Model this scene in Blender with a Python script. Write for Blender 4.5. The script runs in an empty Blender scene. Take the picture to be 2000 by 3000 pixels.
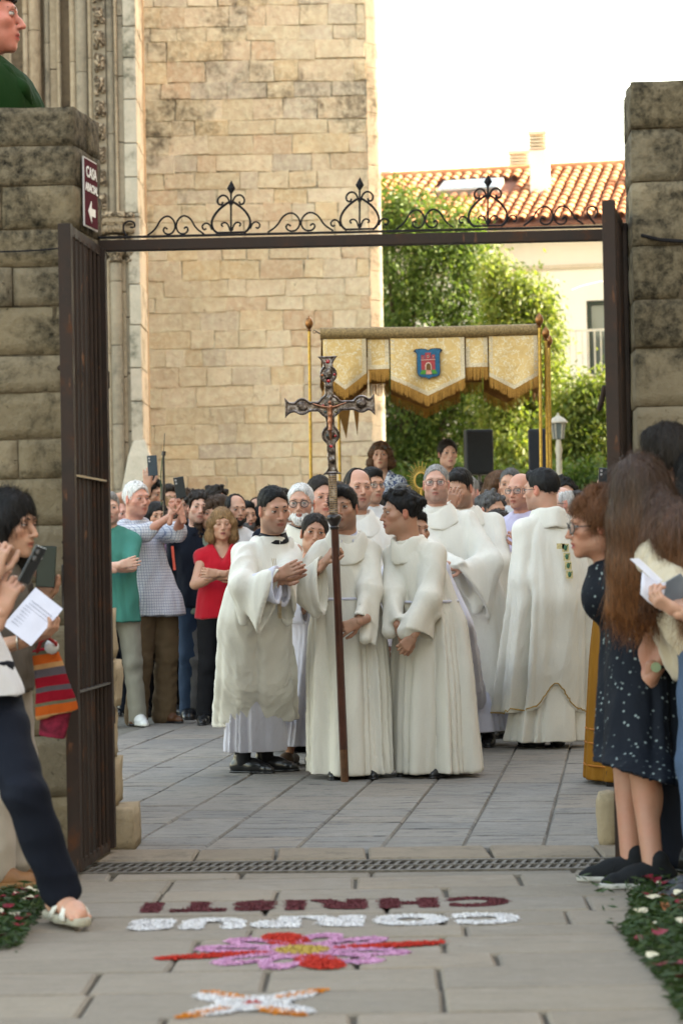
import bpy, math, random
import numpy as np
from mathutils import Vector, Matrix
rnd = random.Random(7)
npr = np.random.RandomState(7)
S = bpy.context.scene
COL = S.collection
R = math.radians
# ---------------------------------------------------------------- camera
FPX = 7083.0; PITCH = math.atan(150/FPX); ROLL = R(1.06); EYE = 1.2
camd = bpy.data.cameras.new('camera'); cam = bpy.data.objects.new('camera', camd); COL.objects.link(cam)
camd.sensor_fit = 'VERTICAL'; camd.sensor_height = 36; camd.lens = FPX/3000*36
camd.clip_end = 3000; camd.clip_start = 0.1
_F = Vector((0, math.cos(PITCH), math.sin(PITCH))); _R0 = Vector((1,0,0)); _U0 = Vector((0,-math.sin(PITCH),math.cos(PITCH)))
_U = _U0*math.cos(ROLL)+_R0*math.sin(ROLL); _R = _R0*math.cos(ROLL)-_U0*math.sin(ROLL)
cam.matrix_world = Matrix.Translation((0,0,EYE)) @ Matrix((_R, _U, -_F)).transposed().to_4x4()
camd.dof.use_dof = True; camd.dof.focus_distance = 13.6; camd.dof.aperture_fstop = 4.0
S.camera = cam
# ---------------------------------------------------------------- sky, sun, exposure
SUN_EL = R(27); SUN_DIR = Vector((math.cos(SUN_EL)*0.995, math.cos(SUN_EL)*0.10, math.sin(SUN_EL))).normalized()
W = bpy.data.worlds.new('World'); S.world = W; W.use_nodes = True
nt = W.node_tree; bg = nt.nodes['Background']
sky = nt.nodes.new('ShaderNodeTexSky'); sky.sky_type = 'NISHITA'; sky.sun_disc = False
sky.sun_elevation = SUN_EL; sky.sun_rotation = math.atan2(SUN_DIR.x, SUN_DIR.y)
sky.air_density = 1.3; sky.dust_density = 3.0; sky.ozone_density = 1.0
wb = nt.nodes.new('ShaderNodeMix'); wb.data_type = 'RGBA'; wb.blend_type = 'MULTIPLY'; wb.inputs[0].default_value = 1; wb.inputs[7].default_value = (1.22, 1.0, .77, 1)   # the photograph's white balance, for open shade
nt.links.new(sky.outputs[0], wb.inputs[6]); nt.links.new(wb.outputs[2], bg.inputs[0]); bg.inputs[1].default_value = 0.15
sund = bpy.data.lights.new('sun', 'SUN'); sund.energy = 4.6; sund.angle = R(0.5); sund.color = (1, .86, .66)
sun = bpy.data.objects.new('sun', sund); COL.objects.link(sun)
sun.rotation_euler = SUN_DIR.to_track_quat('Z', 'Y').to_euler(); sun.location = (20, 0, 30)
S.view_settings.view_transform = 'Standard'; S.view_settings.look = 'None'
S.view_settings.exposure = 2.92; S.view_settings.gamma = 1; S.view_settings.use_curve_mapping = False
S.cycles.max_bounces = 6; S.cycles.diffuse_bounces = 4; S.cycles.transparent_max_bounces = 8
S.cycles.use_denoising = True

# ---------------------------------------------------------------- measuring helpers
def ray(px, py):
    return _F + _R*((px-1000)/FPX) + _U*((1500-py)/FPX)
def at(px, py, D):
    d = ray(px, py); t = D/d.y
    return Vector((0,0,EYE)) + d*t
def gr(px, py, z=0.0):
    d = ray(px, py); t = (z-EYE)/d.z
    return Vector((0,0,EYE)) + d*t
def sc(D): return FPX/D

# ---------------------------------------------------------------- materials
MATS = {}
def lin(c):
    return tuple(((x/12.92) if x <= .04045 else ((x+.055)/1.055)**2.4) for x in c)
class NT:
    def __init__(s, name, rough=.8, metal=0, spec=.3):
        s.m = bpy.data.materials.new(name); s.m.use_nodes = True
        s.t = s.m.node_tree; s.b = s.t.nodes['Principled BSDF']
        s.b.inputs['Roughness'].default_value = rough; s.b.inputs['Metallic'].default_value = metal
        s.b.inputs['Specular IOR Level'].default_value = spec
    def n(s, kind, **kw):
        nd = s.t.nodes.new('ShaderNode'+kind)
        for k, v in kw.items():
            if k.startswith('i_'):
                k = k[2:]; k = int(k) if k.isdigit() else k.replace('_', ' ')
                nd.inputs[k].default_value = v
            else: setattr(nd, k, v)
        return nd
    def l(s, a, b): s.t.links.new(a, b)
    def coord(s, kind='Object', scale=(1,1,1)):
        tc = s.n('TexCoord'); mp = s.n('Mapping'); mp.inputs['Scale'].default_value = scale
        s.l(tc.outputs[kind], mp.inputs[0]); return mp.outputs[0]
    def wcoord(s, scale=(1,1,1)):
        g = s.n('NewGeometry'); mp = s.n('Mapping'); mp.inputs['Scale'].default_value = scale
        s.l(g.outputs['Position'], mp.inputs[0]); return mp.outputs[0]
    def noise(s, co, scale, detail=4, rough=.55, dist=0):
        nd = s.n('TexNoise'); nd.inputs['Scale'].default_value = scale; nd.inputs['Detail'].default_value = detail
        nd.inputs['Roughness'].default_value = rough; nd.inputs['Distortion'].default_value = dist
        s.l(co, nd.inputs['Vector']); return nd.outputs['Fac']
    def ramp(s, fac, stops, interp='LINEAR'):
        r = s.n('ValToRGB'); cr = r.color_ramp; cr.interpolation = interp
        while len(cr.elements) < len(stops): cr.elements.new(.5)
        for e, (p, c) in zip(cr.elements, stops):
            e.position = p; e.color = (*c, 1) if len(c) == 3 else c
        s.l(fac, r.inputs[0]); return r.outputs[0]
    def mix(s, fac, a, b, mode='MIX'):
        m = s.n('Mix', data_type='RGBA', blend_type=mode)
        for sock, v in ((m.inputs[0], fac), (m.inputs[6], a), (m.inputs[7], b)):
            if isinstance(v, (int, float)): sock.default_value = v
            elif isinstance(v, tuple): sock.default_value = (*v[:3], 1)
            else: s.l(v, sock)
        return m.outputs[2]
    def math(s, op, a, b=None, clamp=False):
        m = s.n('Math', operation=op, use_clamp=clamp)
        for sock, v in ((m.inputs[0], a), (m.inputs[1], b)):
            if v is None: continue
            if isinstance(v, (int, float)): sock.default_value = v
            else: s.l(v, sock)
        return m.outputs[0]
    def bump(s, h, strength=.3, dist=.01, prev=None):
        b = s.n('Bump'); b.inputs['Strength'].default_value = strength; b.inputs['Distance'].default_value = dist
        s.l(h, b.inputs['Height'])
        if prev: s.l(prev, b.inputs['Normal'])
        return b.outputs[0]
    def out(s, col=None, bump=None, rough=None):
        if col is not None:
            if isinstance(col, tuple): s.b.inputs['Base Color'].default_value = (*col[:3], 1)
            else: s.l(col, s.b.inputs['Base Color'])
        if bump is not None: s.l(bump, s.b.inputs['Normal'])
        if rough is not None: s.l(rough, s.b.inputs['Roughness'])
        return s.m

def plain(name, col, rough=.6, metal=0, var=.12, scale=20, bump=0, spec=.3, bdist=.003):
    if name in MATS: return MATS[name]
    a = NT(name, rough, metal, spec); co = a.coord()
    f = a.noise(co, scale, 4)
    lo = tuple(c*(1-var) for c in col); hi = tuple(min(1, c*(1+var)) for c in col)
    c = a.ramp(f, [(.3, lo), (.7, hi)])
    b = a.bump(a.noise(co, scale*3, 4), bump, bdist) if bump else None
    MATS[name] = a.out(c, b); return MATS[name]

def stone(name, cols, crust=(.03,.028,.024), crust_amt=.5, grain=1.0, bump=.6, wscale=1.0, rough=.92, crust_scale=1.2, zlo=None, zhi=None):
    """stone with a colour per block (object random), pitted relief and black weathering crust"""
    a = NT(name, rough, 0, .15); co = a.wcoord((wscale,)*3)
    oi = a.n('ObjectInfo')
    base = a.ramp(oi.outputs['Random'], [(i/(len(cols)-1), c) for i, c in enumerate(cols)])
    n1 = a.noise(co, 2.5*grain, 6, .6); n2 = a.noise(co, 14*grain, 6, .65); n3 = a.noise(co, 60*grain, 3, .6)
    c = a.mix(a.math('MULTIPLY', a.ramp(n1, [(.35, (0,0,0)), (.65, (1,1,1))]), .45), base, tuple(x*.68 for x in cols[0]))
    c = a.mix(a.ramp(n2, [(.42, (0,0,0)), (.72, (.4,.4,.4))]), c, tuple(min(1, x*1.35) for x in cols[-1]))
    cn = a.noise(co, crust_scale, 7, .68, .3)
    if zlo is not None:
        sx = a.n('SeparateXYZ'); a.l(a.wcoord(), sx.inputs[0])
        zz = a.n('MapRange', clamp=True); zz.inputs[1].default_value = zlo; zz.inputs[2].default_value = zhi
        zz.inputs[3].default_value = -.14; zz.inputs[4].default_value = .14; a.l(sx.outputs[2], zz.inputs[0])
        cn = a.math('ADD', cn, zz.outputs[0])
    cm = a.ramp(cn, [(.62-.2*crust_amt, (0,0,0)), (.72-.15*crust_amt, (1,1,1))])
    cm2 = a.math('MULTIPLY', cm, a.ramp(n2, [(.3, (1,1,1)), (.62, (.25,.25,.25))]))
    c = a.mix(cm2, c, crust)
    pn = a.noise(co, 22*grain, 5, .75, .5)
    pm = a.ramp(pn, [(.30, (0,0,0)), (.37, (1,1,1))])
    pm = a.mix(a.ramp(n1, [(.5, (0,0,0)), (.6, (1,1,1))]), pm, (1,1,1))
    c = a.mix(a.math('SUBTRACT', 1.0, pm), c, tuple(x*.45 for x in cols[0]))
    h = a.math('ADD', a.math('MULTIPLY', n2, 1.0), a.math('MULTIPLY', n3, .35)); h = a.math('ADD', h, a.math('MULTIPLY', pm, .35))
    return a.out(c, a.bump(h, bump, .02/grain))

# ---------------------------------------------------------------- mesh helpers
def link(o, parent=None):
    COL.objects.link(o)
    if parent: o.parent = parent
    return o
def tag(o, label=None, cat=None, group=None, kind=None):
    if label: o['label'] = label
    if cat: o['category'] = cat
    if group: o['group'] = group
    if kind: o['kind'] = kind
    return o
def empty(name, loc=(0,0,0), label=None, cat=None, group=None, parent=None):
    o = bpy.data.objects.new(name, None); o.location = loc; o.empty_display_size = .1
    link(o, parent); tag(o, label, cat, group); return o
def mesh_from(name, V, Fc, mat=None, smooth=False):
    me = bpy.data.meshes.new(name); me.from_pydata([tuple(v) for v in V], [], Fc); me.update()
    if smooth: me.shade_smooth()
    if mat: me.materials.append(mat)
    return me
class MB:
    """collects shapes; build() links them as one mesh object (world coordinates, moved under its parent's origin)"""
    def __init__(s): s.V = []; s.F = []
    def add(s, V, Fc):
        n = len(s.V); s.V += [Vector(v) for v in V]; s.F += [tuple(i+n for i in f) for f in Fc]; return s
    def box(s, c, d, M=None):
        c = Vector(c); V = []
        for x in (-.5,.5):
            for y in (-.5,.5):
                for z in (-.5,.5):
                    v = Vector((x*d[0], y*d[1], z*d[2])); V.append(c + (M @ v if M else v))
        return s.add(V, [(0,1,3,2),(4,6,7,5),(0,4,5,1),(2,3,7,6),(0,2,6,4),(1,5,7,3)])
    def bar(s, a, b, w, h=None, up=Vector((0,0,1))):
        a = Vector(a); b = Vector(b); h = h or w; d = (b-a); L = d.length; d.normalize()
        u = d.cross(up); u = Vector((1,0,0)) if u.length < 1e-4 else u.normalized(); v = u.cross(d)
        M = Matrix((u, d, v)).transposed()
        return s.box((a+b)/2, (w, L, h), M)
    def tube(s, P, r, n=8, cap=True, closed=False):
        P = [Vector(p) for p in P]; m = len(P); V = []; prev = None
        rr = r if isinstance(r, (list, tuple)) else [r]*m
        for i, p in enumerate(P):
            if closed: t = (P[(i+1) % m]-P[i-1])
            else: t = (P[min(i+1, m-1)]-P[max(i-1, 0)])
            t.normalize()
            if prev is None:
                u = t.cross(Vector((0,0,1)));
                if u.length < 1e-3: u = t.cross(Vector((0,1,0)))
            else: u = prev - t*prev.dot(t)
            u.normalize(); prev = u; w = t.cross(u)
            for k in range(n):
                a = 2*math.pi*k/n; V.append(p + (u*math.cos(a)+w*math.sin(a))*rr[i])
        Fc = []
        for i in range(m if closed else m-1):
            j = (i+1) % m
            for k in range(n):
                k2 = (k+1) % n; Fc.append((i*n+k, i*n+k2, j*n+k2, j*n+k))
        if cap and not closed: Fc += [tuple(range(n-1, -1, -1)), tuple(range((m-1)*n, m*n))]
        return s.add(V, Fc)
    def lathe(s, base, prof, n=16, M=None, sx=1, sy=1):
        base = Vector(base); V = []; m = len(prof)
        for (r, z) in prof:
            for k in range(n):
                a = 2*math.pi*k/n; v = Vector((r*sx*math.cos(a), r*sy*math.sin(a), z)); V.append(base + (M @ v if M else v))
        Fc = [(i*n+k, i*n+(k+1) % n, (i+1)*n+(k+1) % n, (i+1)*n+k) for i in range(m-1) for k in range(n)]
        Fc += [tuple(range(n-1, -1, -1)), tuple(range((m-1)*n, m*n))]
        return s.add(V, Fc)
    def sphere(s, c, r, n=12, M=None):
        c = Vector(c); r = r if isinstance(r, (tuple, list)) else (r, r, r); V = []; m = n//2+1
        for i in range(m):
            t = math.pi*i/(m-1)
            for k in range(n):
                a = 2*math.pi*k/n
                v = Vector((r[0]*math.sin(t)*math.cos(a), r[1]*math.sin(t)*math.sin(a), -r[2]*math.cos(t)))
                V.append(c + (M @ v if M else v))
        Fc = []
        for i in range(m-1):
            for k in range(n):
                k2 = (k+1) % n
                if i == 0: Fc.append((k, (i+1)*n+k2, (i+1)*n+k))
                elif i == m-2: Fc.append((i*n+k, i*n+k2, (i+1)*n+k))
                else: Fc.append((i*n+k, i*n+k2, (i+1)*n+k2, (i+1)*n+k))
        return s.add(V, Fc)
    def prism(s, pts, n, d, front=None):
        """polygon points (3D, planar) extruded by vector n*d"""
        pts = [Vector(p) for p in pts]; n = Vector(n)*d; m = len(pts)
        V = pts + [p+n for p in pts]
        return s.add(V, [tuple(range(m-1, -1, -1)), tuple(range(m, 2*m))] + [(i, (i+1) % m, m+(i+1) % m, m+i) for i in range(m)])
    def build(s, name, mat, parent=None, smooth=False, bevel=0, label=None, auto=True):
        org = parent_loc(parent)
        if parent is None and s.V:
            xs = [v.x for v in s.V]; ys = [v.y for v in s.V]; zs = [v.z for v in s.V]
            org = Vector(((min(xs)+max(xs))/2, (min(ys)+max(ys))/2, min(zs)))
        me = mesh_from(name, [v-org for v in s.V], s.F, mat, smooth)
        o = bpy.data.objects.new(name, me); link(o, parent)
        if parent is None: o.location = org
        if smooth and auto:
            me.set_sharp_from_angle(angle=R(38))
        if bevel:
            b = o.modifiers.new('b', 'BEVEL'); b.width = bevel; b.segments = 2; b.limit_method = 'ANGLE'
        if label: o['label'] = label
        return o
def parent_loc(p):
    L = Vector((0,0,0))
    while p is not None:
        L += p.location; p = p.parent
    return L

def rough_block(name, c, d, mat, parent, M=None, amp=.006, seg=5, rng=rnd, bev=.018, seed=None):
    """weathered stone block: subdivided box, rounded edges, uneven faces (real geometry)"""
    nx = max(2, min(seg*2, int(d[0]/.05)+1)); ny = max(2, min(seg, int(d[1]/.05)+1)); nz = max(2, min(seg*2, int(d[2]/.05)+1))
    idx = {}; V = []; Fc = []
    def vid(i, j, k):
        if (i, j, k) not in idx:
            p = [i/nx-.5, j/ny-.5, k/nz-.5]; v = Vector([p[q]*d[q] for q in range(3)])
            hd = [d[q]/2 for q in range(3)]
            cl = Vector([max(-hd[q]+bev, min(hd[q]-bev, v[q])) for q in range(3)])
            off = v-cl
            if off.length > 1e-6: v = cl + off.normalized()*min(bev, off.length)
            idx[(i, j, k)] = len(V); V.append(v)
        return idx[(i, j, k)]
    for i in range(nx):
        for k in range(nz):
            Fc.append((vid(i,0,k), vid(i+1,0,k), vid(i+1,0,k+1), vid(i,0,k+1)))
            Fc.append((vid(i,ny,k), vid(i,ny,k+1), vid(i+1,ny,k+1), vid(i+1,ny,k)))
    for j in range(ny):
        for k in range(nz):
            Fc.append((vid(0,j,k), vid(0,j,k+1), vid(0,j+1,k+1), vid(0,j+1,k)))
            Fc.append((vid(nx,j,k), vid(nx,j+1,k), vid(nx,j+1,k+1), vid(nx,j,k+1)))
    for i in range(nx):
        for j in range(ny):
            Fc.append((vid(i,j,0), vid(i,j+1,0), vid(i+1,j+1,0), vid(i+1,j,0)))
            Fc.append((vid(i,j,nz), vid(i+1,j,nz), vid(i+1,j+1,nz), vid(i,j+1,nz)))
    c = Vector(c); o = rng.random()*100; org = parent_loc(parent)
    out = []
    for v in V:
        w = (M @ v if M else v)
        q = w*9 + Vector((o, o*.7, o*.3))
        n = math.sin(q.x+1.3*math.sin(q.z*1.7))*math.sin(q.z*1.3+q.y)+.6*math.sin(q.x*2.3+q.y*2.9)*math.sin(q.z*2.7+1)+.55*math.sin(q.x*5.1+2*math.sin(q.z*4.1))*math.sin(q.z*6.3+q.y*3)
        out.append(c-org + w + (w.normalized() if w.length > 0 else w)*n*amp)
    me = mesh_from(name, out, Fc, mat, True); ob = bpy.data.objects.new(name, me); link(ob, parent); return ob

def cheap_block_mesh(name, d, bev, rng, amp, mat, back=True):
    """chamfered stone, front towards -Y: 12-24 triangles"""
    x, y, z = d[0]/2, d[1], d[2]/2; b = bev
    def j(): return (rng.random()-.5)*amp
    o = [(-x+j(), 0, -z+j()), (x+j(), 0, -z+j()), (x+j(), 0, z+j()), (-x+j(), 0, z+j())]
    f = [(o[0][0]+b, -y+j()*.6, o[0][2]+b), (o[1][0]-b, -y+j()*.6, o[1][2]+b), (o[2][0]-b, -y+j()*.6, o[2][2]-b), (o[3][0]+b, -y+j()*.6, o[3][2]-b)]
    m = [(p[0], -y+b+j()*.3, p[2]) for p in o]
    V = o+m+f; Fc = [(8,9,10,11)]
    for i in range(4):
        k = (i+1) % 4; Fc += [(i, k, 4+k, 4+i), (4+i, 4+k, 8+k, 8+i)]
    return mesh_from(name, V, Fc, mat, False)
# ================================================================ numpy meshes and signed-distance modelling
def npmesh(name, V, Q, mat, parent=None, cols=None, smooth=True, loc=None):
    V = np.ascontiguousarray(V, dtype=np.float32); Q = np.ascontiguousarray(Q, dtype=np.int32)
    me = bpy.data.meshes.new(name); me.vertices.add(len(V)); me.vertices.foreach_set('co', V.ravel())
    me.loops.add(Q.size); me.loops.foreach_set('vertex_index', Q.ravel())
    me.polygons.add(len(Q)); me.polygons.foreach_set('loop_start', np.arange(0, Q.size, Q.shape[1], dtype=np.int32))
    me.update(calc_edges=True)
    if smooth: me.shade_smooth()
    if cols is not None:
        ca = me.color_attributes.new('Col', 'FLOAT_COLOR', 'POINT'); c4 = np.ones((len(V), 4), np.float32); c4[:, :3] = cols; ca.data.foreach_set('color', c4.ravel())
    if mat: me.materials.append(mat)
    o = bpy.data.objects.new(name, me); link(o, parent)
    if loc is not None: o.location = loc
    return o
def A(v): return np.array(tuple(v), dtype=np.float64)
def unit(v): v = A(v); return v/np.linalg.norm(v)
class SDF:
    def __init__(s, h): s.h = h; s.p = []; s.post = []
    def _add(s, fn, lo, hi, k, op): s.p.append((fn, np.array(lo, float), np.array(hi, float), k, op)); return s
    def cap(s, a, b, r1, r2=None, k=.02, op=0):
        a = A(a); b = A(b); r2 = r1 if r2 is None else r2; m = max(r1, r2)
        ba = b-a; L2 = max(float(ba@ba), 1e-9)
        def fn(X, Y, Z):
            px, py, pz = X-a[0], Y-a[1], Z-a[2]
            t = np.clip((px*ba[0]+py*ba[1]+pz*ba[2])/L2, 0, 1)
            return np.sqrt((px-t*ba[0])**2+(py-t*ba[1])**2+(pz-t*ba[2])**2)-(r1+(r2-r1)*t)
        return s._add(fn, np.minimum(a, b)-m, np.maximum(a, b)+m, k, op)
    def path(s, pts, rs, k=.02, op=0):
        for i in range(len(pts)-1): s.cap(pts[i], pts[i+1], rs[i], rs[i+1], k, op)
        return s
    def ell(s, c, r, M=None, k=.02, op=0):
        c = A(c); r = np.array(r if hasattr(r, '__len__') else (r,)*3, float); M = np.eye(3) if M is None else np.array(M)
        mr = r.min(); m = r.max()
        def fn(X, Y, Z):
            px, py, pz = X-c[0], Y-c[1], Z-c[2]
            u = (px*M[0,0]+py*M[1,0]+pz*M[2,0])/r[0]; v = (px*M[0,1]+py*M[1,1]+pz*M[2,1])/r[1]; w = (px*M[0,2]+py*M[1,2]+pz*M[2,2])/r[2]
            l = np.sqrt(u*u+v*v+w*w)+1e-9; g = np.sqrt((u/r[0])**2+(v/r[1])**2+(w/r[2])**2)+1e-9
            return l*(l-1)/g
        return s._add(fn, c-m, c+m, k, op)
    def econe(s, a, b, ra, rb, X, k=.03, op=0, flat=True):
        """elliptical cone from a to b; ra,rb = (side, front) radii; X = side axis"""
        a = A(a); b = A(b); ax = b-a; L = np.linalg.norm(ax); ax = ax/L; X_ = A(X); X_ = X_-ax*(X_@ax); X_ /= np.linalg.norm(X_); Y_ = np.cross(ax, X_)
        m = max(*ra, *rb)
        def fn(X, Y, Z):
            px, py, pz = X-a[0], Y-a[1], Z-a[2]
            w = px*ax[0]+py*ax[1]+pz*ax[2]; t = np.clip(w/L, 0, 1)
            u = px*X_[0]+py*X_[1]+pz*X_[2]; v = px*Y_[0]+py*Y_[1]+pz*Y_[2]
            r1 = ra[0]+(rb[0]-ra[0])*t; r2 = ra[1]+(rb[1]-ra[1])*t; mn = np.minimum(r1, r2)
            ex = (w-t*L)
            if flat:
                d = (np.sqrt((u/r1)**2+(v/r2)**2)-1)*mn; return np.maximum(d, np.abs(w-L/2)-L/2)
            return (np.sqrt((u/r1)**2+(v/r2)**2+(ex/mn)**2)-1)*mn
        return s._add(fn, np.minimum(a, b)-m, np.maximum(a, b)+m, k, op)
    def prof(s, keys, X, folds=None, amp=None, k=.03, op=0, seed=0, hem=None):
        """upright garment: keys = [(z, cx, cy, rside, rfront)], X = side axis (unit xy); folds [(n, weight)], amp(z)"""
        ks = np.array(sorted(keys)); z0, z1 = ks[0,0], ks[-1,0]
        zf = np.linspace(z0-.4, z1+.4, 220); kw = np.hanning(int(np.clip((z1-z0)*.16/(zf[1]-zf[0]), 3, 41))+2); kw /= kw.sum()   # rounded, kink-free outline
        cols_ = [zf]
        for q in range(1, 5):
            g_ = np.interp(zf, ks[:,0], ks[:,q]); sl0 = (ks[1,q]-ks[0,q])/(ks[1,0]-ks[0,0]); g_ = np.where(zf < z0, ks[0,q]+(zf-z0)*sl0, g_)
            cols_.append(np.convolve(np.pad(g_, len(kw)//2, 'edge'), kw, 'valid')[:len(zf)])
        ks = np.stack(cols_, 1)
        top_ = np.array(sorted(keys))[-1]; X_ = unit((X[0], X[1], 0)); Y_ = np.array((-X_[1], X_[0], 0)); m = max(k_[3] for k_ in keys)*1.25; m = max(m, max(k_[4] for k_ in keys)*1.25)
        r_ = np.random.RandomState(seed); ph = r_.uniform(0, 6.28, 12); dr = r_.uniform(-.5, .5, 12)
        def fn(XX, YY, ZZ):
            z = ZZ
            zc = np.clip(z, z0, z1); cx = np.interp(zc, ks[:,0], ks[:,1]); cy = np.interp(zc, ks[:,0], ks[:,2]); ra = np.interp(zc, ks[:,0], ks[:,3]); rb = np.interp(zc, ks[:,0], ks[:,4])
            dx, dy = XX-cx, YY-cy; u = dx*X_[0]+dy*X_[1]; v = dx*Y_[0]+dy*Y_[1]
            mn = np.minimum(ra, rb)
            d = (np.sqrt((u/ra)**2+(v/rb)**2)-1)*mn
            if folds:
                th = np.arctan2(v/rb, u/ra); tw = th + .22*np.sin(2*th+ph[0]+dr[0]*zc) + .15*np.sin(3*th+ph[1]) + .10*np.sin(5*th+ph[2]+dr[2]*zc*2)
                Fv = 0
                for i, (n_, w_) in enumerate(folds): Fv = Fv + w_*(np.abs(np.sin(n_*tw/2+ph[3+i]+dr[3+i]*zc*.6))-.62)
                am = np.interp(zc, [q[0] for q in amp], [q[1] for q in amp]); d = d - am*Fv
            zl = z0 if hem is None else z0 + hem(u, v)
            return np.maximum(d, np.maximum(zl-z, z-z1))
        kk_ = np.array(sorted(keys)); lo = np.array((kk_[:,1].min()-m, kk_[:,2].min()-m, z0-.06)); hi = np.array((kk_[:,1].max()+m, kk_[:,2].max()+m, z1))
        return s._add(fn, lo, hi, k, op)
    def fnblk(s, fn, lo, hi, k=.02, op=0): return s._add(fn, lo, hi, k, op)
    def build(s, pad=.03):
        add = [p for p in s.p if p[4] == 0]
        lo = np.min([p[1] for p in add], 0)-pad; hi = np.max([p[2] for p in add], 0)+pad; h = s.h
        n = np.ceil((hi-lo)/h).astype(int)+1
        xs, ys, zs = [lo[i]+np.arange(n[i])*h for i in range(3)]
        d = np.full(n, .5, np.float32)
        for fn, l, u, k, op in s.p:
            mg = k+2*h
            i0 = np.clip(np.floor((l-mg-lo)/h).astype(int), 0, n); i1 = np.clip(np.ceil((u+mg-lo)/h).astype(int)+1, 0, n)
            if (i1 <= i0).any(): continue
            sl = tuple(slice(a_, b_) for a_, b_ in zip(i0, i1))
            v = fn(xs[sl[0]][:, None, None], ys[sl[1]][None, :, None], zs[sl[2]][None, None, :]).astype(np.float32)
            c = d[sl]
            if op == 0:
                hh = np.maximum(k-np.abs(c-v), 0)/max(k, 1e-6); d[sl] = np.minimum(c, v)-hh*hh*k*.25
            else:
                v = -v; hh = np.maximum(k-np.abs(c-v), 0)/max(k, 1e-6); d[sl] = np.maximum(c, v)+hh*hh*k*.25
        for f in s.post: d = f(d, xs[:, None, None], ys[None, :, None], zs[None, None, :]).astype(np.float32)
        return nets(d, lo, h)
CO = [(0,0,0),(1,0,0),(0,1,0),(1,1,0),(0,0,1),(1,0,1),(0,1,1),(1,1,1)]
ED = [(0,1),(2,3),(4,5),(6,7),(0,2),(1,3),(4,6),(5,7),(0,4),(1,5),(2,6),(3,7)]
def nets(d, lo, h):
    ins = d < 0
    n = d.shape; cnt = np.zeros((n[0]-1, n[1]-1, n[2]-1), np.int8)
    for c in CO: cnt += ins[c[0]:n[0]-1+c[0], c[1]:n[1]-1+c[1], c[2]:n[2]-1+c[2]]
    act = (cnt > 0) & (cnt < 8); I = np.argwhere(act); idx = np.full(act.shape, -1, np.int64); idx[act] = np.arange(len(I))
    cv = np.stack([d[I[:,0]+c[0], I[:,1]+c[1], I[:,2]+c[2]] for c in CO], 1); co = np.array(CO, float)
    acc = np.zeros((len(I), 3)); ct = np.zeros(len(I))
    for a_, b_ in ED:
        va, vb = cv[:, a_], cv[:, b_]; m = (va < 0) != (vb < 0); t = np.where(m, va/(va-vb+1e-12), 0)
        p = co[a_]+(co[b_]-co[a_])*t[:, None]; acc += np.where(m[:, None], p, 0); ct += m
    V = (I+acc/ct[:, None])*h+lo
    Qs = []
    for ax in range(3):
        b_, c_ = (ax+1) % 3, (ax+2) % 3
        sl0 = [slice(None)]*3; sl1 = [slice(None)]*3; sl0[ax] = slice(0, n[ax]-1); sl1[ax] = slice(1, n[ax])
        s0 = ins[tuple(sl0)]; s1 = ins[tuple(sl1)]; e = np.argwhere(s0 != s1)
        e = e[(e[:, b_] > 0) & (e[:, c_] > 0) & (e[:, b_] < n[b_]-1) & (e[:, c_] < n[c_]-1)]
        def g(ob, oc):
            q = e.copy(); q[:, b_] += ob; q[:, c_] += oc; return idx[q[:,0], q[:,1], q[:,2]]
        q = np.stack([g(-1,-1), g(0,-1), g(0,0), g(-1,0)], 1)
        fl = s0[e[:,0], e[:,1], e[:,2]] if len(e) else np.zeros(0, bool)
        q = np.where(fl[:, None], q, q[:, ::-1]); Qs.append(q)
    Q = np.concatenate(Qs); Q = Q[(Q >= 0).all(1)]
    return V, Q
def vnormals(V, Q):
    n = np.cross(V[Q[:,2]]-V[Q[:,0]], V[Q[:,3]]-V[Q[:,1]]); N = np.zeros_like(V)
    for i in range(4): np.add.at(N, Q[:, i], n)
    return N/(np.linalg.norm(N, axis=1)[:, None]+1e-12)
def nz(P, f, seed=0, oct=2):
    r_ = np.random.RandomState(seed); out = np.zeros(len(P)); a_ = 1.
    f = np.array(f if hasattr(f, '__len__') else (f,)*3, float)
    for o in range(oct):
        q = P*f
        for i in range(4):
            v = r_.normal(size=3); w = r_.normal(size=3); out += a_*.5*np.sin(q@v*1.9+r_.uniform(0, 6.28)+1.5*np.sin(q@w+r_.uniform(0, 6.28)))
        f = f*2.1; a_ *= .5
    return out/1.5
# ================================================================ SETTING
# ---- materials
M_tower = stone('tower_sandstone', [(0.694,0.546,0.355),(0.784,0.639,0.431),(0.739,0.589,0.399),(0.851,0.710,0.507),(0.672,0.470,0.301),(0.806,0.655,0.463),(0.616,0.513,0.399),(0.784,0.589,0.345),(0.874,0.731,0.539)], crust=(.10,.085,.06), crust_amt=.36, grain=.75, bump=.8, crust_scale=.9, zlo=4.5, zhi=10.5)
M_tower_mortar = stone('tower_mortar', [(.70,.61,.46),(.75,.66,.50)], crust=(.09,.07,.05), crust_amt=.7, grain=.8, bump=.7, crust_scale=1.3, zlo=2, zhi=9)
M_white_stone = stone('chamfer_stone', [(.44,.40,.32),(.50,.46,.37),(.46,.40,.32)], crust=(.07,.075,.05), crust_amt=.6, grain=1, bump=.6, crust_scale=2.5)
M_portal = stone('portal_stone', [(.30,.235,.16),(.36,.29,.20),(.33,.25,.165),(.40,.33,.24)], crust=(.07,.055,.04), crust_amt=.35, grain=1, bump=.8, crust_scale=1.5)
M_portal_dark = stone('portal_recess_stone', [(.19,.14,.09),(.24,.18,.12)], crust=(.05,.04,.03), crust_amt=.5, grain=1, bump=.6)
M_portal_grey = stone('portal_grey_stone', [(.26,.225,.17),(.31,.26,.19)], crust=(.08,.07,.055), crust_amt=.4, grain=1, bump=.6)
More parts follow.
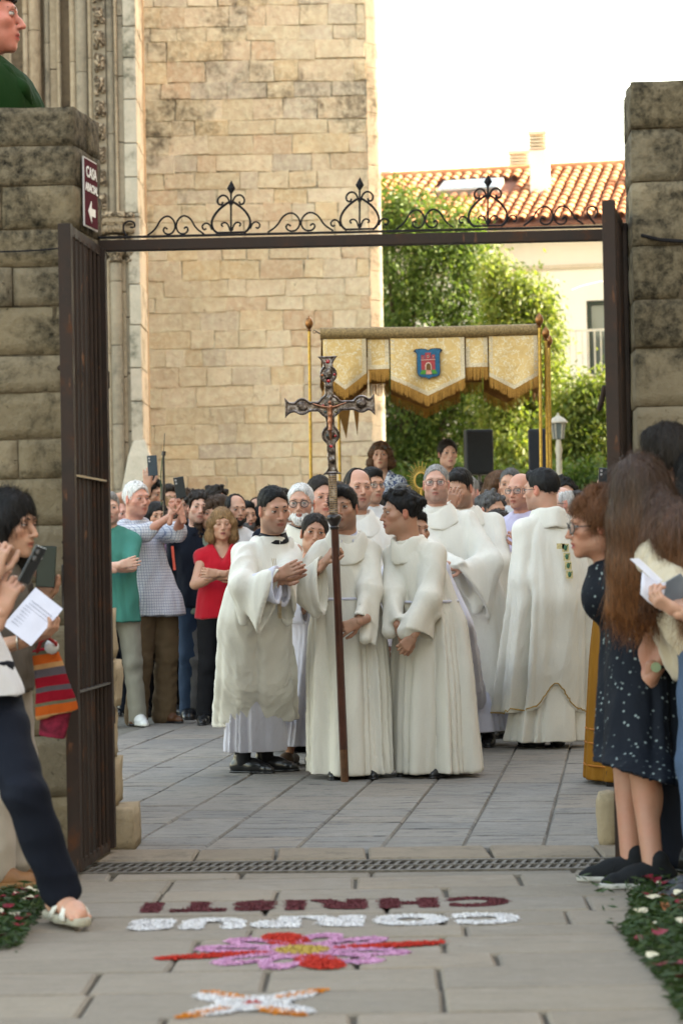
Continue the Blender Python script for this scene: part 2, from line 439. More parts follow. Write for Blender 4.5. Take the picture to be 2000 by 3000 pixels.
M_pillar = stone('gate_pier_stone', [(.17,.135,.085),(.22,.175,.11),(.14,.118,.085),(.25,.20,.13),(.18,.15,.105)], crust=(.009,.009,.007), crust_amt=.88, grain=2.0, bump=1.0, crust_scale=4.2, zlo=1.3, zhi=3.0)
M_pillar_mortar = stone('gate_pier_mortar', [(.095,.072,.045),(.12,.092,.06)], crust=(.02,.018,.012), crust_amt=.7, grain=2, bump=1.0, zlo=1, zhi=3.2)
M_kerbstone = stone('threshold_stone', [(.24,.195,.145),(.27,.22,.165),(.22,.18,.135)], crust=(.10,.085,.065), crust_amt=.4, grain=3, bump=.8, crust_scale=5)
M_rubble = stone('rubble_stone', [(.34,.27,.17),(.40,.32,.21),(.31,.25,.17)], crust=(.08,.065,.045), crust_amt=.5, grain=3, bump=1, crust_scale=4)

def slab_mat(name, cols, streak=.6, dark=(.05,.052,.055)):
    a = NT(name, .78, 0, .3); co = a.wcoord(); oi = a.n('ObjectInfo')
    base = a.ramp(oi.outputs['Random'], [(i/(len(cols)-1), c) for i, c in enumerate(cols)])
    n1 = a.noise(co, 2.2, 6, .6); c = a.mix(a.ramp(n1, [(.3, (.0,)*3), (.7, (.55,)*3)]), base, tuple(x*.72 for x in cols[1]))
    st = a.noise(a.wcoord((3, 14, 3)), 1.6, 7, .65, .6)       # riven streaks running across the slab
    sm = a.ramp(st, [(.545, (0,0,0)), (.63, (streak,)*3)])
    c = a.mix(sm, c, dark)
    n3 = a.noise(co, 70, 4, .7); c = a.mix(a.ramp(n3, [(.35, (.25,)*3), (.6, (0,0,0))]), c, dark)
    n4 = a.noise(co, 9, 5, .6); c = a.mix(a.ramp(n4, [(.55, (0,0,0)), (.75, (.3,)*3)]), c, tuple(min(1, x*1.4) for x in cols[-1]))
    sp = a.n('TexVoronoi', feature='F1'); sp.inputs['Scale'].default_value = 6; a.l(co, sp.inputs['Vector'])
    c = a.mix(a.ramp(sp.outputs['Distance'], [(.03, (.6,)*3), (.06, (0,0,0))]), c, dark)
    h = a.math('ADD', a.math('MULTIPLY', st, -1.2), a.math('MULTIPLY', n3, .3)); h = a.math('ADD', h, n4)
    r = a.ramp(n4, [(.3, (.6,)*3), (.7, (.88,)*3)])
    return a.out(c, a.bump(h, .55, .012), r)
M_street = slab_mat('street_sandstone_paving', [(.215,.178,.134),(.26,.217,.164),(.235,.198,.157),(.20,.170,.132),(.285,.225,.162),(.235,.202,.164)], .3, (.10,.085,.07))
M_plaza = slab_mat('plaza_slate_paving', [(.195,.182,.166),(.24,.218,.190),(.21,.195,.177),(.262,.232,.194),(.18,.17,.158),(.268,.226,.18)], .75, (.035,.036,.04))
M_joint = plain('paving_joint_dirt', (.085,.072,.055), .95, var=.4, scale=40, bump=.4)
M_iron = None
def iron():
    a = NT('brown_painted_iron', .62, .0, .2); co = a.wcoord()
    n = a.noise(co, 9, 6, .65); n2 = a.noise(co, 80, 3)
    c = a.ramp(n, [(.3, (.018,.012,.010)), (.58, (.034,.021,.016)), (.72, (.07,.028,.013))])
    c = a.mix(a.ramp(a.noise(a.wcoord((1,1,.25)), 26, 4), [(.66, (0,0,0)), (.72, (.75,)*3)]), c, (.13,.055,.025))
    return a.out(c, a.bump(n2, .25, .002), a.ramp(n, [(.3, (.5,)*3), (.7, (.8,)*3)]))
M_iron = iron()
M_black_iron = plain('black_wrought_iron', (.008,.007,.009), .6, .0, .3, 40, .2, .2)

# ---- ground
m = MB(); m.add([(-300,-60,-.035),(300,-60,-.035),(300,900,-.035),(-300,900,-.035)], [(0,1,2,3)])
g = m.build('ground', plain('ground_dust', (.22,.19,.15), .95, var=.2, scale=.6, bump=.3)); g['kind'] = 'structure'

GATE_L = Vector((-.984, 10.1, 0)); GATE_R = Vector((1.194, 9.95, 0)); GD = (GATE_R-GATE_L).normalized(); GN = Vector((GD.y, -GD.x, 0))
GANG = math.atan2(GD.y, GD.x)
GM = Matrix.Rotation(GANG, 3, 'Z')

def slab_mesh(name, poly, th, mat, zj=0):
    """flat slab with chamfered uneven rim; poly counter-clockwise in xy"""
    c = Vector((sum(p[0] for p in poly)/len(poly), sum(p[1] for p in poly)/len(poly), 0)); n = len(poly)
    top = [Vector((p[0], p[1], 0)) for p in poly]; V = []; inn = []
    for p in top:
        d = (c-p).normalized(); V.append(p + Vector((0,0,-.008+zj)))
        inn.append(p + d*.012 + Vector((0, 0, zj+rnd.uniform(-.001, .0015))))
    bot = [p + Vector((0,0,-th)) for p in top]
    VV = [v-c for v in inn+V+bot]
    Fc = [tuple(range(n))]
    for i in range(n):
        k = (i+1) % n; Fc += [(n+i, n+k, k, i), (2*n+i, 2*n+k, n+k, n+i)]
    return mesh_from(name, VV, Fc, mat), c
def pave(parent, quads, mat, th=.03, name='paving_slab'):
    for q in quads:
        me, c = slab_mesh(name, q, th, mat, rnd.uniform(-.002, .002))
        o = bpy.data.objects.new(name, me); o.location = c - parent_loc(parent); link(o, parent)

# street paving (this side of the gate)
def bed(name, pts, z, mat):
    m = MB(); m.add([(p[0], p[1], z) for p in pts], [tuple(range(len(pts)))]); o = m.build(name, mat); o['kind'] = 'structure'; return o
street = bed('street_paving', [(-4.5,4.2),(4.5,4.2),(4.5,9.62),(-4.5,9.8)], -.014, M_joint)
rows = [4.2,4.55,4.92,5.25,5.62,5.95,6.20,6.46,6.82,7.18,7.43,7.78,8.0,8.31,8.66,8.94,9.27,9.49]
quads = []
ang = R(-.9)
def rot2(x, y): return (x*math.cos(ang)-(y-8)*math.sin(ang), 8+x*math.sin(ang)+(y-8)*math.cos(ang))
for i in range(len(rows)-1):
    y0, y1 = rows[i]+.004, rows[i+1]-.004; x = -3.2 + rnd.uniform(-.5, 0)
    while x < 3.2:
        w = rnd.choice([.42,.5,.56,.62,.7,.78])
        quads.append([rot2(x+.006, y0), rot2(x+w-.006, y0), rot2(x+w-.006+rnd.uniform(-.01,.01), y1), rot2(x+.006, y1)]); x += w
pave(street, quads, M_street)
# drain channel with grate
drain_base = bed('drain_channel_bed', [tuple((GATE_L+GD*a-GN*0+Vector((0,b,0)))[:2]) for a, b in ((-4,-.62),(6,-.62),(6,-.26),(-4,-.26))], -.033, plain('drain_dark', (.012,.011,.01), .9))
gx = empty('drain_grate', (0, 9.6, 0), 'long rusty metal drain grate of small square slots across the paving at the gate', 'drain grate')
M_grate = plain('grate_metal', (.115,.10,.085), .6, .5, .35, 30, .3)
def gpt(a, b, z=0): # along gate line a (m from left hinge), b towards +Y
    v = GATE_L + GD*a; return Vector((v.x, v.y+b, z))
rail = MB()
for b in (-.60, -.445, -.29): rail.bar(gpt(-1.2, b, -.004), gpt(3.4, b, -.004), .022 if b == -.445 else .03, .022)
rail.build('rail', M_grate, gx)
gm = MB(); gm.bar((0,-.155,0), (.012,.155,0), .014, .02); crossm = mesh_from('bar', gm.V, gm.F, M_grate)
a = -1.15
k = 0
while a < 3.3:
    p = gpt(a, -.445, -.006); o = bpy.data.objects.new('bar', crossm); o.location = p-parent_loc(gx); o.rotation_euler.z = GANG + R(-6); link(o, gx); a += .0385; k += 1
# threshold
th = bed('threshold', [gpt(-1.3,-.27)[:2], gpt(3.5,-.27)[:2], gpt(3.5,.42)[:2], gpt(-1.3,.42)[:2]], -.012, M_joint)
a = -1.2
while a < 3.4:
    w = rnd.uniform(.28, .52)
    for (b0, b1) in ((-.265, .0), (.01, .36)) if rnd.random() < .0 else ((-.265, .10),):
        q = [gpt(a+.006, b0)[:2], gpt(a+w-.006, b0)[:2], gpt(a+w-.006+rnd.uniform(-.02,.02), b1+rnd.uniform(-.03,.03))[:2], gpt(a+.006, b1+rnd.uniform(-.03,.03))[:2]]
        me, c = slab_mesh('kerb_stone', q, .03, M_kerbstone, .012); o = bpy.data.objects.new('kerb_stone', me); o.location = c-parent_loc(th); link(o, th)
    a += w
# plaza paving, strips running away to the right
plaza = bed('plaza_paving', [(-30,10.2),(40,9.9),(60,80),(-60,80)], -.010, plain('plaza_joint_mortar', (.13,.12,.10), .95, var=.5, scale=30, bump=.4))
PD = Vector((math.sin(R(6.5)), math.cos(R(6.5)), 0)); PX = Vector((PD.y, -PD.x, 0)); P0 = Vector((0, 10.18, 0))
def pp(u, v): w = P0 + PX*u + PD*v; return (w.x, w.y)
quads = []; vb = [0, .45, 1.02, 1.62, 2.28, 2.95, 3.5, 4.15, 4.85, 5.6, 6.5, 7.4, 8.4, 9.5, 10.8]
ub = [-2.4]
while ub[-1] < 2.9: ub.append(ub[-1] + rnd.choice([.3,.34,.36,.4,.46]))
for i in range(len(ub)-1):
    for j in range(len(vb)-1):
        o = rnd.uniform(-.05, .05) if j else 0; u0, u1, v0, v1 = ub[i]+.0035, ub[i+1]-.0035, vb[j]+.007, vb[j+1]-.007
        v0 += (.012*math.sin(i*7+j*3)); v1 += (.012*math.sin(i*7+(j+1)*3))
        if rnd.random() < .45 and v1-v0 > .4:
            vm = v0+(v1-v0)*rnd.uniform(.35, .65)
            quads.append([pp(u0,v0), pp(u1,v0), pp(u1,vm-.006), pp(u0,vm-.006)]); quads.append([pp(u0,vm+.006), pp(u1,vm+.006), pp(u1,v1), pp(u0,v1)])
        else: quads.append([pp(u0,v0), pp(u1,v0), pp(u1,v1), pp(u0,v1)])
pave(plaza, quads[:298], M_plaza)
far = bed('far_plaza_paving', [pp(-30, 10.81), pp(30, 10.81), pp(40, 60), pp(-40, 60)], -.004, M_plaza)

# ---- gate piers
def pier(name, label, foot, ztop, courses, jamb_side):
    """foot: front outer, front inner corner, back inner corner (xy). built of rough blocks round a mortar core"""
    fo, fi, bi = [Vector((*p, 0)) for p in foot]
    P = empty(name, (fi.x, fi.y, 0), label, 'gate pier')
    side = (fi-fo).normalized(); th_ = (bi-fi)
    core = MB(); g = .006
    inn = Vector((0, 1, 0))*g
    base = [fo+inn, fi+inn-side*g, bi-side*g-Vector((0,g,0)), fo+th_-Vector((0,g,0))]
    core.prism([Vector((p.x,p.y,-.03)) for p in base], (0,0,1), ztop-.03)
    core.build('mortar_core', M_pillar_mortar, P)
    z = 0.0; L = (fi-fo).length
    n = 0
    fr_ang = math.atan2(side.y, side.x) if side.x > 0 else math.atan2(-side.y, -side.x)
    for ci, h in enumerate(courses):
        top = ci == len(courses)-1
        x = 0.0; first = True
        while x < L-.02:
            w = rnd.uniform(.22, .46) if not first else (rnd.uniform(.2, .34) if ci % 2 else rnd.uniform(.36, .52))
            if L-x-w < .12: w = L-x
            c = fi - side*(x+w/2)
            depth = .2
            cc = Vector((c.x, c.y+depth/2-rnd.uniform(.0,.012), z+h/2))
            M = Matrix.Rotation(fr_ang, 3, 'Z')
            if first:   # corner block also shows on the jamb; shear its side onto the splay
                tl = min(th_.length, depth if ci % 2 else .26)
                ob = rough_block('stone', parent_loc(P), (w, tl, h-.004), M_pillar, P, None, .0032, bev=.004, seg=8)
                ob.location = Vector((c.x, c.y+tl/2, z+h/2)) - parent_loc(P)
                for v in ob.data.vertices:   # shear
                    v.co.x += (v.co.y+tl/2)*(th_.x/th_.y)
                rest = th_.length-tl-.006
                if rest > .05:
                    b0 = fi + th_*((tl+.006)/th_.length)
                    ob2 = rough_block('stone', parent_loc(P), (.3, rest, h-.004), M_pillar, P, None, .0032, bev=.004, seg=8)
                    sx = -.15 if side.x > 0 else .15
                    ob2.location = Vector((b0.x+sx, b0.y+rest/2, z+h/2)) - parent_loc(P)
                    for v in ob2.data.vertices: v.co.x += (v.co.y+rest/2)*(th_.x/th_.y)
            else:
                ob = rough_block('stone', parent_loc(P), (w-.004, depth, h-.004), M_pillar, P, M, .0032, bev=.004, seg=8)
                ob.location = cc - parent_loc(P)
            x += w; first = False
        z += h
    # back
    return P
cs = [.30,.26,.22,.25,.19,.24,.2,.17,.2,.16,.21,.17,.16,.19,.17,.17]
def fit(cs, H): s = H/sum(cs); return [c*s for c in cs]
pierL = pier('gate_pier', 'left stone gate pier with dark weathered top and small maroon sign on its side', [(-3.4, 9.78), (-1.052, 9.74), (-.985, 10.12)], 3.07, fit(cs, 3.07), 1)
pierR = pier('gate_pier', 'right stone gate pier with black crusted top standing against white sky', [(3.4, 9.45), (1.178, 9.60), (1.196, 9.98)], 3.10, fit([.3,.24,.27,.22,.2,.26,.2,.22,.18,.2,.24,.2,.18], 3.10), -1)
# rubble behind the left hinge
rb = empty('rubble_buttress', (-1.1, 10.4, 0), 'pale rough rubble stones behind the left gate leaf', 'stone buttress')
for (cx, cz, w, h, dd) in ((-1.07,.09,.34,.18,.42),(-1.145,.28,.34,.2,.4),(-1.19,.49,.4,.2,.34),(-1.18,.70,.42,.2,.34),(-1.185,.92,.4,.22,.34)):
    ob = rough_block('stone', parent_loc(rb), (w, dd, h), M_rubble, rb, None, .010, bev=.014); ob.location = Vector((cx, 10.42, cz)) - parent_loc(rb)
bs = rough_block('stone', (0,0,0), (.09, .14, .24), M_rubble, None, None, .008, bev=.03); bs.name = 'boundary_stone'; bs.location = (1.09, 10.12, .11)
tag(bs, 'small upright beige stone at the foot of the right gate post', 'stone')

# sign on the left jamb
jd = (Vector((-.985, 10.12, 0))-Vector((-1.052, 9.74, 0))).normalized(); jn = Vector((jd.y, -jd.x, 0))
sg_c = Vector((-1.052, 9.74, 0)) + jd*.175 + jn*.014 + Vector((0,0,2.735))
sgn = empty('sign', tuple(sg_c), 'maroon sign with white lettering and arrow on the side of the left pier', 'sign')
JM = Matrix((jd, -jn, Vector((0,0,1)))).transposed()
m = MB(); m.box(sg_c, (.195, .006, .285), JM); m.build('border', plain('sign_white', (.62,.6,.6), .8), sgn)
m = MB(); m.box(sg_c+jn*.0035, (.181, .005, .271), JM); m.build('panel', plain('sign_maroon', (.075,.004,.014), .8, spec=.1), sgn)
def text3d(body, size, mat, parent, loc, M, name='lettering', extr=.0008, bold=.0, label=None, sx=1):
    c = bpy.data.curves.new(name, 'FONT'); c.body = body; c.size = size; c.align_x = 'CENTER'; c.align_y = 'CENTER'; c.extrude = extr; c.offset = bold
    t = bpy.data.objects.new('tmp', c); COL.objects.link(t)
    dg = bpy.context.evaluated_depsgraph_get(); me = bpy.data.meshes.new_from_object(t.evaluated_get(dg)); bpy.data.objects.remove(t)
    me.materials.clear(); me.materials.append(mat)
    o = bpy.data.objects.new(name, me); link(o, parent)
    M4 = M.to_4x4() @ Matrix.Diagonal((sx, 1, 1, 1)); me.transform(M4); o.location = Vector(loc) - parent_loc(parent)
    if label: o['label'] = label
    return o
TM = Matrix((jd, Vector((0,0,1)), jn)).transposed()
white = plain('letter_white', (.75,.74,.74), .4)
text3d('CASA', .062, white, sgn, sg_c+jn*.0075+Vector((0,0,.083)), TM, bold=.0012)
text3d('ABACIAL', .046, white, sgn, sg_c+jn*.0075+Vector((0,0,.02)), TM, bold=.0012)
m = MB(); c0 = sg_c + jn*.0062 + Vector((0,0,-.075))
m.prism([c0+jd*x+Vector((0,0,z)) for x, z in ((-.055,0),(-.005,.045),(-.005,.016),(.05,.016),(.05,-.016),(-.005,-.016),(-.005,-.045))], jn, .0018); m.build('arrow', white, sgn)

# ---- gate: beam with scrollwork, two open leaves
ZB = 2.545
gate = empty('gate_lintel', (0, 10, 0), 'brown iron beam across the gateway topped with black scrolls and spear points', 'gate lintel')
bl, br = GATE_L + Vector((-.02,0,ZB)), GATE_R + Vector((.04,0,ZB-.012)); bl.z += .0
m = MB(); m.bar(bl-GD*.0, br, .05, .045); m.build('beam', M_iron, gate, bevel=.003)
m = MB(); m.bar(bl+Vector((-.16,0,.036)), br+Vector((-.09,0,.036)), .028, .007); m.build('flat_bar', M_black_iron, gate)
def gp(px, py):  # a point of the gate plane seen at the pixel (used to measure the scrollwork)
    d = ray(px, py); o = Vector((0,0,EYE)); t = (GATE_L-o).dot(GN)/d.dot(GN); return o + d*t
def spiral(c, r0, a0, turns, n=20, r1=.12, sgn=1):
    return [(c[0]+(r0*(1-(1-r1)*i/n))*math.cos(a0+sgn*turns*2*math.pi*i/n), c[1]+(r0*(1-(1-r1)*i/n))*math.sin(a0+sgn*turns*2*math.pi*i/n)) for i in range(n+1)]
RB = .0042
def gz(px):  # top line of the flat bar at column px
    p0, p1 = (345, 692.5), (1780, 655.5); return p0[1]+(p1[1]-p0[1])*(px-p0[0])/(p1[0]-p0[0])
def smooth(pts, it=2):
    for _ in range(it):
        q = [pts[0]]
        for a_, b_ in zip(pts, pts[1:]): q += [(a_[0]*.75+b_[0]*.25, a_[1]*.75+b_[1]*.25), (a_[0]*.25+b_[0]*.75, a_[1]*.25+b_[1]*.75)]
        q.append(pts[-1]); pts = q
    return pts
def scroll(pts, r=RB):
    m = MB(); m.tube([gp(x, gz(x)-y) for x, y in pts], r, 6); return m
def wave(cx, sgn_):   # one big C-wave: rises from a tail on the bar, over an arch, ends in a curl inside
    pts = [(0,0),(18,12),(36,40),(52,56),(72,62),(95,54),(108,34),(104,14),(88,3),(74,8),(70,22),(78,26),(82,20)]
    return smooth([(cx+sgn_*x, y) for x, y in pts])
for fx in (677, 1053, 1428):
    sc_ = empty('spear_finial', (0,0,0), parent=gate)
    sc_.location = gp(fx, gz(fx)) - parent_loc(gate)
    m = MB(); m.tube([gp(fx, gz(fx)), gp(fx, gz(fx)-118)], .0045, 6)
    for s_ in (-1, 1):
        m2 = smooth([(fx, 118*.78), (fx+s_*8, 92), (fx+s_*40, 68), (fx+s_*58, 38), (fx+s_*54, 14), (fx+s_*38, 0)])
        m.tube([gp(x, gz(x)-y) for x, y in m2], .0055, 6)
        m.tube([gp(x, gz(x)-y) for x, y in smooth([(fx+s_*2,84),(fx+s_*10,108),(fx+s_*26,114),(fx+s_*40,102),(fx+s_*38,86),(fx+s_*26,84),(fx+s_*24,93)])], .0045, 6)
        m.tube([gp(x, gz(x)-y) for x, y in smooth([(fx+s_*3,8),(fx+s_*8,26),(fx+s_*18,34),(fx+s_*30,28),(fx+s_*24,20)])], .004, 6)
        m.tube([gp(x, gz(x)-y) for x, y in smooth([(fx+s_*56,12),(fx+s_*62,28),(fx+s_*74,34),(fx+s_*86,24),(fx+s_*80,12),(fx+s_*72,16)])], .004, 6)
    m.tube([gp(fx-40, gz(fx-40)-3), gp(fx+40, gz(fx+40)-3)], .0045, 6)
    m.build('scrollwork', M_black_iron, sc_, True)
    m = MB(); d = [(0,0),(13,20),(1,44),(-12,20)]
    P_ = [gp(fx+x, gz(fx)-112-y) for x, y in d]; c = sum(P_, Vector())/4
    nn = GN*.007
    m.add(P_+[c+nn, c-nn], [(0,1,4),(1,2,4),(2,3,4),(3,0,4),(1,0,5),(2,1,5),(3,2,5),(0,3,5)]); m.build('spear_point', M_black_iron, sc_)
for (x0, x1) in ((440, 590), (792, 968), (1168, 1320), (1540, 1700)):
    xm = (x0+x1)/2
    for s_, xs in ((1, x0), (-1, x1)):
        w_ = (x1-x0)/2
        pts = smooth([(xs-s_*8, 0), (xs+s_*w_*.22, 18), (xs+s_*w_*.42, 48), (xs+s_*w_*.7, 58), (xs+s_*w_*.93, 44), (xs+s_*w_*1.0, 22), (xs+s_*w_*.86, 3), (xs+s_*w_*.62, 2), (xs+s_*w_*.5, 14), (xs+s_*w_*.58, 24), (xs+s_*w_*.68, 17)])
        scroll(pts).build('scroll', M_black_iron, gate, True)
scroll(smooth([(372,0),(362,14),(362,34),(378,46),(396,38),(394,24),(382,26)])).build('scroll', M_black_iron, gate, True)
scroll(smooth([(1742,0),(1728,16),(1716,34),(1722,52),(1742,52),(1752,34),(1740,18)])).build('scroll', M_black_iron, gate, True)

def leaf(label, H0, N0, zt, nb, latch):
    """hinge foot H0, free foot N0 (xy)"""
    H = Vector((*H0, 0)); N = Vector((*N0, 0)); d = (N-H); L = d.length; u = d.normalized()
    o = empty('gate_leaf', (H.x, H.y, 0), label, 'gate leaf', 'open leaves of the iron gate')
    z0 = .035; up = Vector((0,0,1))
    def P(a_, z): return H + u*a_ + up*z
    def bx(name, a_, z0_, z1_, w=.035, dpt=.035):
        m = MB(); m.bar(P(a_, z0_), P(a_, z1_), w, dpt, up=u); return m.build(name, M_iron, o, bevel=.002)
    bx('hinge_stile', .02, z0, zt, .045, .045); bx('free_stile', L-.02, z0, zt, .05, .045)
    for z in (z0+.012, zt-.012): 
        m = MB(); m.bar(P(.05, z), P(L-.05, z), .012, .04); m.build('rail', M_iron, o)
    for z in (.72, 1.56):
        m = MB(); m.bar(P(.05, z), P(L-.05, z), .034, .008, up=Vector((0,0,1))); m.build('cross_strap', plain('worn_steel', (.11,.10,.10), .35, .8, .3, 60), o)
    for i in range(nb):
        a_ = .045 + (L-.09)*(i+.5)/nb
        m = MB(); m.tube([P(a_, z0+.02), P(a_, zt-.02)], .0085, 8, False); m.build('bar', M_iron, o, True)
    for z in (.55, 1.95):
        m = MB(); m.tube([P(-.005, z), P(-.005, z+.07)], .026, 10); m.build('hinge', M_iron, o, True)
    if latch:
        s_ = latch; nrm = Vector((u.y, -u.x, 0))*s_
        m = MB(); m.box(P(L-.075, 1.13)+nrm*.03, (.05, .025, .17), Matrix((u, nrm, up)).transposed()); m.build('lock_box', plain('steel_lock', (.14,.14,.145), .4, .8), o, bevel=.003)
        m = MB(); m.tube([P(L-.03,1.30)+nrm*.03, P(L-.13,1.30)+nrm*.045, P(L-.13,1.24)+nrm*.045, P(L-.03,1.24)+nrm*.03], .006, 6); m.build('latch', M_iron, o, True)
    else:
        nrm = Vector((u.y, -u.x, 0))
        m = MB(); m.tube([P(L-.03,1.86)+nrm*.03, P(L-.05,1.80)+nrm*.045, P(L-.12,1.78)+nrm*.06, P(L-.2,1.81)+nrm*.06, P(L-.24,1.86)+nrm*.05], .011, 8); m.build('handle', M_iron, o, True)
    return o
leaf('left gate leaf of brown vertical bars swung open towards the viewer', (-.984, 10.1), (-1.048, 9.30), 2.53, 8, 1)
leaf('right gate leaf seen nearly edge-on in front of the right pier', (1.172, 9.90), (1.040, 9.22), 2.57, 8, 0)
m = MB(); m.tube([gp(1850,672)+Vector((0,-.05,0)), at(1880,690,9.58), at(1930,702,9.57), at(2010,708,9.56), at(2100,706,9.56)], .007, 6); tag(m.build('cable', M_black_iron, None, True), 'black cable sagging across the right pier from the beam end', 'cable')
m = MB(); m.tube([at(-160,742,9.72), at(60,736,9.71), at(130,732,9.70), at(183,726,9.6)], .0035, 6); tag(m.build('cable', M_black_iron, None, True), 'thin dark cable running across the left pier to the gate leaf', 'cable')
m = MB(); m.tube([at(176,1078,9.7), at(200,1085,9.35)], .012, 6); tag(m.build('wall_hook', M_iron, None, True), 'rusty iron catch sticking out of the left pier beside the gate leaf', 'hook')

# ---- bell tower wall behind (ashlar)
TD = 36.0; ts = sc(TD)
def tx(px): return (px-1000)/ts
tw = empty('stone_tower', (tx(760), TD+1, 0), 'tall tower of warm cream sandstone blocks behind the crowd', 'tower')
Xl, Xr = tx(412), tx(1096); ZT = 12.2
core = MB(); core.box(((Xl+Xr-.2)/2, TD+1.6, ZT/2), (Xr-Xl+.2-.0, 3.18, ZT)); core.build('mortar_wall', M_tower_mortar, tw)
# chamfer with its own pale quoins
cw = .19
def ch(a_, z, out=0): return Vector((Xr + cw*a_ + out*.7, TD-.01 + cw*a_ - out*.7, z))
z = 0; 
while z < ZT:
    h = rnd.uniform(.30, .46); m = MB(); g_ = .006
    e = rnd.uniform(0, .006)
    m.prism([ch(0,z+g_,e), ch(1,z+g_,e), ch(1,z+h-g_,e), ch(0,z+h-g_,e)], (-.7,.7,0), .12); m.build('corner_stone', M_white_stone, tw, bevel=.006); z += h
m = MB(); m.prism([(Xr,TD+.0,0),(Xr+cw,TD+cw,0),(Xr+cw,TD+3,0),(Xr,TD+3,0)], (0,0,1), ZT); m.build('side_wall', M_white_stone, tw)
# ashlar courses
z = 0; blocks = []
while z < ZT:
    h = rnd.choice([.24,.27,.29,.31,.33,.26,.22]); x = Xl+rnd.uniform(-.3, 0)
    while x < Xr-.02:
        w = rnd.choice([.28,.36,.42,.5,.58,.66,.34,.46]) * (1.0 if h > .25 else 1.2)
        if rnd.random() < .04: w = .85
        x1 = min(x+w, Xr-.004); x0 = max(x, Xl)
        if Xr-x1 < .12: x1 = Xr-.004
        if x1-x0 > .07: blocks.append((x0, x1, z, z+h))
        x = x1 if x1 >= Xr-.01 else x+w
    z += h
vis = [b for b in blocks if 2.2 < b[3] and b[2] < 9.9]; low = [b for b in blocks if b not in vis]
vis.sort(key=lambda b: -(b[1]-b[0])*(b[3]-b[2]))
def tower_block(b, amp=.03):
    x0, x1, z0, z1 = b; pr = rnd.choice([.001,.003,.006,.010,.016]) ; g_ = rnd.choice([.001,.003,.003,.008])
    me = cheap_block_mesh('stone', (x1-x0-g_*2, pr+.02, z1-z0-g_*2), .008, rnd, amp, M_tower)
    return me, Vector(((x0+x1)/2, TD+.03-.02, (z0+z1)/2))
org = parent_loc(tw)
for b in vis[:296]:
    me, c = tower_block(b); o = bpy.data.objects.new('stone', me); o.location = c-org; link(o, tw)
m = MB()
for b in vis[296:]+low:
    me, c = tower_block(b); m.add([v.co+c for v in me.vertices], [tuple(p.vertices) for p in me.polygons]); bpy.data.meshes.remove(me)
o = m.build('small_stones', M_tower, tw); o['kind'] = 'stuff'

# ---- church portal at the left (archivolts, shafts, capitals)
QD = 31.0; qs = sc(QD)
def qx(px): return (px-1000)/qs
def qz(py, px=350): return EYE + (1650+(px-1000)*-.0185-py)/qs
po = empty('church_portal', (qx(300), QD, 0), 'carved stone church portal with stepped shafts and capitals left of the tower', 'church portal')
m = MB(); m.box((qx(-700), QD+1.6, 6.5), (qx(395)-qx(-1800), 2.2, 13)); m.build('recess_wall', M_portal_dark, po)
def shaft(x0, x1, y0, y1, dy, mat, name='shaft', seg=.62, n=14, sq=False, par=None):
    """upright moulding between pixel columns x0,x1 and heights y0>y1, cut in drums"""
    X0, X1 = qx(x0), qx(x1); r = (X1-X0)/2; zc = y0
    par_ = empty(name, ((X0+X1)/2, QD+dy, y0), parent=po); par_.location = Vector(((X0+X1)/2, QD+dy, y0))-parent_loc(po)
    while zc < y1:
        h = min(seg*rnd.uniform(.8, 1.25), y1-zc)
        if y1-zc-h < .15: h = y1-zc
        m = MB(); b0 = Vector(((X0+X1)/2, QD+dy, zc))
        if sq: m.box(b0+Vector((0,.2,h/2)), (r*2, .4, h-.012))
        else: m.lathe(b0, [(r*.96, .004), (r, .02), (r, h-.02), (r*.96, h-.004)], n)
        m.build('drum' if not sq else 'block', mat, par_, not sq, bevel=.008 if sq else 0); zc += h
    return par_
zc0, zc1 = qz(757), qz(622)     # capital zone
TOPZ = 9.8
# upper zone mouldings
for (x0, x1, dy, mt, sq) in ((-330,-290,.30,M_portal,0),(-280,-245,.5,M_portal,0),(-200,-150,.25,M_portal,0),(-140,-110,.45,M_portal,0),(-60,-20,.3,M_portal,0),(0,14,.5,M_portal,0),(18,36,.45,M_portal,1),(36,44,.4,M_portal,0),
                    (80,96,.30,M_portal,0),(92,132,.36,M_portal,0),(140,158,.42,M_portal_grey,0),(158,180,.40,M_portal,1),(180,192,.34,M_portal,0),
                    (222,243,.18,M_portal,0),(241,279,.14,M_portal_grey,0),(279,293,.06,M_portal,0),(330,358,.07,M_portal_grey,0),(357,366,-.02,M_portal,0),(366,383,.0,M_portal_grey,1)):
    shaft(x0, x1, zc1-.02 if x0 > 300 else 2.6, TOPZ, dy, mt, seg=.9, sq=bool(sq))
def carved():
    a = NT('carved_portal_stone', .9, 0, .1); co = a.wcoord(); n = a.noise(co, 7, 2, .5, 2.2); r = a.math('ABSOLUTE', a.math('SUBTRACT', n, .5)); h = a.ramp(r, [(.0,(0,0,0)),(.07,(1,1,1))])
    c = a.mix(h, (.10,.075,.05), (.36,.29,.205)); return a.out(c, a.bump(h, 1.0, .05))
M_carved = carved()
